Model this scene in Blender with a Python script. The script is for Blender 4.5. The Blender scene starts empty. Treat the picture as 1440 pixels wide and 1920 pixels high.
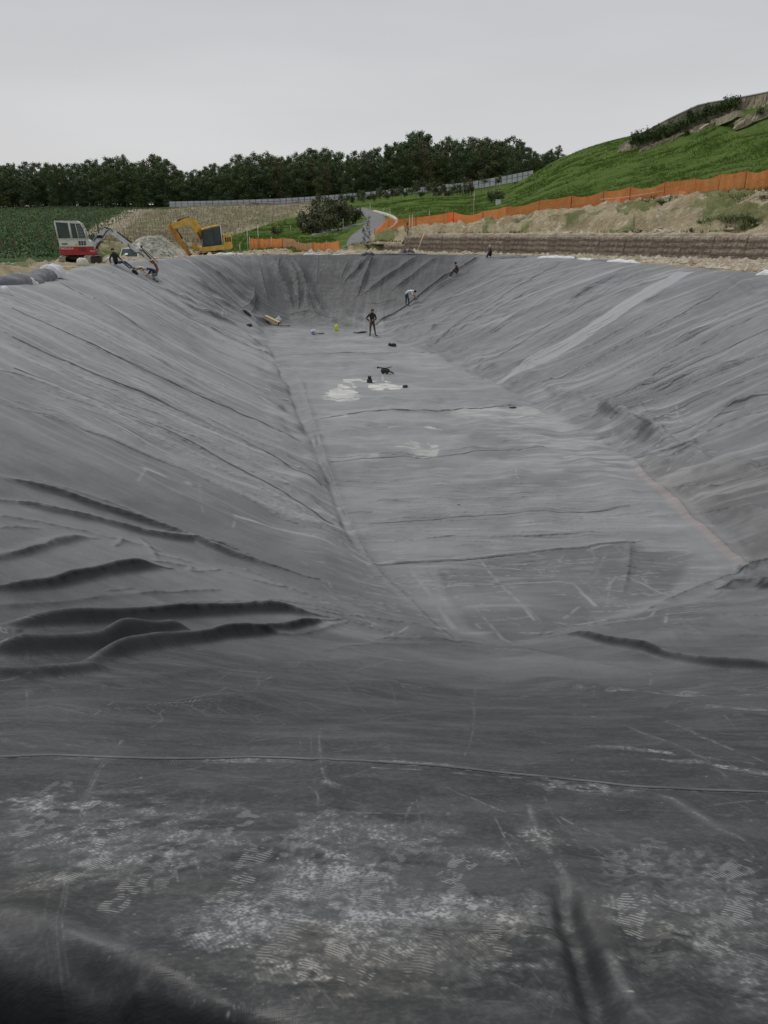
import bpy, bmesh, math, random
import numpy as np
from mathutils import Vector, Matrix

R_ = math.radians
# ------------------------------------------------------------------ camera, sky, sun
CZ = 1.7
FPX = 1440.0
PITCH = math.atan(520 / FPX)
scene = bpy.context.scene
cam_d = bpy.data.cameras.new('camera')
cam = bpy.data.objects.new('camera', cam_d)
scene.collection.objects.link(cam)
cam.location = (0, 0, CZ)
cam.rotation_euler = (math.pi / 2 - PITCH, 0, 0)
cam_d.sensor_fit = 'HORIZONTAL'
cam_d.sensor_width = 36.0
cam_d.lens = 36.0 * FPX / 1440.0
cam_d.clip_start = 0.05
cam_d.clip_end = 6000
scene.camera = cam

SUN_EL, SUN_AZ = R_(56), R_(-38)      # azimuth measured from +Y towards +X
w = bpy.data.worlds.new('World'); scene.world = w; w.use_nodes = True
nt = w.node_tree; nt.nodes.clear()
out = nt.nodes.new('ShaderNodeOutputWorld')
bg = nt.nodes.new('ShaderNodeBackground'); bg.inputs['Strength'].default_value = 0.10
sky = nt.nodes.new('ShaderNodeTexSky'); sky.sky_type = 'NISHITA'; sky.sun_disc = False
sky.sun_elevation = SUN_EL; sky.sun_rotation = SUN_AZ; sky.air_density = 1.5; sky.dust_density = 4
tc = nt.nodes.new('ShaderNodeTexCoord')
sep = nt.nodes.new('ShaderNodeSeparateXYZ'); nt.links.new(tc.outputs['Generated'], sep.inputs[0])
ramp = nt.nodes.new('ShaderNodeValToRGB')          # overcast layer: paler towards the horizon
nt.links.new(sep.outputs['Z'], ramp.inputs[0])
e = ramp.color_ramp.elements
e[0].position = 0.0; e[0].color = (0.665, 0.665, 0.672, 1)
e[1].position = 1.0; e[1].color = (0.565, 0.58, 0.61, 1)
m_ = e.new(0.30); m_.color = (0.54, 0.55, 0.578, 1)
mp = nt.nodes.new('ShaderNodeMapping'); mp.inputs['Scale'].default_value = (1.3, 1.3, 6.0)
nt.links.new(tc.outputs['Generated'], mp.inputs[0])
nz = nt.nodes.new('ShaderNodeTexNoise'); nz.inputs['Scale'].default_value = 1.4; nz.inputs['Detail'].default_value = 4
nt.links.new(mp.outputs[0], nz.inputs['Vector'])
mr = nt.nodes.new('ShaderNodeMapRange'); mr.inputs[1].default_value = .3; mr.inputs[2].default_value = .7
mr.inputs[3].default_value = 9.25; mr.inputs[4].default_value = 10.7
nt.links.new(nz.outputs[0], mr.inputs[0])
mul = nt.nodes.new('ShaderNodeVectorMath'); mul.operation = 'SCALE'
nt.links.new(ramp.outputs[0], mul.inputs[0]); nt.links.new(mr.outputs[0], mul.inputs['Scale'])
mixs = nt.nodes.new('ShaderNodeMix'); mixs.data_type = 'RGBA'; mixs.inputs[0].default_value = 0.96
nt.links.new(sky.outputs[0], mixs.inputs[6]); nt.links.new(mul.outputs[0], mixs.inputs[7])
nt.links.new(mixs.outputs[2], bg.inputs['Color']); nt.links.new(bg.outputs[0], out.inputs[0])

sun_d = bpy.data.lights.new('sun', 'SUN'); sun_d.energy = 1.5; sun_d.angle = R_(14); sun_d.color = (1, .97, .92)
sun = bpy.data.objects.new('sun', sun_d); scene.collection.objects.link(sun)
sv = Vector((math.cos(SUN_EL) * math.sin(SUN_AZ), math.cos(SUN_EL) * math.cos(SUN_AZ), math.sin(SUN_EL)))
sun.rotation_euler = sv.to_track_quat('Z', 'Y').to_euler(); sun.location = sv * 300

vs = scene.view_settings
vs.view_transform = 'Standard'; vs.look = 'None'; vs.exposure = 0.0; vs.gamma = 1.0
vs.use_curve_mapping = False
scene.render.film_transparent = False
try:
    scene.cycles.max_bounces = 6; scene.cycles.diffuse_bounces = 3; scene.cycles.glossy_bounces = 3
    scene.cycles.transparent_max_bounces = 16
except Exception: pass

# ------------------------------------------------------------------ numeric helpers
rng = np.random.default_rng(7)
random.seed(11)
cP, sP = math.cos(PITCH), math.sin(PITCH)

def raydir(px, py):
    px = np.asarray(px, float); v = np.asarray(py, float) - 960
    F = FPX * cP - v * sP
    Z = -FPX * sP - v * cP
    return (px - 720) / F, Z / F          # per metre of forward distance

def at(px, py, d):
    a, b = raydir(px, py); return Vector((float(a) * d, d, CZ + float(b) * d))

def hash2(ix, iy, seed):
    h = (ix.astype(np.int64) * 374761393 + iy.astype(np.int64) * 668265263 + seed * 1442695041) & 0xffffffff
    h = ((h ^ (h >> 13)) * 1274126177) & 0xffffffff
    return ((h ^ (h >> 16)) & 0xffff) / 65535.0

def vnoise(x, y, seed=0):
    ix = np.floor(x); iy = np.floor(y); fx = x - ix; fy = y - iy
    fx = fx * fx * (3 - 2 * fx); fy = fy * fy * (3 - 2 * fy)
    a = hash2(ix, iy, seed); b = hash2(ix + 1, iy, seed); c = hash2(ix, iy + 1, seed); d = hash2(ix + 1, iy + 1, seed)
    return (a * (1 - fx) + b * fx) * (1 - fy) + (c * (1 - fx) + d * fx) * fy

def fbm(x, y, oct=4, seed=0):
    s = 0; a = .5; t = 0
    for k in range(oct):
        s = s + a * vnoise(x * 2 ** k, y * 2 ** k, seed + k * 17); t += a; a *= .5
    return s / t

def sstep(a, b, x):
    t = np.clip((x - a) / (b - a), 0, 1); return t * t * (3 - 2 * t)

def poly_dist(X, Y, P, closed=True):
    """distance to polyline, arc length of the nearest point"""
    best = np.full(X.shape, 1e9); arc = np.zeros(X.shape); acc = 0
    n = len(P)
    for i in range(n if closed else n - 1):
        ax, ay = P[i]; bx, by = P[(i + 1) % n]
        dx, dy = bx - ax, by - ay; L2 = dx * dx + dy * dy; L = math.sqrt(L2)
        t = np.clip(((X - ax) * dx + (Y - ay) * dy) / L2, 0, 1)
        d = np.hypot(X - ax - t * dx, Y - ay - t * dy)
        m = d < best
        best = np.where(m, d, best); arc = np.where(m, acc + t * L, arc); acc += L
    return best, arc

def inside(X, Y, P):
    c = np.zeros(X.shape, bool); n = len(P)
    for i in range(n):
        x0, y0 = P[i]; x1, y1 = P[(i + 1) % n]
        if y0 == y1: continue
        m = ((y0 > Y) != (y1 > Y)) & (X < (x1 - x0) * (Y - y0) / (y1 - y0) + x0)
        c ^= m
    return c

# ------------------------------------------------------------------ the shape of the place
RIM = [(-12, 2.5), (-12.2, 9), (-12.3, 17), (-12.4, 25.7), (-14.4, 36), (-16.0, 44), (-16.7, 51), (-16, 60),
       (-14.5, 67.5), (-12, 70.3), (-5, 71.3), (1, 71.6), (8, 71.2), (11.3, 68.5), (12.6, 64), (14.2, 57), (15.7, 49.6), (16.5, 41),
       (16.8, 34.8), (17.2, 26), (17.4, 16), (16.8, 8), (14, 3), (9, .9), (5, .45), (0, .4), (-6, .7), (-10, 1.4)]
FLR = [(2.0, 11.4), (1.1, 11.9), (.2, 13.4), (-.35, 15), (-1.2, 19), (-2, 22.8), (-4, 33), (-5.8, 42), (-7.6, 50.5), (-8.8, 57), (-9.0, 60.5), (-8.0, 62),
       (-5.5, 61.4), (-3.2, 59), (-.9, 54.5), (1.2, 49.5), (2.6, 46.2), (3.9, 40), (5.2, 35.4), (6.5, 29.7), (7.65, 23.1), (7.9, 18.4),
       (7.8, 15.2), (7.2, 13.8), (3.9, 12.0)]
ZF = -4.8

def smooth_poly(P, it=2):
    for _ in range(it):
        Q = []
        for i in range(len(P)):
            a = P[i]; b = P[(i + 1) % len(P)]
            Q.append((.75 * a[0] + .25 * b[0], .75 * a[1] + .25 * b[1])); Q.append((.25 * a[0] + .75 * b[0], .25 * a[1] + .75 * b[1]))
        P = Q
    return P
RIMS = smooth_poly(RIM, 1); FLRS = smooth_poly(FLR, 1)

def basin(X, Y, full=False):
    dR, arc = poly_dist(X, Y, RIMS); inR = inside(X, Y, RIMS)
    dF, arcF = poly_dist(X, Y, FLRS); inF = inside(X, Y, FLRS)
    dR = np.where(inR, dR, -dR); dFo = np.where(inF, 0, dF)
    t = np.clip(dR, 0, None) / (np.clip(dR, 0, None) + dFo + 1e-6)      # 0 rim .. 1 floor
    t = np.where(inR, t, 0)
    k = .035                                                        # rounded crest and toe
    ts = t - k * np.exp(-t / k) * 0 
    z = ZF * np.clip(ts + .035 * np.sin(2 * np.pi * ts) * -1, 0, 1)
    if full: return z, dR, dFo, np.where(inF, dF, -dF), arc, arcF, t
    return z

# ground beyond the rim, given as columns of (image row, distance) read off the photograph
COLS = {
 -500: [(470, 70), (440, 110), (410, 160), (388, 210)],
 0: [(495, 50), (472, 75), (440, 115), (410, 165), (388, 215)],
 150: [(493, 52), (474, 78), (440, 115), (410, 165), (386, 215)],
 300: [(466, 88), (440, 118), (410, 162), (388, 210)],
 450: [(477, 76), (460, 92), (435, 122), (405, 170), (380, 215)],
 600: [(472, 79), (455, 95), (430, 125), (400, 165), (376, 215)],
 690: [(470, 81), (455, 90), (430, 115), (405, 145), (390, 170), (367, 215)],
 800: [(434, 88), (410, 115), (385, 150), (357, 215)],
 950: [(420, 83), (400, 108), (375, 150), (345, 210)],
 1050: [(402, 79), (365, 112), (325, 150), (297, 185)],
 1160: [(385, 76), (340, 110), (290, 148), (262, 172)],
 1300: [(368, 71), (318, 100), (260, 132), (222, 150)],
 1440: [(357, 67), (300, 90), (235, 115), (198, 132)],
 1900: [(350, 62), (285, 85), (200, 110), (150, 130)],
}
cp = []
for px, col in COLS.items():
    for i, (y, d) in enumerate(col):
        p = at(px, y, d); cp.append((p.x, p.y, p.z))
        if i + 1 < len(col):
            q = at(px, *col[i + 1]); 
            for f in (.33, .67): 
                r = p.lerp(q, f); cp.append((r.x, r.y, r.z))
for px, d, z in [(-500, 330, 11), (0, 330, 12), (300, 330, 12), (600, 330, 14), (800, 330, 15), (1000, 330, 15), (1200, 330, 14), (1500, 330, 13),
                 (1050, 235, 14), (1200, 235, 15), (1440, 200, 16), (1900, 200, 16),
                 (0, 255, 9), (300, 255, 10), (600, 255, 12), (800, 255, 13.5), (950, 255, 14.5)]:
    cp.append((raydir(px, 400)[0] * d, d, z))
for p in RIM + [(-25, 25), (-28, 5), (-25, 40), (-45, 20), (0, -15), (-20, -20), (25, -20), (24, 15), (24, 30), (45, 10), (-40, -40), (45, -40), (60, 30)]:
    cp.append((p[0], p[1], 0.0))
for px, d, z in [(215, 66, -1.2), (245, 72, -1.75), (280, 77, -1.6), (235, 78, -1.5)]:
    cp.append((float(raydir(px, 480)[0]) * d, d, z))
cp = np.array(cp)
WALL = [(-9.0, 88.5), (-4.5, 87.5), (float(raydir(723, 470)[0]) * 86, 86.0), (4.2, 82.0), (9.0, 77.0), (13.4, 72.5), (19.5, 64.2), (25.9, 54.6), (36, 40), (46, 24)]

def tps_fit(P):
    n = len(P); X = P[:, :2] / 50
    d2 = ((X[:, None] - X[None]) ** 2).sum(-1)
    K = np.where(d2 > 0, d2 * np.log(d2 + 1e-12), 0) * .5 + np.eye(n) * 2e-4
    Q = np.hstack([np.ones((n, 1)), X]); A = np.zeros((n + 3, n + 3)); A[:n, :n] = K; A[:n, n:] = Q; A[n:, :n] = Q.T
    return np.linalg.solve(A, np.concatenate([P[:, 2], np.zeros(3)]))
TW = tps_fit(cp)
def tps(X, Y):
    x = X / 50; y = Y / 50
    s = TW[-3] + TW[-2] * x + TW[-1] * y
    for i in range(len(cp)):
        d2 = (x - cp[i, 0] / 50) ** 2 + (y - cp[i, 1] / 50) ** 2
        s = s + TW[i] * .5 * d2 * np.log(d2 + 1e-12)
    return s

def wall_side(X, Y):
    d, arc = poly_dist(X, Y, WALL, closed=False)
    P = WALL + [(200, 24), (200, 200), (WALL[0][0], 200)]
    return np.where(inside(X, Y, P), d, -d), arc

# lookup grids
GX0, GX1, GY0, GY1, GS = -190., 190., -60., 345., .5
gx = np.arange(GX0, GX1 + .1, GS); gy = np.arange(GY0, GY1 + .1, GS)
GXX, GYY = np.meshgrid(gx, gy)
def terrain_raw(X, Y):
    z = tps(X, Y)
    dR, _ = poly_dist(X, Y, RIMS)
    z = z * sstep(0, 7, dR)
    back = sstep(60, 90, Y) ; z = np.where(Y < 10, z * sstep(-60, 10, Y) , z)
    return z
TG = terrain_raw(GXX, GYY)
def bil(G, x0, y0, s, X, Y):
    u = np.clip((X - x0) / s, 0, G.shape[1] - 1.001); v = np.clip((Y - y0) / s, 0, G.shape[0] - 1.001)
    i = u.astype(int); j = v.astype(int); u -= i; v -= j
    return (G[j, i] * (1 - u) + G[j, i + 1] * u) * (1 - v) + (G[j + 1, i] * (1 - u) + G[j + 1, i + 1] * u) * v
def wall_top(arc):           # height of the retaining wall, stepping down at its left end
    return .15 + .65 * sstep(0, 9.0, arc) + .9 * sstep(9.6, 15.0, arc)
def terrain(X, Y):
    z = bil(TG, GX0, GY0, GS, X, Y)
    sd, arc = wall_side(X, Y)
    near = (sd < .45) & (Y > 35) & (X > -9.2) & (Y < 100)
    dR, _ = poly_dist(X, Y, RIMS)
    z = np.where(near & (sd > -14), np.minimum(z, .0) * 0, z)
    # behind the wall the bank starts at its top
    bank = np.maximum(z, wall_top(arc) - .02 + 0 * z)
    b2 = np.where(sd < 7, wall_top(arc) - .02 + (z - wall_top(arc)) * sstep(.45, 7, sd), z)
    z = np.where((sd >= .45) & (Y > 20) & (Y < 110), b2, z)
    return z
TG2 = terrain(GXX, GYY)
BX0, BY0, BS = -20., -1., .1
bxx, byy = np.meshgrid(np.arange(-20, 20.01, BS), np.arange(-1, 75.01, BS))
BG, BdR, _a, _b, _c, _d, _e = basin(bxx, byy, True)
def surf(X, Y):
    X = np.asarray(X, float); Y = np.asarray(Y, float)
    inb = (X > -19.9) & (X < 19.9) & (Y > -.9) & (Y < 74.9)
    zb = bil(BG, BX0, BY0, BS, X, Y); dr = bil(BdR, BX0, BY0, BS, X, Y)
    return np.where(inb & (dr > 0), zb, bil(TG2, GX0, GY0, GS, X, Y))
_ds = np.exp(np.linspace(math.log(.6), math.log(340), 1500))
def hits(pts):
    """pixels -> points on the surface"""
    out = []
    P = np.array(pts, float); A, B = raydir(P[:, 0], P[:, 1])
    Xa = A[:, None] * _ds; Za = CZ + B[:, None] * _ds; Sa = surf(Xa, np.broadcast_to(_ds, Xa.shape))
    for a, b, Z, S in zip(A, B, Za, Sa):
        u = np.nonzero(Z < S)[0]
        if len(u) == 0: out.append((a * 300, 300., float(surf(a * 300, 300.)))); continue
        i = max(u[0], 1)
        d0 = Z[i - 1] - S[i - 1]; d1 = Z[i] - S[i]; f = d0 / (d0 - d1 + 1e-9); d = _ds[i - 1] + f * (_ds[i] - _ds[i - 1])
        out.append((a * d, d, CZ + b * d))
    return np.array(out)
def hit(px, py): return Vector(hits([(px, py)])[0])
def gz(x, y): return float(surf(np.array([x]), np.array([y]))[0])

# ------------------------------------------------------------------ object helpers
COL = scene.collection
def link(o): COL.objects.link(o); return o
def tag(o, label=None, cat=None, group=None, kind=None):
    if label: o['label'] = label
    if cat: o['category'] = cat
    if group: o['group'] = group
    if kind: o['kind'] = kind
    return o
def empty(name, loc=(0, 0, 0), rz=0, label=None, cat=None, group=None):
    o = bpy.data.objects.new(name, None); link(o); o.location = loc; o.rotation_euler = (0, 0, rz); o.empty_display_size = .3
    return tag(o, label, cat, group)
def np_mesh(name, V, Fc, mats=(), smooth=True):
    me = bpy.data.meshes.new(name)
    V = np.asarray(V, np.float32); Fc = np.asarray(Fc, np.int32); k = Fc.shape[1]
    me.vertices.add(len(V)); me.vertices.foreach_set('co', V.ravel())
    me.loops.add(Fc.size); me.loops.foreach_set('vertex_index', Fc.ravel())
    me.polygons.add(len(Fc)); me.polygons.foreach_set('loop_start', np.arange(0, Fc.size, k, dtype=np.int32))
    try: me.polygons.foreach_set('loop_total', np.full(len(Fc), k, np.int32))
    except Exception: pass
    me.polygons.foreach_set('use_smooth', np.full(len(Fc), smooth))
    for m in mats: me.materials.append(m)
    me.update(calc_edges=True); me.validate()
    return me
def fattr(me, name, arr):
    a = me.attributes.new(name, 'FLOAT', 'POINT'); a.data.foreach_set('value', np.asarray(arr, np.float32).ravel())
def obj(name, me, parent=None, loc=None):
    o = bpy.data.objects.new(name, me); link(o)
    if parent is not None: o.parent = parent
    if loc is not None: o.location = loc
    return o
def copy_tree(o, parent=None):
    c = o.copy(); COL.objects.link(c)
    if parent is not None: c.parent = parent
    for ch in o.children: copy_tree(ch, c)
    return c

class MB:
    def __init__(s): s.v = []; s.f = []; s.m = []; s.sm = []
    def add(s, v, f, mi=0, M=None, smooth=False):
        n = len(s.v)
        for p in v:
            p = Vector(p); s.v.append(tuple(M @ p if M is not None else p))
        for q in f: s.f.append([n + i for i in q]); s.m.append(mi); s.sm.append(smooth)
        return s
    def box(s, c, d, mi=0, M=None, taper=1.0, bev=0.0):
        x, y, z = d[0] / 2, d[1] / 2, d[2] / 2
        if bev > 0:
            b = min(bev, x * .9, y * .9)
            oc = [(x - b, -y), (x, -y + b), (x, y - b), (x - b, y), (-x + b, y), (-x, y - b), (-x, -y + b), (-x + b, -y)]
            v = []
            zb = min(b, z * .5)
            for zz, k in ((-z, 0.0), (-z + zb, 1.0), (z - zb, 1.0), (z, 0.0)):
                f = 1.0 if k else 1 - b / max(x, y)
                fx = (x - (0 if k else b * .7)) / x; fy = (y - (0 if k else b * .7)) / y
                for (px, py) in oc: v.append((c[0] + px * fx, c[1] + py * fy, c[2] + zz))
            f = [list(range(7, -1, -1)), list(range(24, 32))]
            for r in range(3):
                for i in range(8): f.append([r * 8 + i, r * 8 + (i + 1) % 8, (r + 1) * 8 + (i + 1) % 8, (r + 1) * 8 + i])
            return s.add(v, f, mi, M)
        v = [(-x, -y, -z), (x, -y, -z), (x, y, -z), (-x, y, -z), (-x * taper, -y * taper, z), (x * taper, -y * taper, z), (x * taper, y * taper, z), (-x * taper, y * taper, z)]
        v = [(a + c[0], b + c[1], e + c[2]) for a, b, e in v]
        return s.add(v, [(3, 2, 1, 0), (4, 5, 6, 7), (0, 1, 5, 4), (1, 2, 6, 5), (2, 3, 7, 6), (3, 0, 4, 7)], mi, M)
    def prism(s, prof, y0, y1, mi=0, M=None):
        """profile in xz, extruded along y"""
        n = len(prof); v = [(a, y0, b) for a, b in prof] + [(a, y1, b) for a, b in prof]
        f = [list(range(n)), list(range(2 * n - 1, n - 1, -1))] + [[i, n + i, n + (i + 1) % n, (i + 1) % n] for i in range(n)]
        return s.add(v, f, mi, M)
    def tube(s, pts, rad, n=8, mi=0, M=None, cap=True, smooth=True):
        pts = [Vector(p) for p in pts]
        if not hasattr(rad, '__len__'): rad = [rad] * len(pts)
        v = []; f = []
        for i, p in enumerate(pts):
            t = (pts[min(i + 1, len(pts) - 1)] - pts[max(i - 1, 0)]).normalized()
            a = t.cross(Vector((0, 0, 1)) if abs(t.z) < .9 else Vector((1, 0, 0))).normalized(); b = t.cross(a)
            for k in range(n):
                an = 2 * math.pi * k / n; v.append(p + (a * math.cos(an) + b * math.sin(an)) * rad[i])
        for i in range(len(pts) - 1):
            for k in range(n): f.append([i * n + k, i * n + (k + 1) % n, (i + 1) * n + (k + 1) % n, (i + 1) * n + k])
        s.add(v, f, mi, M, smooth)
        if cap:
            m = len(s.v) - len(v); s.f.append([m + k for k in range(n - 1, -1, -1)]); s.m.append(mi); s.sm.append(False)
            m2 = m + (len(pts) - 1) * n; s.f.append([m2 + k for k in range(n)]); s.m.append(mi); s.sm.append(False)
        return s
    def blob(s, c, r, mi=0, M=None, seed=0, amp=.15, nu=10, nv=7):
        rr = random.Random(seed); v = []; f = []
        if not hasattr(r, '__len__'): r = (r, r, r)
        for j in range(nv + 1):
            ph = math.pi * j / nv
            for i in range(nu):
                th = 2 * math.pi * i / nu; k = 1 + rr.uniform(-amp, amp)
                if j in (0, nv): k = 1
                v.append((c[0] + r[0] * k * math.sin(ph) * math.cos(th), c[1] + r[1] * k * math.sin(ph) * math.sin(th), c[2] + r[2] * k * math.cos(ph)))
        for j in range(nv):
            for i in range(nu): f.append([j * nu + i, (j + 1) * nu + i, (j + 1) * nu + (i + 1) % nu, j * nu + (i + 1) % nu])
        return s.add(v, f, mi, M, True)
    def mesh(s, name, mats):
        me = bpy.data.meshes.new(name); me.from_pydata([tuple(p) for p in s.v], [], s.f)
        for m in (mats if isinstance(mats, (list, tuple)) else [mats]): me.materials.append(m)
        me.polygons.foreach_set('material_index', s.m); me.polygons.foreach_set('use_smooth', s.sm)
        me.update(); me.validate(); return me
    def build(s, name, mats, parent=None, loc=None): return obj(name, s.mesh(name, mats), parent, loc)

# ------------------------------------------------------------------ materials
def mat(name, col, rough=.7, metal=0., spec=.5, var=.12, scale=6., bump=0., bscale=40., col2=None, alpha=None, emit=None):
    m = bpy.data.materials.new(name); m.use_nodes = True; n = m.node_tree; b = n.nodes['Principled BSDF']
    b.inputs['Roughness'].default_value = rough; b.inputs['Metallic'].default_value = metal
    b.inputs['Specular IOR Level'].default_value = spec
    t = n.nodes.new('ShaderNodeTexCoord'); z = n.nodes.new('ShaderNodeTexNoise'); z.inputs['Scale'].default_value = scale; z.inputs['Detail'].default_value = 5
    n.links.new(t.outputs['Object'], z.inputs['Vector'])
    r = n.nodes.new('ShaderNodeValToRGB'); n.links.new(z.outputs[0], r.inputs[0])
    c1 = tuple(c * (1 - var) for c in col); c2 = col2 if col2 else tuple(min(1, c * (1 + var)) for c in col)
    r.color_ramp.elements[0].position = .35; r.color_ramp.elements[1].position = .65
    r.color_ramp.elements[0].color = (*c1, 1); r.color_ramp.elements[1].color = (*c2, 1)
    n.links.new(r.outputs[0], b.inputs['Base Color'])
    if bump:
        z2 = n.nodes.new('ShaderNodeTexNoise'); z2.inputs['Scale'].default_value = bscale; z2.inputs['Detail'].default_value = 4
        n.links.new(t.outputs['Object'], z2.inputs['Vector'])
        bp = n.nodes.new('ShaderNodeBump'); bp.inputs['Strength'].default_value = bump; bp.inputs['Distance'].default_value = .05
        n.links.new(z2.outputs[0], bp.inputs['Height']); n.links.new(bp.outputs[0], b.inputs['Normal'])
    return m

def N(nt, typ, **k):
    n = nt.nodes.new(typ)
    for a, v in k.items(): setattr(n, a, v)
    return n
def mixc(nt, fac, a, b):
    m = nt.nodes.new('ShaderNodeMix'); m.data_type = 'RGBA'
    for sock, val in ((m.inputs[0], fac), (m.inputs[6], a), (m.inputs[7], b)):
        if isinstance(val, bpy.types.NodeSocket): nt.links.new(val, sock)
        else: sock.default_value = val if not isinstance(val, tuple) else (*val, 1)[:4]
    return m.outputs[2]
def mathn(nt, op, a, b=0.0, clamp=False):
    m = nt.nodes.new('ShaderNodeMath'); m.operation = op; m.use_clamp = clamp
    for sock, val in ((m.inputs[0], a), (m.inputs[1], b)):
        if isinstance(val, bpy.types.NodeSocket): nt.links.new(val, sock)
        else: sock.default_value = val
    return m.outputs[0]
def noisen(nt, vec, scale, detail=4, rough=.5, mscale=None, rot=None):
    if mscale or rot:
        mp = nt.nodes.new('ShaderNodeMapping'); mp.inputs['Scale'].default_value = mscale or (1, 1, 1)
        if rot: mp.inputs['Rotation'].default_value = rot
        nt.links.new(vec, mp.inputs[0]); vec = mp.outputs[0]
    z = nt.nodes.new('ShaderNodeTexNoise'); z.inputs['Scale'].default_value = scale; z.inputs['Detail'].default_value = detail; z.inputs['Roughness'].default_value = rough
    nt.links.new(vec, z.inputs['Vector']); return z.outputs[0]
def rng_(nt, v, a, b, c=0., d=1.):
    m = nt.nodes.new('ShaderNodeMapRange'); nt.links.new(v, m.inputs[0])
    for i, q in enumerate((a, b, c, d)): m.inputs[i + 1].default_value = q
    return m.outputs[0]
# ------------------------------------------------------------------ GROUND
def radial_grid(r0, r1, nr, fine=32, nf=640, coarse=70, lim=180):
    if nr == 0:      # finer rings where the folds of the near bank lie
        seg = [(r0, 3.2, .0095), (3.2, 15, .0034), (15, 46, .0062), (46, 73, .0034), (73, r1, .01)]; L_ = [math.log(r0)]
        for a0, a1, s_ in seg:
            k_ = max(2, int((math.log(a1) - math.log(a0)) / s_)); L_ += list(np.linspace(math.log(a0), math.log(a1), k_ + 1)[1:])
        r = np.exp(np.array(L_)); nr = len(r)
    else: r = np.exp(np.linspace(math.log(r0), math.log(r1), nr))
    a = np.concatenate([np.linspace(-lim, -fine, coarse, endpoint=False), np.linspace(-fine, fine, nf, endpoint=False), np.linspace(fine, lim, coarse, endpoint=(lim < 180))])
    A, Rr = np.meshgrid(np.radians(a), r)
    X = Rr * np.sin(A); Y = Rr * np.cos(A)
    n = len(a); idx = np.arange(nr * n).reshape(nr, n)
    if lim >= 180: idx2 = np.concatenate([idx, idx[:, :1]], 1)
    else: idx2 = idx
    F = np.stack([idx2[:-1, :-1], idx2[:-1, 1:], idx2[1:, 1:], idx2[1:, :-1]], -1).reshape(-1, 4)
    return X.ravel(), Y.ravel(), F

DW = [tuple(p) for p in [(-60, -40), (-60, 38)]] + [tuple(hit(0, 497))[:2], tuple(hit(60, 495))[:2], tuple(hit(150, 490))[:2]]
DW += [tuple(at(px, 480, d))[:2] for px, d in [(205, 57), (225, 80), (300, 92), (400, 84), (440, 79), (560, 81), (640, 88), (700, 92), (735, 93)]]
NET = [(740, 445), (780, 440), (850, 427), (905, 420), (950, 413), (1010, 402), (1070, 394), (1130, 386), (1180, 378), (1245, 369), (1300, 367), (1345, 363), (1395, 358), (1440, 354)]
NETW = hits(NET)
DW += [(p[0], p[1] + .3) for p in NETW] + [(60, 50), (80, 30), (80, -40)]
FIELD = [(255, 396), (205, 428), (176, 470), (196, 484), (330, 484), (425, 480), (427, 446), (475, 430), (520, 416), (572, 404), (610, 383), (560, 379), (330, 391)]
FIELDW = [tuple(p[:2]) for p in hits(FIELD)]
FIELDW[2] = tuple(at(176, 480, 74))[:2]; FIELDW[3] = tuple(at(200, 480, 84))[:2]; FIELDW[4] = tuple(at(330, 480, 90))[:2]; FIELDW[5] = tuple(at(420, 480, 88))[:2]
VINEW = [(-120, 40)] + [tuple(p[:2]) for p in hits([(0, 499), (60, 497), (120, 494)])] + [tuple(at(196, 480, 62))[:2], FIELDW[2], FIELDW[1], FIELDW[0]] + [tuple(p[:2]) for p in hits([(300, 391), (200, 387), (0, 390), (-400, 392)])]

X, Y, F = radial_grid(4.0, 300, 430, fine=31, nf=700, coarse=60)
Z = terrain(X, Y)
dR, _ = poly_dist(X, Y, RIMS); inR = inside(X, Y, RIMS); dR = np.where(inR, -dR, dR)
wx = X + (fbm(X * .5, Y * .5, 3, 5) - .5) * 3; wy = Y + (fbm(X * .5, Y * .5, 3, 9) - .5) * 3
dirt = inside(wx, wy, DW).astype(float)
dd, _ = poly_dist(X, Y, DW)
patch = fbm(X * .35, Y * .35, 4, 33)
dirt_m = dirt * np.where(patch > .58, .35, 1.0)
fx_ = X + (fbm(X * .8, Y * .8, 2, 15) - .5) * 1.5
field = inside(fx_, Y, FIELDW).astype(float); vine = inside(fx_, Y, VINEW).astype(float) * (1 - field)
woods = sstep(196, 212, Y + (fbm(X * .1, Y * .1, 3, 2) - .5) * 14) * (X < 75)
n1 = fbm(X * .9, Y * .9, 5, 3) - .5; n2 = fbm(X * .22, Y * .22, 4, 8) - .5
rd = 1 - np.abs(2 * fbm(X * .35, Y * .5, 4, 21) - 1)
sd, warc = wall_side(X, Y)
bank = ((sd > .8) & (sd < 18) & (Y < 105)).astype(float)
bump = dirt * (n1 * .34 + (rd - .75) * .35) * sstep(.2, 2.0, dR) + bank * dirt * (n1 * .9 + n2 * .6 + (rd - .7) * .5) * sstep(.8, 3, sd)
bump += bank * dirt * .85 * (sstep(3.2, 4.0, sd + n2 * 3) - sstep(4.0, 9, sd + n2 * 3))         # broken earth step on the bank
bump *= np.where((np.abs(sd) < .8) & (Y > 20) & (Y < 105), .2, 1)
front = ((sd < 0) & (Y > 30) & (X > 8) & (dR > 0)).astype(float)
bump = bump * np.where(front > 0, .75, 1)
grassb = (1 - dirt) * ((fbm(X * 1.1, Y * 1.1, 4, 40) - .5) * .35 + n2 * .5) * sstep(0, 6, dd)
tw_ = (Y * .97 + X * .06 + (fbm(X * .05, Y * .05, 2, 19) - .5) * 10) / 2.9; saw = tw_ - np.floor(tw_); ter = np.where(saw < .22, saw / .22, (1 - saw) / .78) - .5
Z = Z + ter * (field * .85 + vine * .5) * sstep(70, 82, Y) + bump + grassb * (1 - vine * .7) * (1 - field * .8)
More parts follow.
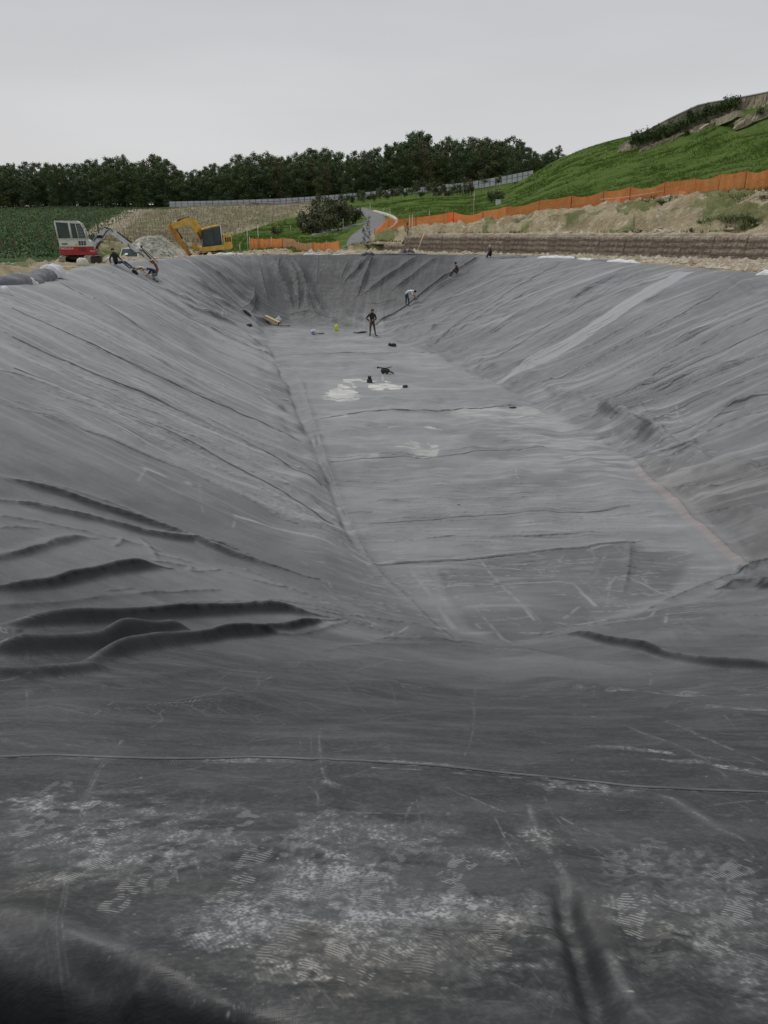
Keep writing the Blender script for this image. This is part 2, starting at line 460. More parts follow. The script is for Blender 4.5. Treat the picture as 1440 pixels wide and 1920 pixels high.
# heap of soil left along the rim on the left
lip = (1 - np.exp(-((Y - 48) / 6) ** 2) * .9) * np.exp(-((dR - 2.6 - n2 * 2) / 1.1) ** 2) * (X < -9) * (Y < 56) * (.22 + .5 * (n1 + .3))
Z = Z + lip
edge_out = np.where(Y < 3.5, 3.4, .25 + .25 * fbm(X * .7, Y * .7, 3, 77))
Z = np.where(dR < edge_out, np.minimum(Z, -.10 - .25 * sstep(0, -1.0, dR)), Z)
Z = np.where((dR >= edge_out) & (dR < edge_out + .6), Z * sstep(edge_out, edge_out + .6, dR) + .05 * sstep(edge_out, edge_out + .6, dR), Z)
Zb = basin(X, Y); Z = np.where(inR, Zb - .35, Z)
# drop the inner hole under the liner; the far rim of the sheet runs on to the horizon
V = np.stack([X, Y, Z], 1)
n0 = 700 + 120; 
ring = V[-n0:].copy(); k = 1500 / 300.
o1 = ring.copy(); o1[:, :2] *= 1.6; o1[:, 2] = o1[:, 2] * .5 + 4
o2 = ring.copy(); o2[:, :2] *= 16; o2[:, 2] = 0
nv = len(V); V = np.concatenate([V, o1, o2])
idx = np.arange(n0); nx_ = (idx + 1) % n0
F = np.concatenate([F, np.stack([nv - n0 + idx, nv - n0 + nx_, nv + nx_, nv + idx], 1), np.stack([nv + idx, nv + nx_, nv + n0 + nx_, nv + n0 + idx], 1)])
# inner cap
F = F[:, ::-1]

def ground_mat():
    m = bpy.data.materials.new('ground'); m.use_nodes = True; nt = m.node_tree; b = nt.nodes['Principled BSDF']
    b.inputs['Roughness'].default_value = .95; b.inputs['Specular IOR Level'].default_value = .15
    g = N(nt, 'ShaderNodeNewGeometry'); P = g.outputs['Position']
    def A(n): a = N(nt, 'ShaderNodeAttribute', attribute_name=n); return a.outputs['Fac']
    # grass
    g1 = rng_(nt, noisen(nt, P, .25, 6, .6), .35, .65); g2 = rng_(nt, noisen(nt, P, 3.0, 6, .7), .3, .7)
    gr = mixc(nt, g1, (.072, .135, .016), (.125, .185, .030)); gr = mixc(nt, mathn(nt, 'MULTIPLY', g2, .5), gr, (.036, .070, .010))
    yl = rng_(nt, noisen(nt, P, .08, 4, .6), .52, .68, 0, .55); gr = mixc(nt, yl, gr, (.12, .165, .042))
    # bare marl
    d1 = rng_(nt, noisen(nt, P, .5, 7, .65), .35, .65); d2 = rng_(nt, noisen(nt, P, 4.0, 6, .7), .32, .68)
    di = mixc(nt, d1, (.42, .34, .20), (.64, .56, .38)); di = mixc(nt, mathn(nt, 'MULTIPLY', d2, .7), di, (.15, .105, .06))
    pale = rng_(nt, noisen(nt, P, 1.3, 6, .75), .54, .66); di = mixc(nt, mathn(nt, 'MULTIPLY', pale, .75), di, (.70, .65, .52))
    rust = rng_(nt, noisen(nt, P, .33, 4, .6), .58, .68); di = mixc(nt, mathn(nt, 'MULTIPLY', rust, .5), di, (.26, .14, .065))
    weed = rng_(nt, noisen(nt, P, .55, 6, .7), .54, .62); weed = mathn(nt, 'MULTIPLY', weed, A('weed'))
    di = mixc(nt, weed, di, mixc(nt, g2, (.06, .085, .022), (.11, .125, .045)))
    # ploughed field
    f1 = rng_(nt, noisen(nt, P, 1.2, 6, .7), .35, .65); fi = mixc(nt, f1, (.26, .235, .145), (.43, .385, .26))
    fw = rng_(nt, noisen(nt, P, .12, 5, .65), .45, .62); fi = mixc(nt, mathn(nt, 'MULTIPLY', fw, .55), fi, (.12, .14, .05))
    v1 = mixc(nt, g2, (.042, .085, .022), (.075, .13, .038))
    wd = mixc(nt, g2, (.018, .022, .012), (.035, .038, .02))
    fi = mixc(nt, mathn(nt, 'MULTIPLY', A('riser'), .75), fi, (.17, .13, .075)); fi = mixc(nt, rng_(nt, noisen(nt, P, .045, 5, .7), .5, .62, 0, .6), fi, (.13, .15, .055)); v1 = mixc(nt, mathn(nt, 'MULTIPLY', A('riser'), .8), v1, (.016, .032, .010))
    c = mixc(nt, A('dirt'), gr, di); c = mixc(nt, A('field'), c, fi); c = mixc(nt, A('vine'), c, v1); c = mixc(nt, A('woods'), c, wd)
    c = mixc(nt, A('track'), c, mixc(nt, f1, (.33, .28, .19), (.46, .41, .31)))
    nt.links.new(c, b.inputs['Base Color'])
    bp = N(nt, 'ShaderNodeBump'); bp.inputs['Strength'].default_value = 1.0; bp.inputs['Distance'].default_value = .3
    nt.links.new(noisen(nt, P, 3.5, 8, .7), bp.inputs['Height']); nt.links.new(bp.outputs[0], b.inputs['Normal'])
    return m
me = np_mesh('ground', V, F, [ground_mat()])
def padz(a): return np.concatenate([a, np.zeros(2 * n0)])
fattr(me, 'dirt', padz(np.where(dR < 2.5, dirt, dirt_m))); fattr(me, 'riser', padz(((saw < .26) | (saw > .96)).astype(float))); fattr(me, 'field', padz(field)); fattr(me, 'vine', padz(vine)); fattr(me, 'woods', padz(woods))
fattr(me, 'weed', padz(sstep(1, 8, sd) * bank + .5 * (1 - bank) * sstep(4, 9, dR)))
tw = np.array(hits([(262, 394), (235, 408), (210, 424), (190, 440)])); td, _ = poly_dist(X, Y, [tuple(p[:2]) for p in tw], closed=False)
fattr(me, 'track', padz((td < 2.6 + n1 * 3).astype(float)))
ground = obj('ground', me); tag(ground, 'sandy marl, weeds and green grass slopes around the lined basin', kind='structure')
def groundz(x, y):
    return gz(x, y)

# road --------------------------------------------------------------
asphalt = mat('asphalt', (.15, .15, .15), .9, var=.12, scale=1.5, bump=.3, bscale=30)
kerb_m = mat('kerb stone', (.50, .46, .40), .85, var=.12, scale=3)
def resample(P, n):
    P = np.array(P, float); d = np.concatenate([[0], np.cumsum(np.linalg.norm(np.diff(P[:, :2], axis=0), axis=1))]); t = np.linspace(0, d[-1], n)
    return np.stack([np.interp(t, d, P[:, i]) for i in range(P.shape[1])], 1)
def smoothline(P, it=2):
    P = [np.array(p, float) for p in P]
    for _ in range(it):
        Q = [P[0]]
        for a, b in zip(P[:-1], P[1:]): Q += [.75 * a + .25 * b, .25 * a + .75 * b]
        P = Q + [P[-1]]
    return np.array(P)
def tsurf(x, y):   # ground height incl. nothing but the smooth terrain
    return surf(x, y)
def drape(name, L, Rr, n, m, lift, kind=None, label=None, parent=None, nc=5):
    L = resample(smoothline(L), n); Rr = resample(smoothline(Rr), n); V = []; Fc = []
    for i in range(n):
        for j in range(nc):
            f = j / (nc - 1); p = L[i] * (1 - f) + Rr[i] * f; V.append([p[0], p[1], 0])
    V = np.array(V); V[:, 2] = tsurf(V[:, 0], V[:, 1]) + lift
    for i in range(n - 1):
        for j in range(nc - 1): Fc.append([i * nc + j, i * nc + j + 1, (i + 1) * nc + j + 1, (i + 1) * nc + j])
    V2 = V.copy(); V2[:, 2] -= .35
    nV = len(V); S = []
    for i in range(n - 1):
        for j in (0, nc - 1): S.append([i * nc + j, (i + 1) * nc + j, (i + 1) * nc + j + nV, i * nc + j + nV])
    o = obj(name, np_mesh(name, np.concatenate([V, V2]), np.array(Fc + S), [m]), parent)
    if kind: o['kind'] = kind
    if label: o['label'] = label
    return o
rl = hits([(648, 462), (660, 441), (683, 424), (690, 412), (680, 401), (660, 394), (648, 391)])[:, :2]
rr = hits([(690, 462), (702, 441), (716, 427), (725, 413), (717, 404), (697, 395), (684, 390)])[:, :2]
drape('road', rl, rr, 60, asphalt, .13, 'structure', 'grey asphalt lane curving uphill to the wood')
bl = hits([(584, 444), (600, 440), (636, 432), (668, 425), (692, 418)])[:, :2]; br = hits([(584, 440), (600, 435.5), (636, 428), (668, 421), (690, 413)])[:, :2]
drape('path', bl, br, 40, asphalt, .12, 'structure', 'narrow grey path joining the lane from the left')
kl = hits([(699, 397.5), (716, 402), (732, 407.5), (742, 415), (741, 423), (722, 438), (700, 446)])[:, :2]
kerb = drape('kerb', kl, [(p[0] + .35, p[1] + .12) for p in kl], 60, kerb_m, .30, 'structure', 'pale kerb edging the outside of the lane bend')

# grass blades over the slopes ---------------------------------------
def leaf_mat(name, c1, c2, rough=.6, trans=.25):
    m = bpy.data.materials.new(name); m.use_nodes = True; nt = m.node_tree; b = nt.nodes['Principled BSDF']
    b.inputs['Roughness'].default_value = rough; b.inputs['Specular IOR Level'].default_value = .2
    g = N(nt, 'ShaderNodeNewGeometry'); oi = N(nt, 'ShaderNodeObjectInfo')
    f = rng_(nt, noisen(nt, g.outputs['Position'], .9, 4, .7), .3, .7); f2 = mathn(nt, 'MULTIPLY', g.outputs['Random Per Island'], .5)
    f = mathn(nt, 'ADD', mathn(nt, 'MULTIPLY', f, .5), f2, True)
    c = mixc(nt, f, c1, c2)
    c = mixc(nt, mathn(nt, 'MULTIPLY', oi.outputs['Random'], .35), c, tuple(min(1, x * 1.5 + .01) for x in c1))
    nt.links.new(c, b.inputs['Base Color'])
    return m
blade_m = leaf_mat('grass blade', (.062, .125, .016), (.14, .21, .034))
weed_m = leaf_mat('weed blade', (.07, .09, .025), (.15, .16, .06))
def tufts(name, XY, h, wdt, m, seed, nb=3):
    r = np.random.default_rng(seed); n = len(XY); V = np.zeros((n, nb, 3, 3))
    base = surf(XY[:, 0], XY[:, 1])
    for k in range(nb):
        an = r.uniform(0, 6.28, n); hh = h * r.uniform(.5, 1.3, n); ww = wdt * r.uniform(.6, 1.3, n)
        ox = r.normal(0, wdt * 1.2, n); oy = r.normal(0, wdt * 1.2, n)
        cx = XY[:, 0] + ox; cy = XY[:, 1] + oy
        V[:, k, 0] = np.stack([cx - np.cos(an) * ww, cy - np.sin(an) * ww, base - .12], 1)
        V[:, k, 1] = np.stack([cx + np.cos(an) * ww, cy + np.sin(an) * ww, base - .12], 1)
        V[:, k, 2] = np.stack([cx + r.normal(0, ww * 1.5), cy + r.normal(0, ww * 1.5), base + hh], 1)
    V = V.reshape(-1, 3); Fc = np.arange(len(V)).reshape(-1, 3)
    return obj(name, np_mesh(name, V, Fc, [m]))
gp = np.stack([rng.uniform(-22, 95, 190000), rng.uniform(70, 180, 190000)], 1)
rd_, _ = poly_dist(gp[:, 0], gp[:, 1], [tuple(q) for q in (rl + rr) / 2], closed=False); rd2_, _ = poly_dist(gp[:, 0], gp[:, 1], [tuple(q) for q in bl], closed=False)
gp = gp[~inside(gp[:, 0], gp[:, 1], FIELDW) & (rd_ > 3.2) & (rd2_ > 1.6) & ~inside(gp[:, 0], gp[:, 1], DW) & (fbm(gp[:, 0] * .3, gp[:, 1] * .5, 4, 91) > rng.uniform(.25, .75, len(gp))) & (np.abs(gp[:, 0] / gp[:, 1]) < .62)]
g_o = tufts('meadow_grass', gp[:100000], .18, .055, blade_m, 3); tag(g_o, 'long green grass growing over the hillside', 'grass', kind='stuff')
gp = np.stack([rng.uniform(-25, 62, 60000), rng.uniform(45, 95, 60000)], 1)
sd2, _ = wall_side(gp[:, 0], gp[:, 1])
gp = gp[inside(gp[:, 0], gp[:, 1], DW) & (sd2 > 1.2) & (fbm(gp[:, 0] * .35, gp[:, 1] * .35, 4, 33) > .53) & (np.abs(gp[:, 0] / gp[:, 1]) < .62)]
g_o = tufts('weeds', gp[:9000], .3, .05, weed_m, 5, 4); tag(g_o, 'straggling weeds over the sandy bank above the wall', 'weeds', kind='stuff')
# clods and stones lying on the bare soil
clod_m = mat('clod', (.40, .33, .22), .95, var=.3, scale=.7, col2=(.56, .50, .40))
def scatter_rocks(name, XY, smin, smax, m, seed, lift=0.1):
    r = np.random.default_rng(seed); n = len(XY)
    base = np.array([[1, 0, 0], [0, 1, 0], [-1, 0, 0], [0, -1, 0], [0, 0, 1], [0, 0, -1.]])
    fc = np.array([[0, 1, 4], [1, 2, 4], [2, 3, 4], [3, 0, 4], [1, 0, 5], [2, 1, 5], [3, 2, 5], [0, 3, 5]])
    s = r.uniform(smin, smax, n) * (1 + 1.5 * (r.random(n) < .06)); V = base[None] * (r.uniform(.6, 1.3, (n, 6, 1))) * s[:, None, None] * np.array([1.2, 1.2, .75])
    a = r.uniform(0, 6.28, n); ca, sa = np.cos(a)[:, None], np.sin(a)[:, None]
    Vx = V[..., 0] * ca - V[..., 1] * sa; Vy = V[..., 0] * sa + V[..., 1] * ca
    V = np.stack([Vx + XY[:, 0:1], Vy + XY[:, 1:2], V[..., 2] + (surf(XY[:, 0], XY[:, 1]) + lift)[:, None]], -1).reshape(-1, 3)
    Fc = (fc[None] + (np.arange(n) * 6)[:, None, None]).reshape(-1, 3)
    return obj(name, np_mesh(name, V, Fc, [m], smooth=False))
rp = np.stack([rng.uniform(-32, 45, 90000), rng.uniform(20, 90, 90000)], 1)
r_in = inside(rp[:, 0], rp[:, 1], RIMS); dr_, _ = poly_dist(rp[:, 0], rp[:, 1], RIMS)
sdr, _ = wall_side(rp[:, 0], rp[:, 1])
rp2_ = None
rp = rp[inside(rp[:, 0], rp[:, 1], DW) & ~r_in & (dr_ > .8) & ((sdr > .9) | (sdr < -.4)) & (fbm(rp[:, 0] * .5, rp[:, 1] * .5, 3, 50) > .40)]
o = scatter_rocks('clods', rp[:22000], .03, .17, clod_m, 4, .05); tag(o, 'crumbled clods and pale stones on the bare soil', 'soil clods', kind='stuff')
# ------------------------------------------------------------------ LINER
X, Y, F = radial_grid(.30, 82, 0, fine=30, nf=640, coarse=70, lim=115)
Zb, dR, dF, dFs, arc, arcF, T = basin(X, Y, True)
OUT = np.where(Y < 3.5, 3.2, .42 + .35 * fbm(X * .6, Y * .6, 3, 70))
Zl = Zb.copy()
Zl = np.where(dR < 0, .0 + .03 * np.sin(-dR * 3) , Zl)
fold = np.zeros_like(X)
pxX = X; 
def add_fold(P, h, wid, sharp=.45, tap=.15, world=False, taper_end=True, pw=1.7, mx=False):
    """a raised wrinkle that follows the traced line; its near flank is steeper"""
    Q = np.array(P, float) if world else hits(P)[:, :2]
    Q = smoothline(Q[:, :2], 2)
    L = np.concatenate([[0], np.cumsum(np.linalg.norm(np.diff(Q, axis=0), axis=1))]); tot = L[-1] + 1e-6
    CREASE.append((Q.copy(), h, wid))
    mg = max(wid, .07) * 3.2
    m = (X > Q[:, 0].min() - mg) & (X < Q[:, 0].max() + mg) & (Y > Q[:, 1].min() - mg) & (Y < Q[:, 1].max() + mg)
    ii = np.nonzero(m)[0]
    if len(ii) == 0: return
    x = X[ii]; y = Y[ii]; best = np.full(len(ii), 1e9); sg = np.ones(len(ii)); al = np.zeros(len(ii))
    for i in range(len(Q) - 1):
        ax, ay = Q[i]; dx, dy = Q[i + 1] - Q[i]; L2 = dx * dx + dy * dy + 1e-12
        t = np.clip(((x - ax) * dx + (y - ay) * dy) / L2, 0, 1)
        ex = x - ax - t * dx; ey = y - ay - t * dy; d = np.hypot(ex, ey); k = d < best
        best = np.where(k, d, best); al = np.where(k, (L[i] + t * (L[i + 1] - L[i])) / tot, al)
        sg = np.where(k, np.where(ex * ax + ey * ay > 0, 1, -1), sg)      # beyond the ridge as seen from the near bank: +
    wv = 1 + .35 * (vnoise(al * 9 + h * 100, al * 0 + 3.3, 5) - .5)
    ww = np.where(sg < 0, max(wid * sharp, min(wid, .06)), wid) * wv
    e0 = .012 + .0022 * np.hypot(x, y); prof = np.exp(-np.abs((np.sqrt(best ** 2 + e0 ** 2) - e0) / ww) ** pw)
    env = sstep(0, tap, al) * sstep(0, tap, 1 - al) if taper_end else sstep(0, tap, 1 - al)
    env = env * (.75 + .5 * vnoise(al * 7, al * 0 + h * 77, 9))
    if mx: fold[ii] = np.maximum(fold[ii], prof * h * env)
    else: fold[ii] += prof * h * env

CREASE = []
NEARF = [
 ([(-60, 885), (0, 900), (90, 918), (170, 945), (250, 968), (340, 1000), (420, 1040), (500, 1068), (595, 1088)], .12, .26),
 ([(-60, 925), (0, 935), (60, 950), (130, 968), (220, 990), (320, 1008), (410, 1020), (440, 1034)], .10, .24),
 ([(-60, 1052), (0, 1045), (60, 1035), (110, 1020), (185, 1013)], .08, .2),
 ([(-60, 1096), (0, 1098), (100, 1095), (200, 1075), (320, 1065)], .14, .2),
 ([(-100, 1176), (0, 1175), (150, 1172), (300, 1160), (400, 1147), (520, 1147), (630, 1155)], .22, .30),
 ([(-100, 1232), (0, 1235), (150, 1230), (280, 1210), (390, 1192)], .26, .36),
 ([(110, 1265), (200, 1240), (300, 1215), (420, 1192), (540, 1180), (600, 1165), (640, 1155)], .17, .17),
 ([(-100, 1272), (0, 1272), (150, 1268), (220, 1258)], .10, .16),
 ([(500, 1120), (560, 1130), (610, 1142), (655, 1148)], .05, .12),
 ([(290, 1040), (360, 1052), (470, 1090), (535, 1102)], .045, .1),
 ([(285, 1055), (360, 1060), (355, 1073), (412, 1070)], .05, .07),
 ([(330, 1110), (410, 1104)], .04, .08), ([(200, 1105), (245, 1102)], .02, .06), ([(0, 990), (70, 995)], .03, .1),
 ([(215, 1030), (230, 1018), (228, 1012)], .03, .07), ([(262, 1010), (285, 1035), (295, 1055)], .03, .06),
 ([(0, 1180), (20, 1178), (40, 1182)], .08, .08),
 ([(-40, 960), (80, 985), (200, 1010), (300, 1035)], .03, .09), ([(60, 900), (220, 945), (330, 985), (470, 1045)], .03, .08), ([(-40, 1128), (120, 1125), (260, 1112), (330, 1108)], .03, .08), ([(300, 1130), (420, 1128), (560, 1140), (640, 1150)], .035, .08),
 ([(-40, 1205), (100, 1203), (240, 1190), (330, 1180)], .05, .10), ([(430, 1060), (520, 1095), (600, 1125), (650, 1145)], .03, .08), ([(480, 1185), (560, 1190), (650, 1160)], .035, .08), ([(-40, 1300), (120, 1298), (300, 1280), (420, 1250)], .04, .14), ([(640, 1155), (700, 1175), (780, 1195), (860, 1208)], .05, .10), ([(650, 1150), (740, 1160), (830, 1185)], .03, .08),
 ([(1010, 1200), (1060, 1198), (1130, 1212), (1250, 1235), (1440, 1258), (1560, 1270)], .14, .2),
 ([(1340, 1102), (1400, 1096), (1440, 1098), (1500, 1104)], .22, .2), ([(1380, 1072), (1420, 1062), (1500, 1060)], .14, .16),
 ([(1200, 1150), (1290, 1108), (1380, 1072)], .06, .2), ([(960, 1270), (1100, 1290), (1300, 1320), (1440, 1370)], .05, .3),
 ([(900, 1215), (1050, 1240), (1250, 1270), (1440, 1300)], .05, .22), ([(1000, 1190), (1150, 1180), (1300, 1160), (1440, 1150)], .05, .2),
 ([(1100, 1170), (1300, 1140), (1440, 1130)], .04, .15), ([(1150, 1200), (1300, 1200), (1440, 1190)], .04, .15),
 ([(600, 1220), (760, 1205), (880, 1215), (1010, 1235)], .05, .2), ([(540, 1250), (700, 1240), (840, 1255)], .05, .3), ([(300, 1330), (560, 1320), (760, 1290), (900, 1300)], .05, .4),
 ([(640, 1300), (780, 1280), (900, 1270)], .04, .25), ([(0, 1330), (300, 1338), (560, 1310)], .04, .3), ([(700, 1190), (800, 1200), (900, 1210)], .05, .15),
 # close to the camera
 ([(985, 1500), (1000, 1545), (1040, 1610), (1090, 1690), (1140, 1790), (1190, 1880), (1230, 1960)], .02, .10),
 ([(1180, 1625), (1225, 1680), (1250, 1750), (1262, 1820), (1290, 1900), (1330, 1990)], .03, .07),
 ([(820, 1478), (880, 1505), (950, 1528), (990, 1545)], .016, .035), ([(600, 1390), (604, 1430), (612, 1480), (622, 1530), (650, 1600)], .012, .035),
 ([(1020, 1500), (1120, 1560), (1240, 1590), (1340, 1580), (1440, 1560)], .016, .06), ([(1240, 1490), (1320, 1530), (1400, 1585), (1460, 1610)], .016, .05),
 ([(1150, 1360), (1250, 1400), (1350, 1470)], .016, .05), ([(1230, 1340), (1330, 1390), (1440, 1440)], .014, .05),
 ([(-80, 1690), (60, 1720), (160, 1760), (280, 1810), (420, 1900), (480, 1980)], .05, .10),
 ([(220, 1950), (250, 1880), (240, 1830)], .03, .04),
]
for i_, (P, h, wd) in enumerate(NEARF):
    big = i_ < 8 or i_ in (27, 28); mid_ = 8 <= i_ < 17
    add_fold(P, h * (1.1 if big else (.6 if mid_ else 1)), wd * (.45 if big else .8), .5 if big else .7, .22 if big or mid_ else .15, pw=1.5 if big else 1.8, mx=big or mid_)
# valleys close to the camera
add_fold([(1052, 1640), (1070, 1720), (1100, 1810), (1125, 1900), (1140, 1990)], -.06, .04, 1.0)
add_fold([(1255, 1650), (1222, 1720), (1228, 1800), (1180, 1870), (1160, 1900)], -.02, .05, 1.0)
add_fold([(-200, 1800), (-60, 1830), (40, 1870), (130, 1850), (260, 1900), (420, 1960), (560, 2050)], -.16, .13, 1.0, taper_end=False)
add_fold([(1130, 1590), (1200, 1620), (1215, 1640)], -.012, .03, 1.0)
# left bank: long wrinkles running obliquely down to the floor
KL = [[(322, 488), (400, 540), (470, 590)], [(232, 496), (330, 560), (420, 600), (505, 640)], [(120, 515), (270, 600), (420, 680), (550, 745)],
      [(0, 560), (200, 665), (400, 755), (580, 830)], [(0, 626), (155, 702), (311, 764), (560, 889), (620, 930)], [(0, 690), (140, 745), (320, 830), (520, 930), (650, 1010)],
      [(0, 760), (150, 800), (330, 880), (520, 960), (690, 1050)]]
def between(K, u, v0, v1, n=7, wob=3):
    i = min(int(u), len(K) - 2); f = u - i; A = resample(K[i], 12); B = resample(K[i + 1], 12); C = A * (1 - f) + B * f
    t = np.linspace(v0, v1, n) * 11; P = np.stack([np.interp(t, range(12), C[:, 0]), np.interp(t, range(12), C[:, 1])], 1)
    P[:, 1] += rng.normal(0, wob * .3, n); return [tuple(p) for p in P]
for i in range(110):
    u = rng.uniform(0, 6) if i > 40 else rng.uniform(0, 1.8)
    v0 = rng.uniform(0, .6); v1 = min(1, v0 + rng.uniform(.25, .8)); s = 1 - u / 6
    add_fold(between(KL, u, v0, v1), rng.uniform(.015, .05) * (.45 + 1.1 * s), rng.uniform(.12, .3) * (.8 + .6 * s), .6, .25)
for P, h in [(KL[4][:-1], .09), ([(0, 560), (130, 625), (300, 705)], .06), ([(0, 690), (60, 706), (180, 762), (300, 812), (420, 868)], .09), ([(420, 868), (560, 925), (640, 985)], .06),
             ([(190, 500), (330, 575), (470, 640), (545, 690)], .09), ([(380, 665), (470, 705), (540, 740)], .05), ([(250, 520), (350, 560), (420, 590), (470, 612)], .1), ([(330, 548), (400, 590), (450, 612)], .12)]:
    add_fold(P, h, .26, .5, .2)
# right bank
KR = [[(890, 490), (800, 545), (705, 610)], [(1000, 486), (880, 555), (780, 635)], [(1150, 494), (1000, 580), (850, 665)], [(1290, 508), (1120, 612), (940, 710)],
      [(1440, 545), (1270, 640), (1050, 740)], [(1500, 640), (1330, 700), (1150, 790)], [(1500, 740), (1350, 790), (1240, 850)]]
for i in range(120):
    u = rng.uniform(0, 6); v0 = rng.uniform(0, .6); v1 = min(1, v0 + rng.uniform(.25, .7)); s = 1 - u / 6
    add_fold(between(KR, u, v0, v1), rng.uniform(.02, .08) * (.6 + .9 * s), rng.uniform(.12, .32) * (.8 + .5 * s), .55, .25)
for P, h, w_ in [([(1440, 590), (1330, 640), (1230, 700), (1160, 755)], .12, .25), ([(1440, 665), (1340, 690), (1260, 720), (1180, 750)], .10, .2), ([(1440, 735), (1370, 765), (1320, 800), (1290, 830)], .10, .2),
              ([(1120, 752), (1170, 778), (1215, 800), (1262, 832), (1275, 840)], .15, .6), ([(1138, 755), (1145, 785), (1200, 790)], .08, .3), ([(1200, 765), (1208, 790), (1245, 815)], .08, .3),
              ([(1440, 770), (1330, 812), (1270, 848), (1190, 858)], .16, .3), ([(880, 700), (950, 680), (1020, 690)], .1, .4), ([(1010, 715), (1060, 745), (1120, 752)], .12, .4),
              ([(1290, 830), (1340, 860), (1440, 880)], .08, .5), ([(1240, 912), (1300, 918), (1350, 912)], .05, .12), ([(1310, 962), (1370, 958), (1440, 962)], .04, .12), ([(1200, 880), (1330, 885), (1440, 870)], .05, .3),
              ([(900, 540), (1000, 500), (1060, 492)], .12, .25), ([(1350, 512), (1440, 560)], .1, .3), ([(1180, 520), (1130, 545), (1080, 590)], .08, .2)]:
    add_fold(P, h, w_, .5, .2)
# far end wall
for P, h, w_ in [([(523, 486), (521, 509), (539, 540), (549, 575)], .16, .3), ([(535, 482), (554, 505), (560, 537), (560, 578)], .16, .3), ([(549, 483), (570, 519), (582, 554), (584, 582), (601, 596), (622, 599)], .2, .3),
              ([(582, 551), (598, 572), (606, 585)], .14, .3), ([(702, 480), (684, 519), (670, 556)], .2, .3), ([(698, 484), (674, 505), (646, 528)], .18, .3), ([(782, 479), (757, 502), (712, 533), (674, 556)], .2, .3),
              ([(822, 480), (785, 509), (764, 526), (735, 545)], .16, .3), ([(700, 485), (676, 495), (672, 508)], .12, .3), ([(400, 507), (421, 521), (438, 533)], .14, .3), ([(365, 487), (420, 522), (450, 550), (480, 580)], .16, .3),
              ([(400, 557), (435, 577), (483, 600), (520, 604)], .16, .3), ([(622, 598), (670, 612), (688, 615)], .18, .35), ([(545, 590), (575, 588), (585, 578)], .12, .3), ([(620, 590), (650, 582), (680, 598), (720, 604)], .2, .5),
              ([(455, 578), (475, 570), (478, 540)], .12, .25), ([(478, 548), (480, 575), (470, 588)], .1, .2), ([(488, 505), (495, 535), (502, 560)], .07, .25), ([(650, 495), (640, 520)], .07, .3),
              ([(735, 600), (790, 590), (830, 575)], .1, .35), ([(690, 568), (710, 572), (745, 560)], .14, .3), ([(760, 620), (800, 622), (840, 610)], .14, .3), ([(455, 625), (475, 640), (500, 648)], .15, .3)]:
    add_fold(P, h, w_, .5, .2)
# overlap being welded by the three workers
WELD = [(705, 612), (735, 592), (765, 574), (790, 555), (835, 518), (870, 500), (897, 484)]
add_fold(WELD, .16, .22, .4, .04)
# floor: low ripples across the sheet
for P in [[(575, 782), (700, 775), (850, 770), (980, 762)], [(630, 858), (700, 857), (782, 849), (880, 842), (1011, 830)], [(640, 905), (800, 895), (960, 888)], [(700, 975), (850, 965), (1000, 958), (1090, 948)],
          [(680, 945), (840, 938), (1010, 925)], [(800, 1012), (1000, 1005), (1130, 1000)], [(700, 1058), (900, 1048), (1120, 1026), (1200, 1018)], [(520, 668), (640, 665), (760, 662), (850, 655)], 
          [(1180, 1020), (1178, 1060), (1168, 1110)], [(610, 875), (592, 845), (600, 815)], [(560, 700), (700, 697), (840, 693)], [(560, 722), (650, 720), (780, 716)]]:
    add_fold(P, rng.uniform(.03, .05), .085, .6, .1)
for i in range(90):
    px = rng.uniform(560, 1150); py = rng.uniform(680, 1020); L = rng.uniform(40, 200)
    add_fold([(px, py), (px + L * .5, py - L * .02 + rng.normal(0, 1)), (px + L, py - L * .05)], rng.uniform(.004, .012), .08, .7, .3)
add_fold([(1180, 856), (1240, 915), (1300, 975), (1350, 1025), (1405, 1062)], .05, .09, .5, .05)
add_fold([(560, 700), (600, 830), (640, 950), (690, 1055), (760, 1120), (845, 1195)], .04, .08, .8, .1)
add_fold([(500, 640), (535, 715), (560, 770), (600, 860), (640, 960), (668, 1030), (700, 1065)], -.05, .10, .8, .1)

# general relief: soft undulation and down-slope creases
onslope = ((T > .02) & (T < .98) & (dR > 0)).astype(float); far = sstep(6, 25, np.hypot(X, Y))
cs = arc * 1.6 + T * 3.0; wr = (1 - np.abs(2 * vnoise(cs, T * 2.2 + arc * .12, 31) - 1)) ** 3
cs2 = arc * 4.2 + T * 6.0; wr2 = (1 - np.abs(2 * vnoise(cs2, T * 4 + arc * .2, 32) - 1)) ** 3
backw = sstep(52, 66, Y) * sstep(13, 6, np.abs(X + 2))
sl = onslope * sstep(0, .08, T) * sstep(0, .1, 1 - T)
fold += sl * far * (wr * .05 + wr2 * .018) * (1 - .6 * backw)
fold += (fbm(X * .45, Y * .45, 4, 11) - .5) * .26 * (1 - .5 * backw) * sstep(2, 9, np.hypot(X, Y)) * sstep(0, 1.5, np.abs(dR)) * np.where(T > .999, .3, 1)
toe = np.exp(-((T - .93) / .10) ** 2) * (dR > 0) * far
fold += toe * (fbm(X * .8, Y * .8, 3, 14) - .45) * .55 * (1 - .5 * backw)
fold += (fbm(X * .18, Y * .18, 3, 12) - .5) * .35 * sl * far
nr_ = sstep(9, 4, np.hypot(X, Y)); ny = sstep(1.2, 2.2, np.hypot(X, Y))
fold += nr_ * ((fbm(X * 1.3, Y * 2.6, 3, 61) - .5) * .045 + (fbm(X * .5, Y * .8, 2, 63) - .5) * .10)
th = np.where(T > .999, 1, 0)
fold += th * (vnoise(X * .35 + Y * .1, Y * 5 - X * .5, 44) - .5) * .012
pw_ = hits([(645, 739), (700, 725), (785, 838)]); 
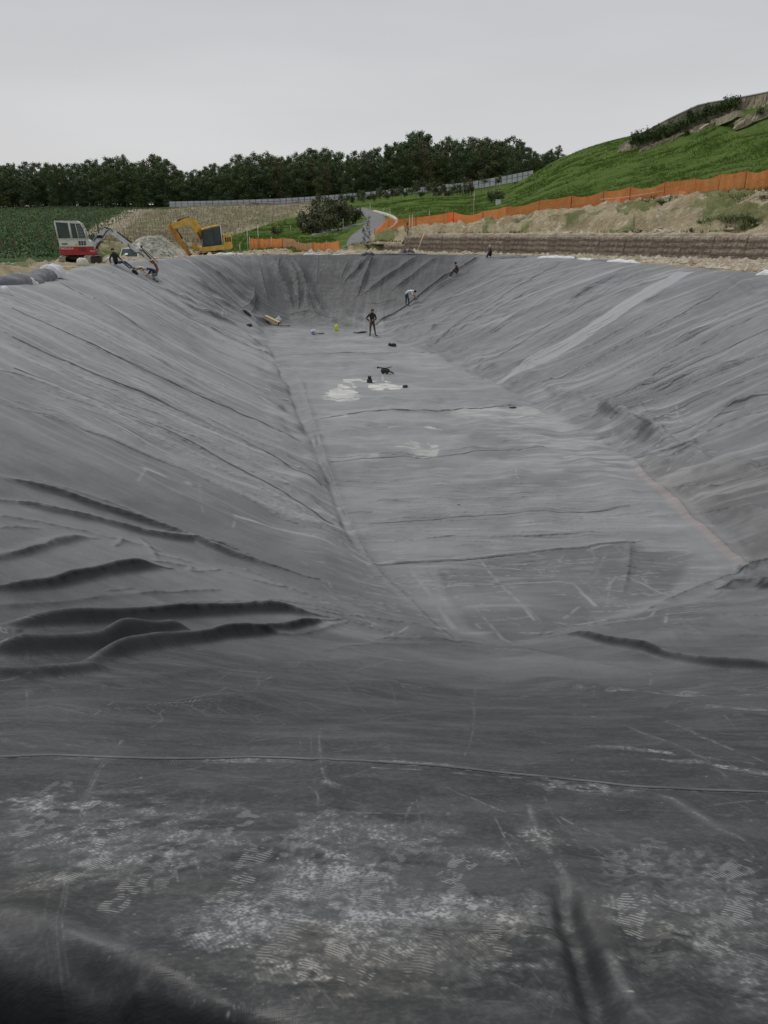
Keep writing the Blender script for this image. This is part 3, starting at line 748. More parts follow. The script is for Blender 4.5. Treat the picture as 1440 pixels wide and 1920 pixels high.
for q_, rx_, ry_2 in ((pw_[0], 1.6, 3.2), (pw_[1], 2.2, 2.5)): fold *= 1 - sstep(1.15, .8, np.hypot((X - q_[0]) / rx_, (Y - q_[1]) / ry_2))
# the berm rolls off under the photographer's feet, bottom left
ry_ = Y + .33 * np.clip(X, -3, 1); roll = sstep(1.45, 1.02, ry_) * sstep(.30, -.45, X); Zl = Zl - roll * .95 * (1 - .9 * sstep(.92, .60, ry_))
Zl = Zl + fold
Zl = np.where(-dR > OUT, Zl - (-dR - OUT) * .8, Zl)
keep_v = (-dR < OUT + .55)
Fk = F[keep_v[F].all(1)]
used = np.unique(Fk); remap = np.full(len(X), -1); remap[used] = np.arange(len(used)); Fk = remap[Fk][:, ::-1]

# ---- dust, scuffs and footprints: two mask sheets worked out here in metres on the liner
def grid_noise(h, w_, cy, cx, seed, oct=3):
    r = np.random.default_rng(seed); out_ = np.zeros((h, w_), np.float32); a = .5; tot = 0
    for k in range(oct):
        ny_, nx2 = int(cy * 2 ** k) + 2, int(cx * 2 ** k) + 2
        G = r.random((ny_, nx2)).astype(np.float32)
        yy = np.linspace(0, ny_ - 1.001, h, dtype=np.float32); xx = np.linspace(0, nx2 - 1.001, w_, dtype=np.float32)
        j = yy.astype(int); i = xx.astype(int); v = yy - j; u = xx - i; v = v * v * (3 - 2 * v); u = u * u * (3 - 2 * u)
        top = G[j][:, i] * (1 - u) + G[j][:, i + 1] * u; bot = G[j + 1][:, i] * (1 - u) + G[j + 1][:, i + 1] * u
        out_ += a * (top * (1 - v)[:, None] + bot * v[:, None]); tot += a; a *= .55
    return out_ / tot
class Sheet:
    def __init__(s, x0, x1, y0, y1, res):
        s.x0, s.x1, s.y0, s.y1, s.res = x0, x1, y0, y1, res; s.w = int((x1 - x0) / res); s.h = int((y1 - y0) / res)
        s.D = np.zeros((s.h, s.w), np.float32); s.H = np.full((s.h, s.w), .5, np.float32); s.C = np.zeros((s.h, s.w), np.float32)
    def win(s, xa, xb, ya, yb):
        i0 = max(0, int((xa - s.x0) / s.res)); i1 = min(s.w, int((xb - s.x0) / s.res) + 2); j0 = max(0, int((ya - s.y0) / s.res)); j1 = min(s.h, int((yb - s.y0) / s.res) + 2)
        if i1 <= i0 or j1 <= j0: return None
        x = s.x0 + (np.arange(i0, i1) + .5) * s.res; y = s.y0 + (np.arange(j0, j1) + .5) * s.res
        return slice(j0, j1), slice(i0, i1), x[None, :].astype(np.float32), y[:, None].astype(np.float32)
    def stroke(s, Q, wd, a, ch='D', soft=1.0, broken=0., seed=0):
        Q = np.asarray(Q)[:, :2]
        for i in range(len(Q) - 1):
            (ax, ay), (bx, by) = Q[i], Q[i + 1]; wn = s.win(min(ax, bx) - wd * 2, max(ax, bx) + wd * 2, min(ay, by) - wd * 2, max(ay, by) + wd * 2)
            if wn is None: continue
            js, is_, x, y = wn; dx, dy = bx - ax, by - ay; L2 = dx * dx + dy * dy + 1e-9
            t = np.clip(((x - ax) * dx + (y - ay) * dy) / L2, 0, 1); d = np.hypot(x - ax - t * dx, y - ay - t * dy)
            v = a * np.exp(-(d / wd) ** 2)
            if broken: v = v * sstep(broken - .25, broken + .25, vnoise((x + 0 * y) / (wd * 5), (y + 0 * x) / (wd * 5), seed))
            A = getattr(s, ch); cur = A[js, is_]
            if ch == 'H': A[js, is_] = cur + v
            else: A[js, is_] = np.maximum(cur, v)
    def cloud(s, c, rx, ry, ang, a, seed=0, fine=9., ch='D', thr=.35, hatch=True):
        m = max(rx, ry) * 1.8; wn = s.win(c[0] - m, c[0] + m, c[1] - m, c[1] + m)
        if wn is None: return
        js, is_, x, y = wn; ca, sa = math.cos(ang), math.sin(ang); u = ((x - c[0]) * ca + (y - c[1]) * sa); v = (-(x - c[0]) * sa + (y - c[1]) * ca)
        n = fbm(u * fine / max(rx, ry) * .7, v * fine / max(rx, ry) * 1.4, 5, seed)
        e_ = np.exp(-((u / rx) ** 2 + (v / ry) ** 2) * 1.3); g1_ = fbm((x + 0 * y) / .022, (y + 0 * x) / .03, 3, seed + 5)
        wob = fbm((x + 0 * y) / .12, (y + 0 * x) / .12, 2, seed + 9); hd_ = .6 + (seed % 7) * .16
        ht = sstep(-.5, .8, np.sin(2 * np.pi * ((x * math.cos(hd_) + y * math.sin(hd_)) / .0145) + wob * 14)) if hatch else 1
        k = a * 1.5 * e_ * sstep(thr, thr + .3, n * (.5 + .7 * e_)) * (.35 + .9 * sstep(.38, .66, g1_)) * (.45 + .55 * ht)
        A = getattr(s, ch); A[js, is_] = np.clip(A[js, is_] + k, 0, 1.2)
    def sole(s, c, d, L=.30, W=.115, a=.5, seed=0, pitch=.0125, across=True):
        """one boot print: ribbed sole left in pale dust"""
        m = L * .75; wn = s.win(c[0] - m, c[0] + m, c[1] - m, c[1] + m)
        if wn is None: return
        js, is_, x, y = wn; d = np.array(d) / np.linalg.norm(d); u = (x - c[0]) * d[0] + (y - c[1]) * d[1]; v = -(x - c[0]) * d[1] + (y - c[1]) * d[0]
        wl = W / 2 * (1 - .25 * np.exp(-((u + .03) / .05) ** 2)); mask = sstep(1.08, .9, np.sqrt((u / (L / 2)) ** 4 + (v / wl) ** 4))
        rib = sstep(-.1, .7, np.sin(2 * np.pi * (u / pitch) + (np.abs(v) * 60)))
        n = fbm(x / .035, y / .035, 3, seed); sp = sstep(.42, .62, n)
        k = a * mask * rib * sp
        A = s.D[js, is_]; s.D[js, is_] = np.maximum(A, k)
        s.H[js, is_] -= .10 * mask * rib * sp
    def image(s, name):
        im = bpy.data.images.new(name, s.w, s.h, alpha=False, is_data=True)
        P = np.ones((s.h, s.w, 4), np.float32); P[..., 0] = np.clip(s.D, 0, 1); P[..., 1] = np.clip(s.H, 0, 1); P[..., 2] = np.clip(s.C, 0, 1)
        im.pixels.foreach_set(P.ravel()); im.pack(); return im
def hl(P): return smoothline(hits(P)[:, :2], 1)

SA = Sheet(-5.2, 5.6, .3, 9.9, .0035)
hA, wA = SA.h, SA.w
r2 = random.Random(5)
# base film of dust
SA.D += .05 * np.clip((grid_noise(hA, wA, 30, 10, 1, 5) - .47) * 5, 0, 1) + .05 * np.clip((grid_noise(hA, wA, 90, 24, 2, 4) - .5) * 5, 0, 1)
SA.D += .05 * np.clip((grid_noise(hA, wA, 900, 700, 3, 2) - .5) * 4, 0, 1)
# walked area: dust clouds
for (px, py, rx, ry, an, a, th) in [(120, 1500, .55, .16, .1, .34, .35), (260, 1600, .40, .12, .5, .40, .35), (470, 1680, .32, .10, .2, .42, .35), (430, 1740, .22, .08, .4, .5, .3), (640, 1620, .22, .2, 1.2, .45, .35),
        (700, 1720, .30, .10, 0, .5, .35), (860, 1700, .32, .07, 0, .6, .3), (960, 1715, .14, .06, .3, .85, .28), (820, 1690, .2, .05, .2, .6, .3), (560, 1820, .28, .08, -.3, .5, .35), (650, 1640, .08, .14, 0, .6, .3),
        (455, 1700, .04, .02, 0, .8, .2), (455, 1430, .35, .05, -.1, .5, .35), (620, 1475, .06, .03, -.5, .8, .2), (740, 1440, .8, .04, -.05, .3, .35), (1090, 1480, .4, .12, -.1, .3, .4), (930, 1600, .1, .05, .6, .5, .35),
        (1350, 1640, .4, .18, .4, .22, .38), (1200, 1620, .25, .14, 0, .25, .4), (1400, 1830, .2, .16, .2, .3, .4), (1010, 1570, .18, .12, -.8, .35, .4), (170, 1420, .3, .05, .2, .25, .4), (90, 1640, .12, .03, .6, .7, .3),
        (500, 1560, 1.3, .30, 0, .30, .38), (900, 1760, .9, .2, 0, .28, .40), (600, 1700, .8, .16, .1, .36, .36), (1300, 1720, .5, .25, 0, .26, .38), (150, 1560, .6, .2, .3, .34, .36), (760, 1560, .6, .14, -.2, .2, .4), (1250, 1300, 1.2, .35, -.45, .38, .42), (1380, 1330, .6, .2, -.4, .45, .42), (700, 1240, 1.4, .15, 0, .25, .45), (1300, 1230, 1.2, .2, -.15, .4, .42),
        (1240, 1420, .8, .05, -.55, .35, .35), (1390, 1450, .7, .05, -.5, .35, .35)]:
    p = hit(px, py); SA.cloud(p, rx, ry * (2.0 if py > 1500 else 1.25), an, a, seed=int(px + py), thr=th, hatch=(py > 1500))
# fine speckle of grit
gm = grid_noise(hA, wA, 700, 800, 8, 2); zone = np.clip(grid_noise(hA, wA, 16, 18, 9, 3) * 3 - 1.2, 0, 1)
yy_ = (SA.y0 + np.arange(hA) * SA.res)[:, None]; nearz = np.clip((3.4 - yy_) / 1.5, 0, 1)
SA.D = np.maximum(SA.D, (gm > .83) * zone * nearz * .55); del gm
# boot prints
soles = [(95, 1640, 260, 1560), (330, 1590, 420, 1520), (60, 1500, 180, 1430), (30, 1560, 140, 1480), (280, 1660, 340, 1560), (430, 1640, 520, 1560), (395, 1700, 470, 1620), (510, 1600, 600, 1540), (560, 1840, 640, 1760), (500, 1800, 560, 1720),
         (650, 1850, 720, 1780), (600, 1680, 680, 1590), (690, 1700, 720, 1600), (760, 1740, 780, 1640), (850, 1730, 850, 1640), (930, 1760, 935, 1660), (1010, 1730, 1010, 1620), (1150, 1640, 1150, 1560), (1220, 1620, 1230, 1550),
         (1330, 1640, 1440, 1600), (1380, 1720, 1400, 1640), (1410, 1830, 1420, 1740), (1330, 1780, 1360, 1700), (1180, 1750, 1190, 1660), (830, 1650, 900, 1580), (480, 1720, 560, 1640), (200, 1700, 270, 1620),
         (720, 1620, 800, 1560), (560, 1560, 640, 1500), (160, 1580, 260, 1500), (1440, 1700, 1500, 1650), (930, 1820, 940, 1730), (430, 1560, 500, 1490), (620, 1760, 690, 1680), (780, 1830, 800, 1750)]
for i in range(26):     # faint older prints further up the slope
    x, y = r2.uniform(-4, 4.5), r2.uniform(2.6, 8.5); an = r2.uniform(.3, 2.8); SA.sole((x, y), (math.cos(an), math.sin(an)), a=r2.uniform(.12, .3), seed=100 + i, pitch=.016)
# seam and scratches
SEAM = [(-200, 1416), (0, 1418), (200, 1418), (350, 1423), (500, 1428), (720, 1440), (900, 1452), (1050, 1466), (1250, 1481), (1440, 1491), (1600, 1500)]
S_ = hl(SEAM); SA.stroke(S_, .005, .62, broken=.25, seed=2); SA.stroke(S_ + [0, -.018], .006, .3, broken=.45, seed=5); SA.stroke(S_, .012, .25, 'H')
SA.stroke(hl([(700, 1448), (900, 1460), (1060, 1472)]), .012, .55, broken=.5, seed=8)
for P, wd, a in [([(228, 1388), (190, 1440), (160, 1490), (140, 1545)], .006, .5), ([(215, 1395), (178, 1450), (148, 1500)], .004, .4), ([(140, 1545), (125, 1600), (112, 1680), (106, 1780), (112, 1860), (128, 1940)], .003, .45),
              ([(128, 1600), (118, 1700), (120, 1800), (140, 1930)], .003, .4), ([(92, 1600), (84, 1720), (92, 1850)], .004, .22), ([(600, 1380), (598, 1400), (602, 1440), (605, 1460), (620, 1482)], .007, .5),
              ([(560, 1385), (566, 1420)], .004, .3), ([(582, 1385), (585, 1425)], .004, .3), ([(600, 1378), (660, 1370), (780, 1336), (850, 1330)], .006, .4), ([(886, 1310), (890, 1350), (884, 1390), (870, 1425)], .004, .4),
              ([(720, 1352), (780, 1340), (850, 1325)], .005, .3), ([(1165, 1362), (1210, 1385), (1270, 1410), (1330, 1440), (1390, 1480)], .02, .4), ([(1250, 1354), (1300, 1380), (1370, 1415), (1440, 1440)], .014, .35),
              ([(1240, 1494), (1290, 1520), (1340, 1550), (1400, 1580), (1440, 1590)], .010, .55), ([(820, 1478), (870, 1500), (920, 1520), (975, 1535)], .006, .55), ([(990, 1515), (1000, 1550), (1030, 1600), (1060, 1650)], .02, .45),
              ([(1060, 1650), (1100, 1710), (1140, 1790), (1170, 1850), (1200, 1900)], .02, .35), ([(1020, 1520), (1080, 1550), (1160, 1580), (1260, 1592)], .008, .4), ([(925, 1530), (955, 1580), (985, 1640)], .006, .4), ([(320, 1582), (332, 1640)], .004, .5),
              ([(365, 1598), (378, 1640)], .004, .5), ([(190, 1750), (210, 1710), (240, 1670)], .004, .3), ([(1020, 1500), (1040, 1540), (1120, 1590), (1220, 1640)], .006, .35), ([(590, 1195), (620, 1250), (660, 1310), (710, 1370)], .006, .25),
              ([(610, 1350), (560, 1330), (480, 1310)], .006, .2), ([(780, 1500), (790, 1550)], .004, .35), ([(1175, 1600), (1230, 1640), (1300, 1690), (1350, 1690)], .006, .25), ([(300, 1700), (290, 1740), (250, 1790)], .003, .3),
              ([(235, 1300), (215, 1325), (225, 1340)], .004, .2), ([(500, 1250), (620, 1265), (760, 1240), (820, 1238)], .012, .35), ([(540, 1260), (600, 1285), (720, 1270), (860, 1290)], .01, .25), ([(50, 1300), (50, 1335)], .005, .3),
              ([(0, 1322), (120, 1323), (300, 1326)], .006, .25), ([(390, 1322), (560, 1335)], .008, .2), ([(470, 1395), (540, 1388), (620, 1392)], .006, .3), ([(610, 1395), (680, 1392), (730, 1385)], .007, .4)]:
    SA.stroke(hl(P), wd * .9, a * .7, broken=.4, seed=int(P[0][0])); SA.stroke(hl(P), wd * 3.5, a * .22, broken=.45, seed=int(P[0][0]) + 1)
for i in range(650):
    x, y = r2.uniform(-4.6, 5), r2.uniform(1.0, 9.5); an = r2.gauss(0, .35) + (math.pi / 2 if r2.random() < .15 else 0); L = r2.uniform(.05, .5) * (1 + y * .15); cv = r2.gauss(0, .4)
    P = [(x + L * t * math.cos(an + cv * t), y + L * t * math.sin(an + cv * t)) for t in (0, .33, .66, 1)]
    SA.stroke(P, r2.uniform(.0025, .006) * (1 + y * .12), r2.uniform(.06, .26), broken=.35, seed=i)
for i in range(150):     # chips of clay
    x, y = r2.uniform(-2.5, 3), r2.uniform(1.0, 4.2); q = r2.uniform(.002, .0045); SA.stroke([(x, y), (x + q, y + q)], q, r2.uniform(.5, .9)); SA.stroke([(x, y), (x + q, y + q)], q, .7, 'C')
for px, py, q in [(1017, 1464, .012), (1064, 1581, .005), (1180, 1858, .005), (1110, 1345, .012), (830, 1858, .005)]:
    p = hit(px, py); SA.stroke([p[:2], (p[0] + q * 1.5, p[1])], q, .95); SA.stroke([p[:2], (p[0] + q * 1.5, p[1])], q, 1, 'C')
SA.C += np.clip((grid_noise(hA, wA, 14, 16, 12, 3) - .5) * 3, 0, 1) * nearz * .5
# factory print on the sheet: a worn stamp, outline box over a line of marks
def uv_pt(c, e1, e2, u, v): return (c[0] + e1[0] * u + e2[0] * v, c[1] + e1[1] * u + e2[1] * v)
cc, ex_, ey_ = hits([(335, 1325), (365, 1325), (345, 1300)]); e1 = (ex_ - cc)[:2]; e1 /= np.linalg.norm(e1); e2 = np.array([.25, .97])
for seg in [[(-.03, .02), (-.01, .22)], [(-.01, .22), (.17, .22)], [(.24, .24), (.25, .08), (.2, .04)], [(.03, .07), (.16, .07)], [(.05, .13), (.14, .14)]]:
    SA.stroke([uv_pt(cc, e1, e2, *q) for q in seg], .008, .5, broken=.3, seed=3)
for k in range(9):
    u = -.12 + k * .038; h_ = r2.choice([.05, .07])
    SA.stroke([uv_pt(cc, e1, e2, u, -.02), uv_pt(cc, e1, e2, u + .008, -.02 - h_)], .005, .5, broken=.25, seed=k)
    if k % 2: SA.stroke([uv_pt(cc, e1, e2, u, -.02 - h_ / 2), uv_pt(cc, e1, e2, u + .022, -.02 - h_ / 2)], .005, .45)
    SA.stroke([uv_pt(cc, e1, e2, u, -.15), uv_pt(cc, e1, e2, u + .012, -.19)], .005, .35, broken=.3, seed=k + 40)

SB = Sheet(-18, 18, 7.5, 73.5, .028); SB.H[:] = 0
hB, wB = SB.h, SB.w
xB, yB = np.meshgrid(SB.x0 + (np.arange(wB) + .5) * SB.res, SB.y0 + (np.arange(hB) + .5) * SB.res)
SB.D += .22 * np.clip((grid_noise(hB, wB, 60, 12, 4, 5) - .42) * 3, 0, 1) + .10 * grid_noise(hB, wB, 700, 60, 5, 2)
zb_, dRb, dFb, dFsb, arcb, arcFb, Tb = [np.asarray(q)[...] for q in (lambda s=3: [bil(g, BX0, BY0, BS, xB, yB) for g in (BG, BdR, _a, _b, _c, _d, _e)])()]
inFb = sstep(-.15, .15, dFsb); inFbs = np.where(xB < 2 + (yB - 30) * -.1, sstep(-1.2, 1.2, dFsb), inFb)
# long drag marks down the banks
st = vnoise(arcb * 5 + Tb * 7, Tb * 2.0 + arcb * .15, 81); st2 = vnoise(arcb * 14 + Tb * 16, Tb * 5 + arcb * .3, 82); bk = fbm(xB * .8, yB * .8, 3, 83)
SB.D += (1 - inFb) * sstep(11, 19, yB) * (np.clip(st - .62, 0, 1) * 1.0 + np.clip(st2 - .68, 0, 1) * .9 * sstep(.45, .6, bk))
# floor sheet greyer and dustier
fn = fbm(xB * .3, yB * 1.1, 5, 85); SB.D += inFbs * (.12 + .26 * fn) + inFb * np.clip(vnoise(xB * 1.2, yB * 9, 86) - .72, 0, 1) * .9
def polyW(P): return [tuple(p[:2]) for p in hits(P)]
def zone_(P, blur=.3):
    W_ = polyW(P); d, _ = poly_dist(xB, yB, W_); return sstep(-blur, blur, np.where(inside(xB, yB, W_), d, -d))
z1 = zone_([(795, 1065), (960, 1046), (1170, 1020), (1300, 1040), (1250, 1125), (1080, 1175), (960, 1205), (880, 1180)], .12); SB.D -= z1 * (.11 + .20 * fn) * .9
z2 = zone_([(860, 768), (1000, 760), (1120, 800), (1220, 880), (1150, 900), (1000, 850), (900, 800)], .8); SB.D += z2 * .75 * np.clip(fbm(xB * 1.0, yB * 5, 4, 87) - .42, 0, 1) * 2
z3 = zone_([(1170, 852), (1250, 920), (1320, 990), (1415, 1062), (1380, 1066), (1290, 985), (1220, 910)], .05); SB.D += z3 * .12; SB.C += z3 * .5
z4 = zone_([(1150, 850), (1440, 880), (1440, 1050), (1330, 1000)], .6); SB.C += z4 * .35 * np.clip(fbm(xB * .6, yB * .6, 3, 88) * 2 - .6, 0, 1)
pr = np.array(polyW([(720, 640), (800, 720), (900, 690)])); SB.cloud(tuple(polyW([(715, 632)])[0]), 2.2, 1.2, 0, .6, 5, ch='C')
band = zone_([(1272, 512), (1302, 511), (1180, 586), (1045, 670), (938, 721), (930, 716), (1020, 664), (1120, 602)], .12)
SB.D += band * (.55 + .7 * np.clip(fbm(arcb * 3, Tb * 6, 4, 89) - .3, 0, 1))
SB.D = np.clip(SB.D, 0, 1)
for P, wd, a in [([(520, 666), (650, 664), (760, 662), (852, 655)], .06, .5), ([(585, 780), (660, 780)], .05, .45), ([(700, 1056), (800, 1052), (900, 1048), (940, 1042), (1060, 1032), (1170, 1020)], .035, .7), ([(275, 885), (300, 893), (350, 908)], .10, .65), ([(258, 905), (275, 885)], .03, .5),
              ([(440, 965), (470, 972), (520, 985), (560, 998)], .055, .7), ([(560, 998), (610, 1020), (660, 1045), (692, 1060)], .05, .6), ([(436, 985), (442, 965)], .02, .5), ([(895, 1045), (930, 1090), (960, 1120), (1000, 1165)], .03, .6), ([(1110, 1040), (1120, 1085), (1140, 1130)], .02, .3),
              ([(1135, 1045), (1110, 1085)], .02, .35), ([(1010, 1165), (960, 1120)], .03, .4), ([(850, 1100), (960, 1095), (1070, 1088), (1090, 1110), (1110, 1135)], .03, .55), ([(770, 1070), (800, 1110), (850, 1180)], .09, .45), ([(800, 1050), (840, 1150)], .15, .35),
              ([(1100, 1035), (1150, 1025), (1170, 1018)], .03, .6), ([(1200, 1095), (1250, 1120)], .04, .5), ([(1080, 1080), (1160, 1140)], .015, .4), ([(870, 1120), (960, 1210)], .03, .4), ([(420, 575), (416, 590), (418, 600)], .05, .9), ([(424, 580), (424, 600)], .035, .6),
              ([(520, 485), (519, 510), (516, 540)], .08, .35), ([(860, 890), (875, 875), (880, 860)], .02, .3), ([(1085, 1110), (1100, 1120), (1115, 1135)], .05, .7), ([(1180, 1085), (1230, 1110)], .03, .6), ([(905, 706), (935, 722)], .08, .5), ([(1240, 565), (1150, 620), (1040, 690), (1000, 720)], .04, .3),
              ([(1440, 570), (1300, 600), (1200, 660), (1060, 730)], .04, .3), ([(850, 690), (810, 655), (790, 648)], .03, .35), ([(380, 850), (372, 920), (380, 960)], .03, .25), ([(460, 820), (455, 860)], .02, .25)]:
    SB.stroke(hl(P), wd, a, broken=.3, seed=int(P[0][0] + P[0][1]))
for i in range(1100):
    px = r2.uniform(560, 1300); py = r2.uniform(770, 1190); p = hit(px, py); an = r2.gauss(0, .25); L = r2.uniform(.08, .9); zfac = 1.5 if (px > 950 and py < 900) else 1
    if r2.random() < .2: an += r2.choice([-.9, 1.2])
    SB.stroke([p[:2], (p[0] + L * math.cos(an), p[1] + L * math.sin(an))], r2.uniform(.014, .022), min(1, r2.uniform(.15, .7) * zfac), broken=.35, seed=i)
for i in range(500):
    u = r2.uniform(0, 6); v0 = r2.uniform(.1, .95); K = KL if i % 5 < 4 else KR; P = between(K, u, v0, min(1, v0 + r2.uniform(.01, .05)), 2, 0); SB.stroke(hits(P)[:, :2], r2.uniform(.02, .05), r2.uniform(.2, .55))
# end wall dust thinned: its weaker sky reflection put into the colour
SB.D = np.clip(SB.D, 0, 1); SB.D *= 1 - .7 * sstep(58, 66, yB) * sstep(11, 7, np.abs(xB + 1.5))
SILT = [([(628, 723), (640, 720), (652, 726), (664, 735), (650, 737), (642, 728)], 1), ([(645, 712), (665, 710), (690, 713), (714, 711), (700, 717), (672, 715), (652, 718)], 1), ([(652, 716), (662, 724), (668, 731), (660, 729), (650, 720)], .9),
  ([(682, 724), (700, 719), (722, 719), (760, 725), (755, 729), (730, 728), (712, 732), (696, 734), (686, 728)], 1), ([(712, 706), (724, 712), (738, 717), (726, 718)], .9), ([(606, 742), (614, 731), (632, 727), (650, 731), (668, 732), (682, 737), (670, 748), (650, 754), (630, 750), (608, 748)], .6),
  ([(748, 838), (755, 829), (772, 826), (788, 835), (808, 826), (824, 838), (818, 849), (795, 853), (766, 851)], .42), ([(796, 801), (812, 798), (824, 803), (812, 808)], .5), ([(720, 800), (746, 795), (756, 800), (740, 804)], .35), ([(590, 781), (640, 779), (662, 781), (630, 784)], .3), ([(840, 772), (900, 767), (1010, 766), (1020, 776), (930, 786), (860, 780)], .28), ([(640, 862), (700, 858), (700, 864)], .2)]
swx = xB + (fbm(xB * 2.6, yB * 2.0, 4, 120) - .5) * .7; swy = yB + (fbm(xB * 3.2, yB * 1.4, 5, 121) - .5) * 1.2; sn_ = fbm(xB * 1.6, yB * 6.5, 5, 123)
for P, a_ in SILT:
    W_ = polyW(P); SB.H = np.maximum(SB.H, np.where(inside(swx, swy, W_), a_ * (.15 + .95 * sstep(.36, .62, sn_)), 0))
for i in range(60):
    px, py = r2.uniform(590, 830), r2.gauss(725, 14) if i % 2 else r2.gauss(838, 12); p = hit(px, py); L = r2.uniform(.2, .9); SB.stroke([p[:2], (p[0] + L, p[1] + r2.gauss(0, .1))], r2.uniform(.02, .045), r2.uniform(.15, .5), 'H2') if False else None
# crisp creases, kept as fine relief
SC = Sheet(-18, 18, 7.5, 73.5, .028); SC.H[:] = 0
for Q, h, wd_ in CREASE:
    if Q[:, 1].mean() < 7.5: continue
    wq = min(max(.035, wd_ * .22), .07); SC.stroke(Q, wq, min(.9, .25 + h * 4) * (1 if h > 0 else -1), 'H', broken=.22, seed=int(abs(h) * 1e4) % 97)
for K, nn_ in ((KL, 320), (KR, 230)):
    for i in range(nn_):
        u = rng.uniform(0, 6); v0 = rng.uniform(0, .85); P = between(K, u, v0, min(1, v0 + rng.uniform(.08, .5)), 4, 2); SC.stroke(hits(P)[:, :2], rng.uniform(.028, .05), rng.uniform(.06, .34) * (1 if i % 4 else -1), 'H', broken=.3, seed=i)
for i in range(420):
    px, py = rng.uniform(540, 1200), rng.uniform(660, 1100); q = hit(px, py)
    if q.z > -4.6: continue
    L = rng.uniform(.3, 2.2); an = rng.normal(.05, .10); SC.stroke([(q.x, q.y), (q.x + L * .5 * math.cos(an), q.y + L * .5 * math.sin(an) + rng.normal(0, .03)), (q.x + L * math.cos(an), q.y + L * math.sin(an))], .028, rng.uniform(.12, .5), 'H', broken=.3, seed=i)
for i in range(22):
    x = rng.uniform(-11, 9); yy0 = 71; L = rng.uniform(2, 7); SC.stroke([(x, yy0), (x + rng.normal(0, .6), yy0 - L * .5), (x + rng.normal(0, 1.4), yy0 - L)], rng.uniform(.04, .06), rng.uniform(.08, .3), 'H', broken=.2, seed=i)
SC.H = np.clip(.35 + SC.H * .5, 0, 1)
for Q, h, wd_ in CREASE:
    if Q[:, 1].mean() < 7.5 and h > 0 and wd_ > .1: SA.stroke(Q, .012, .16, 'H', broken=.2, seed=4)
for i in range(130):     # tight little puckers on the near bank
    x, y = r2.uniform(-4.8, 5.2), r2.uniform(3.0, 9.6); an = r2.gauss(.1 * x, .22); L = r2.uniform(.2, 1.3); SA.stroke([(x, y), (x + L * .5 * math.cos(an), y + L * .5 * math.sin(an) + r2.gauss(0, .04)), (x + L * math.cos(an), y + L * math.sin(an))], .012 + .001 * y, r2.uniform(.08, .3), 'H', broken=.2, seed=i)
imC = SC.image('basin_creases')
_gr = grid_noise(hA, wA, 1100, 1200, 77, 2); _g2 = grid_noise(hA, wA, 150, 160, 78, 3)
SA.D = np.where(SA.D > .1, .1 + .62 * (1 - np.exp(-(SA.D - .1) * 1.5)) * (.25 + 1.6 * np.clip((_gr - .34) * 2.2, 0, 1)) * (.45 + 1.05 * np.clip((_g2 - .38) * 3.2, 0, 1)), SA.D); del _gr, _g2
for i, (a, b, c, d) in enumerate(soles):
    p, q = hits([(a, b), (c, d)]); SA.sole((p + .15 * (q - p) / np.linalg.norm(q - p))[:2], (q - p)[:2], a=r2.uniform(.32, .72), seed=i, pitch=r2.choice([.012, .014, .017]))

imA = SA.image('near_dust'); imB = SB.image('basin_dust')

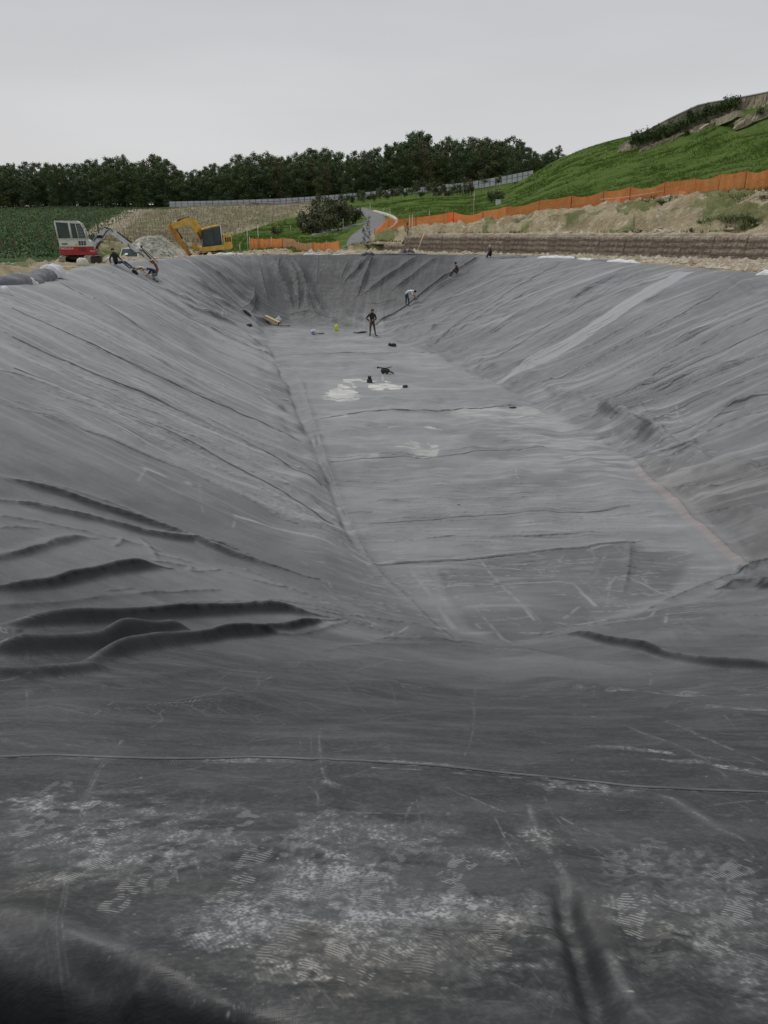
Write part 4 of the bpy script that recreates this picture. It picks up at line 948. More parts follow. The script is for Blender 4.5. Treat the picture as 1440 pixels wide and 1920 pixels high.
def liner_mat():
    m = bpy.data.materials.new('rubber liner'); m.use_nodes = True; nt = m.node_tree; b = nt.nodes['Principled BSDF']
    g = N(nt, 'ShaderNodeNewGeometry'); P = g.outputs['Position']
    sx = N(nt, 'ShaderNodeSeparateXYZ'); nt.links.new(P, sx.inputs[0])
    def tex(im, s):
        u = rng_(nt, sx.outputs['X'], s.x0, s.x1); v = rng_(nt, sx.outputs['Y'], s.y0, s.y1)
        c = N(nt, 'ShaderNodeCombineXYZ'); nt.links.new(u, c.inputs[0]); nt.links.new(v, c.inputs[1])
        t = N(nt, 'ShaderNodeTexImage', image=im, extension='EXTEND', interpolation='Cubic'); nt.links.new(c.outputs[0], t.inputs[0])
        q = N(nt, 'ShaderNodeSeparateColor'); nt.links.new(t.outputs[0], q.inputs[0]); return q.outputs
    ta = tex(imA, SA); tb = tex(imB, SB); tcr = tex(imC, SC)
    def A(n): a = N(nt, 'ShaderNodeAttribute', attribute_name=n); return a.outputs['Fac']
    fz = rng_(nt, sx.outputs['Y'], 7.8, 9.6); ins = mathn(nt, 'MULTIPLY', rng_(nt, sx.outputs['X'], -5.0, -4.3), rng_(nt, sx.outputs['X'], 5.4, 4.8))
    nearw = mathn(nt, 'MULTIPLY', mathn(nt, 'SUBTRACT', 1.0, fz), ins)
    gen = mathn(nt, 'ADD', rng_(nt, noisen(nt, P, .9, 8, .7), .45, .75, 0, .09), rng_(nt, noisen(nt, P, 22.0, 6, .75), .48, .75, 0, .10))
    D = mathn(nt, 'ADD', mathn(nt, 'MULTIPLY', ta[0], mathn(nt, 'MULTIPLY', nearw, 1.3)), mathn(nt, 'MULTIPLY', tb[0], fz)); D = mathn(nt, 'ADD', D, gen)
    # oblique brushed streaks following the sheet
    cv = N(nt, 'ShaderNodeCombineXYZ'); nt.links.new(A('us'), cv.inputs[0]); nt.links.new(A('ut'), cv.inputs[1])
    s1 = rng_(nt, noisen(nt, cv.outputs[0], 1.0, 5, .6, (6.0, .35, 1)), .5, .75, 0, .30); s2 = noisen(nt, cv.outputs[0], 1.0, 3, .6, (1.4, 3.0, 1))
    D = mathn(nt, 'ADD', D, mathn(nt, 'MULTIPLY', mathn(nt, 'MULTIPLY', s1, rng_(nt, s2, .35, .6)), A('bankw')))
    D = mathn(nt, 'ADD', D, A('film'), True); D = mathn(nt, 'MULTIPLY', D, A('dust_shade')); nzz = N(nt, 'ShaderNodeSeparateXYZ'); nt.links.new(g.outputs['Normal'], nzz.inputs[0]); D = mathn(nt, 'MULTIPLY', D, rng_(nt, nzz.outputs['Z'], .55, .86, .12, 1))      # dust lies on flat parts; thinned on steep faces to deepen fold shade
    C = mathn(nt, 'ADD', mathn(nt, 'MULTIPLY', ta[2], nearw), 0.0)
    rub = mixc(nt, rng_(nt, noisen(nt, P, 2.2, 6, .6), .35, .65), (.016, .0175, .019), (.025, .0265, .029))
    dust = mixc(nt, C, (.31, .315, .32), (.38, .35, .27)); dust = mixc(nt, mathn(nt, 'MULTIPLY', tb[2], fz), dust, (.30, .245, .235))
    nt.links.new(mixc(nt, mathn(nt, 'MULTIPLY', tb[1], fz), mixc(nt, D, rub, dust), (.56, .55, .51)), b.inputs['Base Color'])
    b.inputs['Specular IOR Level'].default_value = .36
    ro = mathn(nt, 'ADD', mathn(nt, 'MULTIPLY', D, .30), rng_(nt, noisen(nt, P, 3.0, 5, .6), .3, .7, .38, .54), True); ro = mathn(nt, 'ADD', ro, mathn(nt, 'MULTIPLY', A('endw'), .16), True); nt.links.new(ro, b.inputs['Roughness'])
    bp = N(nt, 'ShaderNodeBump'); bp.inputs['Strength'].default_value = .8; bp.inputs['Distance'].default_value = .02
    weave = noisen(nt, P, 1.0, 2, .5, (260, 14, 1)); weave2 = noisen(nt, P, 1.0, 2, .5, (14, 220, 1))
    hh = mathn(nt, 'ADD', mathn(nt, 'MULTIPLY', ta[1], nearw), mathn(nt, 'MULTIPLY', mathn(nt, 'ADD', weave, weave2), .05))
    nt.links.new(hh, bp.inputs['Height'])
    b2 = N(nt, 'ShaderNodeBump'); b2.inputs['Strength'].default_value = .36; b2.inputs['Distance'].default_value = .06
    wv = noisen(nt, P, 2.4, 5, .55, (.7, 1.6, 1)); nt.links.new(wv, b2.inputs['Height']); nt.links.new(bp.outputs[0], b2.inputs['Normal'])
    b3 = N(nt, 'ShaderNodeBump'); b3.inputs['Distance'].default_value = .10; nt.links.new(fz, b3.inputs['Strength']); nt.links.new(tcr[1], b3.inputs['Height']); nt.links.new(b2.outputs[0], b3.inputs['Normal'])
    nt.links.new(b3.outputs[0], b.inputs['Normal'])
    return m
LM = liner_mat()
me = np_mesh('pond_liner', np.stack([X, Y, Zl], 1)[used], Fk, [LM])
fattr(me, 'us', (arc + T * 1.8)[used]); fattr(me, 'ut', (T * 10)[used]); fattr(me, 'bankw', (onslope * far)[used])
leftb = ((X < 0) & (T < .999)).astype(float) * sstep(1.02, .88, T) * sstep(64, 56, Y); lfade = sstep(9, 26, Y + .5 * np.abs(X + 3))
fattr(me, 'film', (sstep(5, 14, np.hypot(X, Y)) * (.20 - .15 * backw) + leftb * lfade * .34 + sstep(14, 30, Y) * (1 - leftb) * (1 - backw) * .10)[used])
fattr(me, 'dust_shade', ((1 - .96 * roll) * (1 - .25 * backw))[used])  # thins dust so colour carries the shade of the bottom-left hollow and end wall
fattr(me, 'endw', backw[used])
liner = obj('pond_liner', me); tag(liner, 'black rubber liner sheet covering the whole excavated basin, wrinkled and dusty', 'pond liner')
# displaced liner height for things laid on it
ord_ = None
LGX = np.arange(-19, 19.01, .06); LGY = np.arange(.5, 74, .06)
_lx, _ly = np.meshgrid(LGX, LGY)
_fg = np.full(_lx.shape, np.nan)
ji = np.clip(((Y - .5) / .06).round().astype(int), 0, len(LGY) - 1); ii_ = np.clip(((X + 19) / .06).round().astype(int), 0, len(LGX) - 1)
_cnt = np.zeros(_lx.shape); _sum = np.zeros(_lx.shape); mk = (X > -19) & (X < 19) & (Y > .5) & (Y < 74) & (dR > -1)
np.add.at(_sum, (ji[mk], ii_[mk]), (Zl - Zb)[mk]); np.add.at(_cnt, (ji[mk], ii_[mk]), 1)
for _ in range(14):
    s0 = _sum.copy(); c0 = _cnt.copy(); em = _cnt == 0
    for dy, dx in ((0, 1), (0, -1), (1, 0), (-1, 0)):
        _sum = np.where(em, _sum + np.roll(s0 * (c0 > 0), (dy, dx), (0, 1)), _sum); _cnt = np.where(em, _cnt + np.roll(c0, (dy, dx), (0, 1)), _cnt)
FG = _sum / np.maximum(_cnt, 1)
def lz(x, y):
    x = np.asarray(x, float); y = np.asarray(y, float)
    return surf(x, y) + bil(FG, -19., .5, .06, x, y)
def lpt(px, py, up=0.):
    p = hit(px, py); p.z = float(lz(p.x, p.y)) + up; return p
# ------------------------------------------------------------------ RETAINING WALL (earth wall faced with wire and matting)
matting = mat('brown matting', (.30, .24, .185), .95, var=.35, scale=5, bump=.9, bscale=25, col2=(.46, .385, .31))
matting2 = mat('weathered matting', (.36, .30, .235), .95, var=.3, scale=4, bump=.9, bscale=25, col2=(.52, .45, .36))
wire_m = mat('rusty wire', (.30, .24, .19), .7, metal=.2, var=.2, scale=8)
wood_m = mat('pale timber', (.52, .40, .22), .8, var=.15, scale=5)
wall = empty('retaining_wall', (WALL[2][0], WALL[2][1], 0), 0, 'long brown retaining wall of stacked wire faced matting panels above the right rim', 'wall')
WP = smoothline([(a, b, 0) for a, b in WALL], 2)
LW = np.concatenate([[0], np.cumsum(np.linalg.norm(np.diff(WP[:, :2], axis=0), axis=1))])
def wpt(s): return np.array([np.interp(s, LW, WP[:, 0]), np.interp(s, LW, WP[:, 1])])
TIER = .425; PW = 2.6
def panel_mesh(seed):
    r = random.Random(seed); nx, nz = 13, 5; V = []; Fc = []
    for j in range(nz + 1):
        for i in range(nx + 1):
            u = i / nx; v = j / nz
            V.append((u * (PW - .03), -.10 * math.sin(math.pi * v) ** .7 - r.uniform(0, .035) - .03 * math.sin(u * 3.1 * 3 + seed) * (0 < j < nz) + v * .10, v * (TIER - .025)))
    for j in range(nz):
        for i in range(nx): a = j * (nx + 1) + i; Fc.append([a, a + 1, a + nx + 2, a + nx + 1])
    n = len(V); V += [(0, .42, 0), (PW - .03, .42, 0), (PW - .03, .42, TIER - .025), (0, .42, TIER - .025)]
    t = nz * (nx + 1)
    Fc += [list(range(t, t + nx + 1)) + [n + 2, n + 3], [n + 1, n, n + 3, n + 2], [i for i in range(nx, -1, -1)] + [n, n + 1], [0] + [k * (nx + 1) for k in range(1, nz + 1)] + [n + 3, n], [nx + k * (nx + 1) for k in range(nz, -1, -1)] + [n + 1, n + 2]]
    me = bpy.data.meshes.new('panel'); me.from_pydata(V, [], Fc); me.materials.append(matting if seed % 3 else matting2); me.update(); return me
PM = [panel_mesh(i) for i in range(7)]
npan = int(LW[-1] / PW); wires = MB()
rr = random.Random(3)
WS0 = 9.4
for k in range(int((LW[-1] - WS0) / PW)):
    a = wpt(WS0 + k * PW); b = wpt(WS0 + (k + 1) * PW); rz = math.atan2(b[1] - a[1], b[0] - a[0]); top = float(wall_top(np.array(WS0 + k * PW + 1.3)))
    nt_ = max(1, round(top / TIER))
    for t in range(nt_):
        o = obj('panel', rr.choice(PM), wall); M = Matrix.Translation((a[0], a[1], t * TIER - .06)) @ Matrix.Rotation(rz, 4, 'Z') @ Matrix.Translation((0, t * .07 + rr.uniform(-.03, .03), 0)) @ Matrix.Rotation(rr.uniform(-.01, .01), 4, 'X')
        o.matrix_world = M; o.parent = wall; o.matrix_parent_inverse = wall.matrix_world.inverted(); o.matrix_local = Matrix.Translation(-Vector((WALL[2][0], WALL[2][1], 0))) @ M; o.matrix_parent_inverse = Matrix()
        ML = Matrix.Translation(-Vector((WALL[2][0], WALL[2][1], 0))) @ M
        for i in range(11):
            x = i * PW / 10.5; wires.box((x, -.13, TIER * .5), (.014, .014, TIER), 0, ML)
        for z in (.02, .15, .28, .41): wires.box((PW / 2, -.135, z), (PW, .014, .014), 0, ML)
o = wires.build('wire_mesh', wire_m, wall); o['kind'] = 'stuff'
# earth cap along the wall top
V = []; Fc = []; q = np.arange(7.5, LW[-1] - 1, .3)
for i, s in enumerate(q):
    p = wpt(s); d = wpt(s + .2) - p; d /= np.linalg.norm(d); nrm = np.array([-d[1], d[0]]); nrm = nrm if nrm[1] > 0 else -nrm; h = float(wall_top(np.array(s))) - .03; h = max(1, round(h / TIER)) * TIER - .10 if s > WS0 else h
    for off, dz in ((.10, -.05), (.16, .06 + rr.uniform(0, .1)), (.5, .14 + rr.uniform(0, .12)), (1.1, .10 + rr.uniform(0, .08)), (1.8, -.12)):
        pp = p + nrm * (off + .25); V.append((pp[0], pp[1], h + dz + .03))
for i in range(len(q) - 1):
    for j in range(4): Fc.append([i * 5 + j, (i + 1) * 5 + j, (i + 1) * 5 + j + 1, i * 5 + j + 1])
soil_m = mat('bank soil', (.30, .24, .15), .95, var=.3, scale=1.2, bump=1, bscale=6, col2=(.44, .37, .26))
o = obj('earth_cap', np_mesh('earth_cap', V, Fc, [soil_m])); tag(o, 'band of sandy soil along the top of the retaining wall', kind='structure')
# timber leaning on the wall
pA, pB = at(784, 467, 80.5), at(796, 436, 82.3)
mb = MB(); mb.tube([pA, pB], [.055, .05], 7); o = mb.build('wooden_pole', wood_m); tag(o, 'pale timber pole leaning against the left end of the brown wall', 'pole')
mb = MB(); pa, pb = at(1340, 482, 58.2), at(1388, 484, 56.6); mb.box((0, 0, 0), ((pb - pa).length, .22, .07), bev=.01); o = mb.build('plank', mat('white plank', (.55, .53, .48), .7)); mid = (pa + pb) / 2; o.location = (mid.x, mid.y, .16); o.rotation_euler = (0, .01, math.atan2(pb.y - pa.y, pb.x - pa.x)); tag(o, 'whitish plank lying on soil at the foot of the brown wall', 'plank')

# ------------------------------------------------------------------ ORANGE NETTING
def net_mat(name, c1, c2, cover):
    m = bpy.data.materials.new(name); m.use_nodes = True; nt = m.node_tree; b = nt.nodes['Principled BSDF']; b.inputs['Roughness'].default_value = .55
    g = N(nt, 'ShaderNodeNewGeometry'); uv = N(nt, 'ShaderNodeAttribute', attribute_name='nu'); uv2 = N(nt, 'ShaderNodeAttribute', attribute_name='nv')
    nt.links.new(mixc(nt, rng_(nt, noisen(nt, g.outputs['Position'], 1.5, 4), .35, .65), c1, c2), b.inputs['Base Color'])
    fu = mathn(nt, 'FRACT', mathn(nt, 'MULTIPLY', uv.outputs['Fac'], 11.0)); fv = mathn(nt, 'FRACT', mathn(nt, 'MULTIPLY', uv2.outputs['Fac'], 11.0))
    a = mathn(nt, 'MAXIMUM', mathn(nt, 'LESS_THAN', fu, cover), mathn(nt, 'LESS_THAN', fv, cover)); pass
    t = N(nt, 'ShaderNodeBsdfTranslucent'); t.inputs['Color'].default_value = (*c2, 1)
    o_ = nt.nodes['Material Output']; m1 = N(nt, 'ShaderNodeMixShader'); m1.inputs[0].default_value = .5; nt.links.new(b.outputs[0], m1.inputs[1]); nt.links.new(t.outputs[0], m1.inputs[2]); tr = N(nt, 'ShaderNodeBsdfTransparent'); m2 = N(nt, 'ShaderNodeMixShader'); nt.links.new(a, m2.inputs[0]); nt.links.new(tr.outputs[0], m2.inputs[1]); nt.links.new(m1.outputs[0], m2.inputs[2]); nt.links.new(m2.outputs[0], o_.inputs['Surface']); return m
net_o = net_mat('orange netting', (.95, .22, .06), (1.0, .33, .13), .42)
net_r = net_mat('red orange netting', (.75, .09, .035), (.82, .13, .05), .8)
net_f = net_mat('faded netting', (.60, .25, .14), (.66, .33, .20), .5)
post_m = mat('dark stake', (.09, .06, .045), .9, var=.2); pole_w = mat('whitish pole', (.62, .60, .54), .6)
def net_span(name, A, B, hA, hB, m, parent, org, sag=.18, seed=0, lean=.0):
    r = random.Random(seed); nx, nz = 18, 6; V = []; nu = []; nv = []; A = Vector(A); B = Vector(B); d = (B - A); L = d.length; nrm = Vector((-d.y, d.x, 0)).normalized()
    for j in range(nz + 1):
        for i in range(nx + 1):
            u = i / nx; v = j / nz; p = A.lerp(B, u); h = (hA * (1 - u) + hB * u) - sag * 4 * u * (1 - u); g = float(surf(p.x, p.y)) - .05
            bow = .10 * math.sin(u * math.pi) * math.sin(v * 3) + r.uniform(-.015, .015) + .05 * math.sin(u * 17 + seed)
            V.append((p.x + nrm.x * bow - org[0], p.y + nrm.y * bow - org[1], g + v * h - org[2])); nu.append(u * L); nv.append(v * h)
    Fc = [[j * (nx + 1) + i, j * (nx + 1) + i + 1, (j + 1) * (nx + 1) + i + 1, (j + 1) * (nx + 1) + i] for j in range(nz) for i in range(nx)]
    me = np_mesh(name, V, Fc, [m]); fattr(me, 'nu', nu); fattr(me, 'nv', nv); return obj(name, me, parent)
def post_at(name, p, h, m, parent, org, rad=.03, lean=(0, 0)):
    g = float(surf(p[0], p[1])); mb = MB(); b = Vector((p[0] - org[0], p[1] - org[1], g - .2 - org[2])); mb.tube([b, b + Vector((lean[0], lean[1], h + .2))], [rad, rad * .9], 6); return mb.build(name, m, parent)
org = Vector(NETW[0]); fence = empty('netting_fence', org, 0, 'long orange plastic netting fence climbing the bank below the green hill', 'fence')
HN = [1.9, 1.85, 1.65, 1.35, 1.45, 1.4, 1.35, 1.35, 1.35, 1.3, 1.4, 1.55, 1.6, 1.7]
NW = [tuple(p) for p in NETW] + [(NETW[-1][0] + 6, NETW[-1][1] - 5, 0), (NETW[-1][0] + 13, NETW[-1][1] - 12, 0)]; HN += [1.5, 1.5]
NW[0] = tuple(hit(702, 446)); HN[0] = 1.0
NW.insert(1, tuple(hit(728, 434))); HN.insert(1, 1.7)
for i in range(len(NW) - 1):
    net_span('net', NW[i][:2] + (0,), NW[i + 1][:2] + (0,), HN[i], HN[i + 1], net_o, fence, org, sag=(.10, .30, .16, .38, .05, .22)[i % 6], seed=i)
for i, p in enumerate(NW): post_at('post', p, HN[i] + rr.uniform(.05, .3), post_m, fence, org, .032, (rr.uniform(-.06, .06), 0))
pr_ = hit(841, 427); o = net_span('net_overlap', (pr_.x - .1, pr_.y - .25, 0), (pr_.x + 1.1, pr_.y - .3, 0), 1.75, 1.1, net_r, fence, org, .1, 3); o['label'] = 'brighter red doubled flap of netting'
rope = MB(); RP = [at(px, y, d) for px, y, d in [(1125, 374, 76), (1150, 372, 75), (1190, 367, 74.3), (1245, 358, 72)]]; rope.tube([p - org for p in RP], .02, 5); rope.build('cord', pole_w, fence)
N2 = [(469, 474), (486, 473), (510, 472), (530, 467), (560, 464), (587, 461), (612, 457), (636, 453)]; H2 = [1.15, 1.05, 1.0, 1.05, 1.0, 1.0, 1.0, 1.15]
D2 = [84, 84, 84, 84.5, 85, 85.5, 86, 87]
NW2 = [tuple(at(a, b, d)) for (a, b), d in zip(N2, D2)]; org = Vector(NW2[0]); fence2 = empty('netting_fence', org, 0, 'short faded orange netting fence behind the far rim, left of the lane', 'fence')
for i in range(len(NW2) - 1): net_span('net', NW2[i], NW2[i + 1], H2[i], H2[i + 1], net_f if i in (3, 4) else net_o, fence2, org, .1, 20 + i)
for i, p in enumerate(NW2): post_at('post', p, H2[i] + .1, post_m if i % 2 else pole_w, fence2, org, .025)
# marker poles
for i, (px, yb, yt, d, lb) in enumerate([(465, 474, 434, 83, 'thin white pole at the left end of the short netting'), (486, 474, 431, 84.2, 'thin white pole rising through the short netting'), (720, 404, 379, 122, 'left of two white poles beside the lane bend'), (731, 409, 384, 117, 'right of two white poles beside the lane bend'),
        (694, 398, 371, 135, 'thin grey pole in the meadow beyond the lane'), (545, 436, 425, 118, 'short stake in the small meadow'), (644, 424, 405, 118, 'stake among the willow shrubs'), (767, 442, 398, 87, 'slender stake behind the netting near the lane'), (805, 404, 384, 105, 'short stake in meadow above netting'), (773, 441, 397, 86.5, 'whitish stake behind the netting near the lane'),
        (836, 402, 386, 98, 'short white stake above the red netting flap'), (888, 398, 352, 106, 'tall stake with yellow weeds on the slope'), (450, 477, 465, 80, 'bent white stake stuck behind the rim')]):
    p = at(px, yb, d); h = (yb - yt) * d / 1540 + .1; g = float(surf(p.x, p.y)); mb = MB(); mb.tube([(0, 0, -.2), (rr.uniform(-.05, .05), 0, h)], [.035, .03], 6); mb.box((0, 0, h + .02), (.09, .09, .05))
    o = mb.build('marker_pole', pole_w, loc=(p.x, p.y, min(g, p.z + .3))); tag(o, lb, 'pole', 'marker poles')

# ------------------------------------------------------------------ FAR WHITE WALL
fw_m = mat('white boards', (.50, .51, .54), .6, var=.1, scale=.4); fw_d = mat('fence post', (.16, .16, .17), .7)
FWP = [(318, 389, 205), (420, 387, 206), (520, 383.5, 207), (600, 378.5, 208), (660, 373.5, 208), (700, 370, 208), (750, 365, 206), (800, 361, 205), (850, 359.5, 203), (900, 352.5, 200), (947, 345, 196), (1000, 335, 190)]
FP = resample([tuple(at(*p)) for p in FWP], 62); fw = empty('white_fence', FP[0], 0, 'long low fence of whitish boards along the edge of the dark wood', 'fence')
for i in range(61):
    a, b = Vector(FP[i]) - Vector(FP[0]), Vector(FP[i + 1]) - Vector(FP[0]); h = 1.35 if i < 45 else 1.75
    d = b - a; rz = math.atan2(d.y, d.x); L = d.length; mb = MB(); M = Matrix.Translation(a) @ Matrix.Rotation(rz, 4, 'Z') @ Matrix.Rotation(-math.asin(d.z / L), 4, 'Y')
    mb.box((L / 2, 0, h * .27), (L - .12, .05, h * .52), 0, M); mb.box((L / 2, 0, h * .79), (L - .12, .05, h * .42), 0, M); mb.build('board', fw_m, fw)
    mb = MB(); mb.box((0, -.04, h / 2), (.09, .09, h + .1), 0, Matrix.Translation(a)); mb.build('post', fw_d, fw)

# ------------------------------------------------------------------ STEPPED WALLS ON THE HILL
crib_m = mat('sandy crib wall', (.30, .255, .18), .95, var=.3, scale=.9, bump=.8, bscale=3, col2=(.40, .35, .26)); rail_m = mat('grey parapet', (.24, .235, .22), .8)
def crib(path, heights, label, rail=False, seed=0, gap=None):
    H_ = hits([(q[0], q[2]) for q in path]); P = []
    for q, h_ in zip(path, H_):
        if h_[1] > q[3] + 12 or h_[1] < q[3] - 25: h_ = np.array(tuple(at(q[0], q[2], q[3])))
        P.append(h_)
    P = np.array(P); heights = np.array([max(.3, (at(q[0], q[1], h_[1]).z - h_[2]) * (1 if rail else .72)) for q, h_ in zip(path, P)]); org = Vector(P[0]); t = empty('crib_wall', org, 0, label, 'wall', 'stepped walls on the hilltop'); r = random.Random(seed)
    L = np.concatenate([[0], np.cumsum(np.linalg.norm(np.diff(P, axis=0), axis=1))]); n = int(L[-1] / 1.9) + 1; S = np.linspace(0, L[-1], n + 1)
    Q = np.stack([np.interp(S, L, P[:, k]) for k in range(3)], 1); H = np.interp(S, L, heights)
    for i in range(n):
        if gap and i == gap: continue
        a, b = Q[i] - np.array(org), Q[i + 1] - np.array(org); d = b - a; nn = np.array([d[1], -d[0], 0]); nn = nn / (np.linalg.norm(nn) + 1e-9)
        if nn[1] > 0: nn = -nn
        V = []; Fc = []; nx, nz = 5, 5; b0 = r.uniform(-.12, .12)
        for j in range(nz + 1):
            for k in range(nx + 1):
                u = .02 + .96 * k / nx; v = j / nz; p = a + d * u; h = H[i] * (1 - u) + H[i + 1] * u; z = -.7 + v * (h + .7)
                off = b0 * .4 - .18 * v + r.uniform(-.12, .12) * (j < nz); pp = p + nn * (.3 + off); V.append((pp[0], pp[1], p[2] + z + (r.uniform(-.12, .12) if j == nz and not rail else 0)))
        for j in range(nz):
            for k in range(nx): q_ = j * (nx + 1) + k; Fc.append([q_, q_ + 1, q_ + nx + 2, q_ + nx + 1])
        m0 = len(V); t0 = nz * (nx + 1); bk = [a - nn * .7, b - nn * .7]
        V += [(bk[0][0], bk[0][1], V[t0][2] - .1), (bk[1][0], bk[1][1], V[t0 + nx][2] - .1), (bk[0][0], bk[0][1], bk[0][2] - .7), (bk[1][0], bk[1][1], bk[1][2] - .7)]
        Fc2 = [list(range(t0, t0 + nx + 1)) + [m0 + 1, m0], [m0, m0 + 1, m0 + 3, m0 + 2], [k * (nx + 1) for k in range(nz + 1)] + [m0, m0 + 2], [k * (nx + 1) + nx for k in range(nz, -1, -1)] + [m0 + 3, m0 + 1]]
        me = bpy.data.meshes.new('facing'); me.from_pydata(V, [], Fc + Fc2); me.materials.append(crib_m); me.update(); obj('facing', me, t)
        if rail:
            mb = MB(); ha, hb = H[i], H[i + 1]
            pts = [a + np.array([0, 0, ha]), b + np.array([0, 0, hb])]; mb.tube([pts[0] + np.array([0, -.1, .12]), pts[1] + np.array([0, -.1, .12])], .16, 4, smooth=False); mb.build('coping', rail_m, t)
    return t, Q, H
cr1, Q1, H1 = crib([(1158, 279, 285, 152), (1194, 255, 279, 150), (1255, 222, 262, 146), (1307, 198, 236, 142), (1355, 190, 216, 137), (1357, 190, 215, 137), (1415, 179, 202, 132), (1440, 174, 200, 130), (1560, 150, 180, 124)], None, 'tallest sandy stepped wall with a grey coping on the hill crest', True, 1, gap=23)
cr2, Q2, H2_ = crib([(1200, 277, 286, 147), (1244, 257, 270, 143), (1280, 245, 257, 139), (1300, 236, 247, 136), (1345, 219, 226, 132), (1385, 203, 210, 128)], None, 'low sandy step at the foot of the tallest hill wall', False, 2)
cr3, Q3, H3 = crib([(1289, 243, 252, 130), (1310, 241, 250, 129), (1330, 226, 238, 127), (1350, 219, 229, 125), (1385, 205, 214, 122), (1392, 202, 209, 121)], None, 'short sandy step below the hill wall, starting in the grass', False, 3)
cr4, Q4, H4 = crib([(1377, 225, 235, 112), (1395, 218, 230, 111), (1405, 209, 224, 110), (1425, 203, 214, 109), (1445, 196, 208, 108), (1520, 172, 186, 104)], None, 'lowest sandy step nearest the right edge of the hill', False, 4)

# ------------------------------------------------------------------ VEGETATION
bark = mat('bark', (.07, .055, .04), .95, var=.3, scale=3); bark_p = mat('pale bark', (.30, .27, .22), .9)
def leaves(cl, n, size, seed, flat=.6, shell=.5):
    """leaf quads spread through a set of clumps (cx,cy,cz,rx,ry,rz)"""
    r = np.random.default_rng(seed); cl = np.array(cl, float); vol = (cl[:, 3] * cl[:, 4] * cl[:, 5]) ** .66; k = r.choice(len(cl), n, p=vol / vol.sum())
    d = r.normal(size=(n, 3)); d /= np.linalg.norm(d, axis=1)[:, None]; rad = r.random(n) ** shell
    c = cl[k, :3] + d * rad[:, None] * cl[k, 3:6] * (1 + r.normal(0, .10, (n, 1)))
    a = r.normal(size=(n, 3)); a /= np.linalg.norm(a, axis=1)[:, None]; b = np.cross(a, d + r.normal(0, .4, (n, 3))); b /= np.linalg.norm(b, axis=1)[:, None] + 1e-9
    s = size * r.uniform(.6, 1.4, n)[:, None]; V = np.stack([c - a * s, c - b * s * flat, c + a * s, c + b * s * flat], 1).reshape(-1, 3); return V, np.arange(4 * n).reshape(-1, 4)
def crown_mesh(name, cl, n, size, m, seed, **k):
    V, Fc = leaves(cl, n, size, seed, **k); return np_mesh(name, V, Fc, [m], smooth=False)
dark1 = leaf_mat('dark leaves', (.042, .074, .030), (.105, .150, .056)); dark2 = leaf_mat('mid leaves', (.050, .082, .028), (.13, .165, .055)); dark3 = leaf_mat('brownish leaves', (.075, .075, .034), (.14, .13, .06))
def big_tree(seed, m, n=4200):
    r = random.Random(seed); cl = []; H = 14.
    for i in range(20):
        z = H * (.10 + .84 * (i / 19)); w = 3.5 * (1 - max(0, (z / H - .45) / .62) ** 2.0) * (.55 + .45 * min(1, z / H / .3)); a = r.uniform(0, 6.28); d = w * r.uniform(.3, .85)
        s = r.uniform(.9, 1.55) * (1.0 if z < H * .8 else .75); cl.append((d * math.cos(a), d * math.sin(a), z, s * 1.2, s * 1.2, s * .9))
    cl.append((r.uniform(-.5, .5), 0, H * .96, .8, .8, .9))
    t = empty('tree', (0, 0, 0)); obj('crown', crown_mesh('crown', cl, n, .19, m, seed, shell=.42), t)
    mb = MB(); mb.tube([(0, 0, -.5), (.1, 0, H * .3), (r.uniform(-.3, .3), 0, H * .6), (0, 0, H * .88)], [.24, .19, .12, .04], 7)
    for c in cl[::2]: mb.tube([(.05, 0, c[2] * .7), (c[0] * .5, c[1] * .5, c[2] * .85), c[:3]], [.08, .05, .02], 4, cap=False)
    mb.build('trunk', bark, t); return t
protos = [big_tree(100 + i, (dark1, dark2, dark1, dark2, dark1, dark3)[i]) for i in range(6)]
SKY = [(-120, 305), (0, 308), (40, 306), (90, 303), (150, 304), (180, 300), (225, 290), (258, 306), (290, 288), (315, 300), (345, 323), (375, 312), (420, 304), (450, 291), (500, 286), (540, 289), (580, 281), (620, 280), (660, 288), (700, 281), (740, 268), (765, 256), (785, 244), (800, 248), (815, 266), (850, 256), (880, 260), (920, 260), (950, 256), (975, 260), (1000, 276), (1015, 292), (1035, 276), (1050, 288), (1075, 300)]
sx_, sy_ = zip(*SKY); rt = random.Random(9); used_ = set(); count = 0
for row, d0 in enumerate((214, 224, 236)):
    px = -118 + row * 5
    while px < 1052:
        d = d0 + rt.uniform(-3, 3) - (15 if px > 960 else 0) * (row < 1); y = np.interp(px, sx_, sy_); top = at(px, y, d).z; x = at(px, y, d).x; g = float(surf(x, d)) - .3
        f = (rt.uniform(.70, .93), rt.uniform(.84, .98), rt.uniform(.93, 1.04))[row]; hgt = max(5, (top - g) * f)
        k = rt.choices(range(6), [4, 5, 4, 5, 4, 2.0])[0]
        if k in used_: o = copy_tree(protos[k])
        else: o = protos[k]; used_.add(k)
        s = hgt / 14.; sw = s * rt.uniform(.7, 1.3) * (1.0 if hgt > 9 else 1.2); o.location = (x, d, g); o.scale = (sw, sw, s); o.rotation_euler = (0, 0, rt.uniform(0, 6.28))
        tag(o, 'dark ' + ('brownish' if k == 5 else 'leafy') + ' tree in the ' + ('front', 'middle', 'rear')[row] + ' line of the wood ' + ('left of the picture edge field' if px < 0 else 'above the green vines' if px < 240 else 'above the pale vine field' if px < 420 else 'above the yellow excavator side' if px < 560 else 'above the willow thicket' if px < 690 else 'above the lane' if px < 770 else 'behind the young planted trees' if px < 940 else 'beside the green hill'), 'tree', 'trees of the dark wood'); count += 1; px += 13.5 * rt.uniform(.75, 1.25)
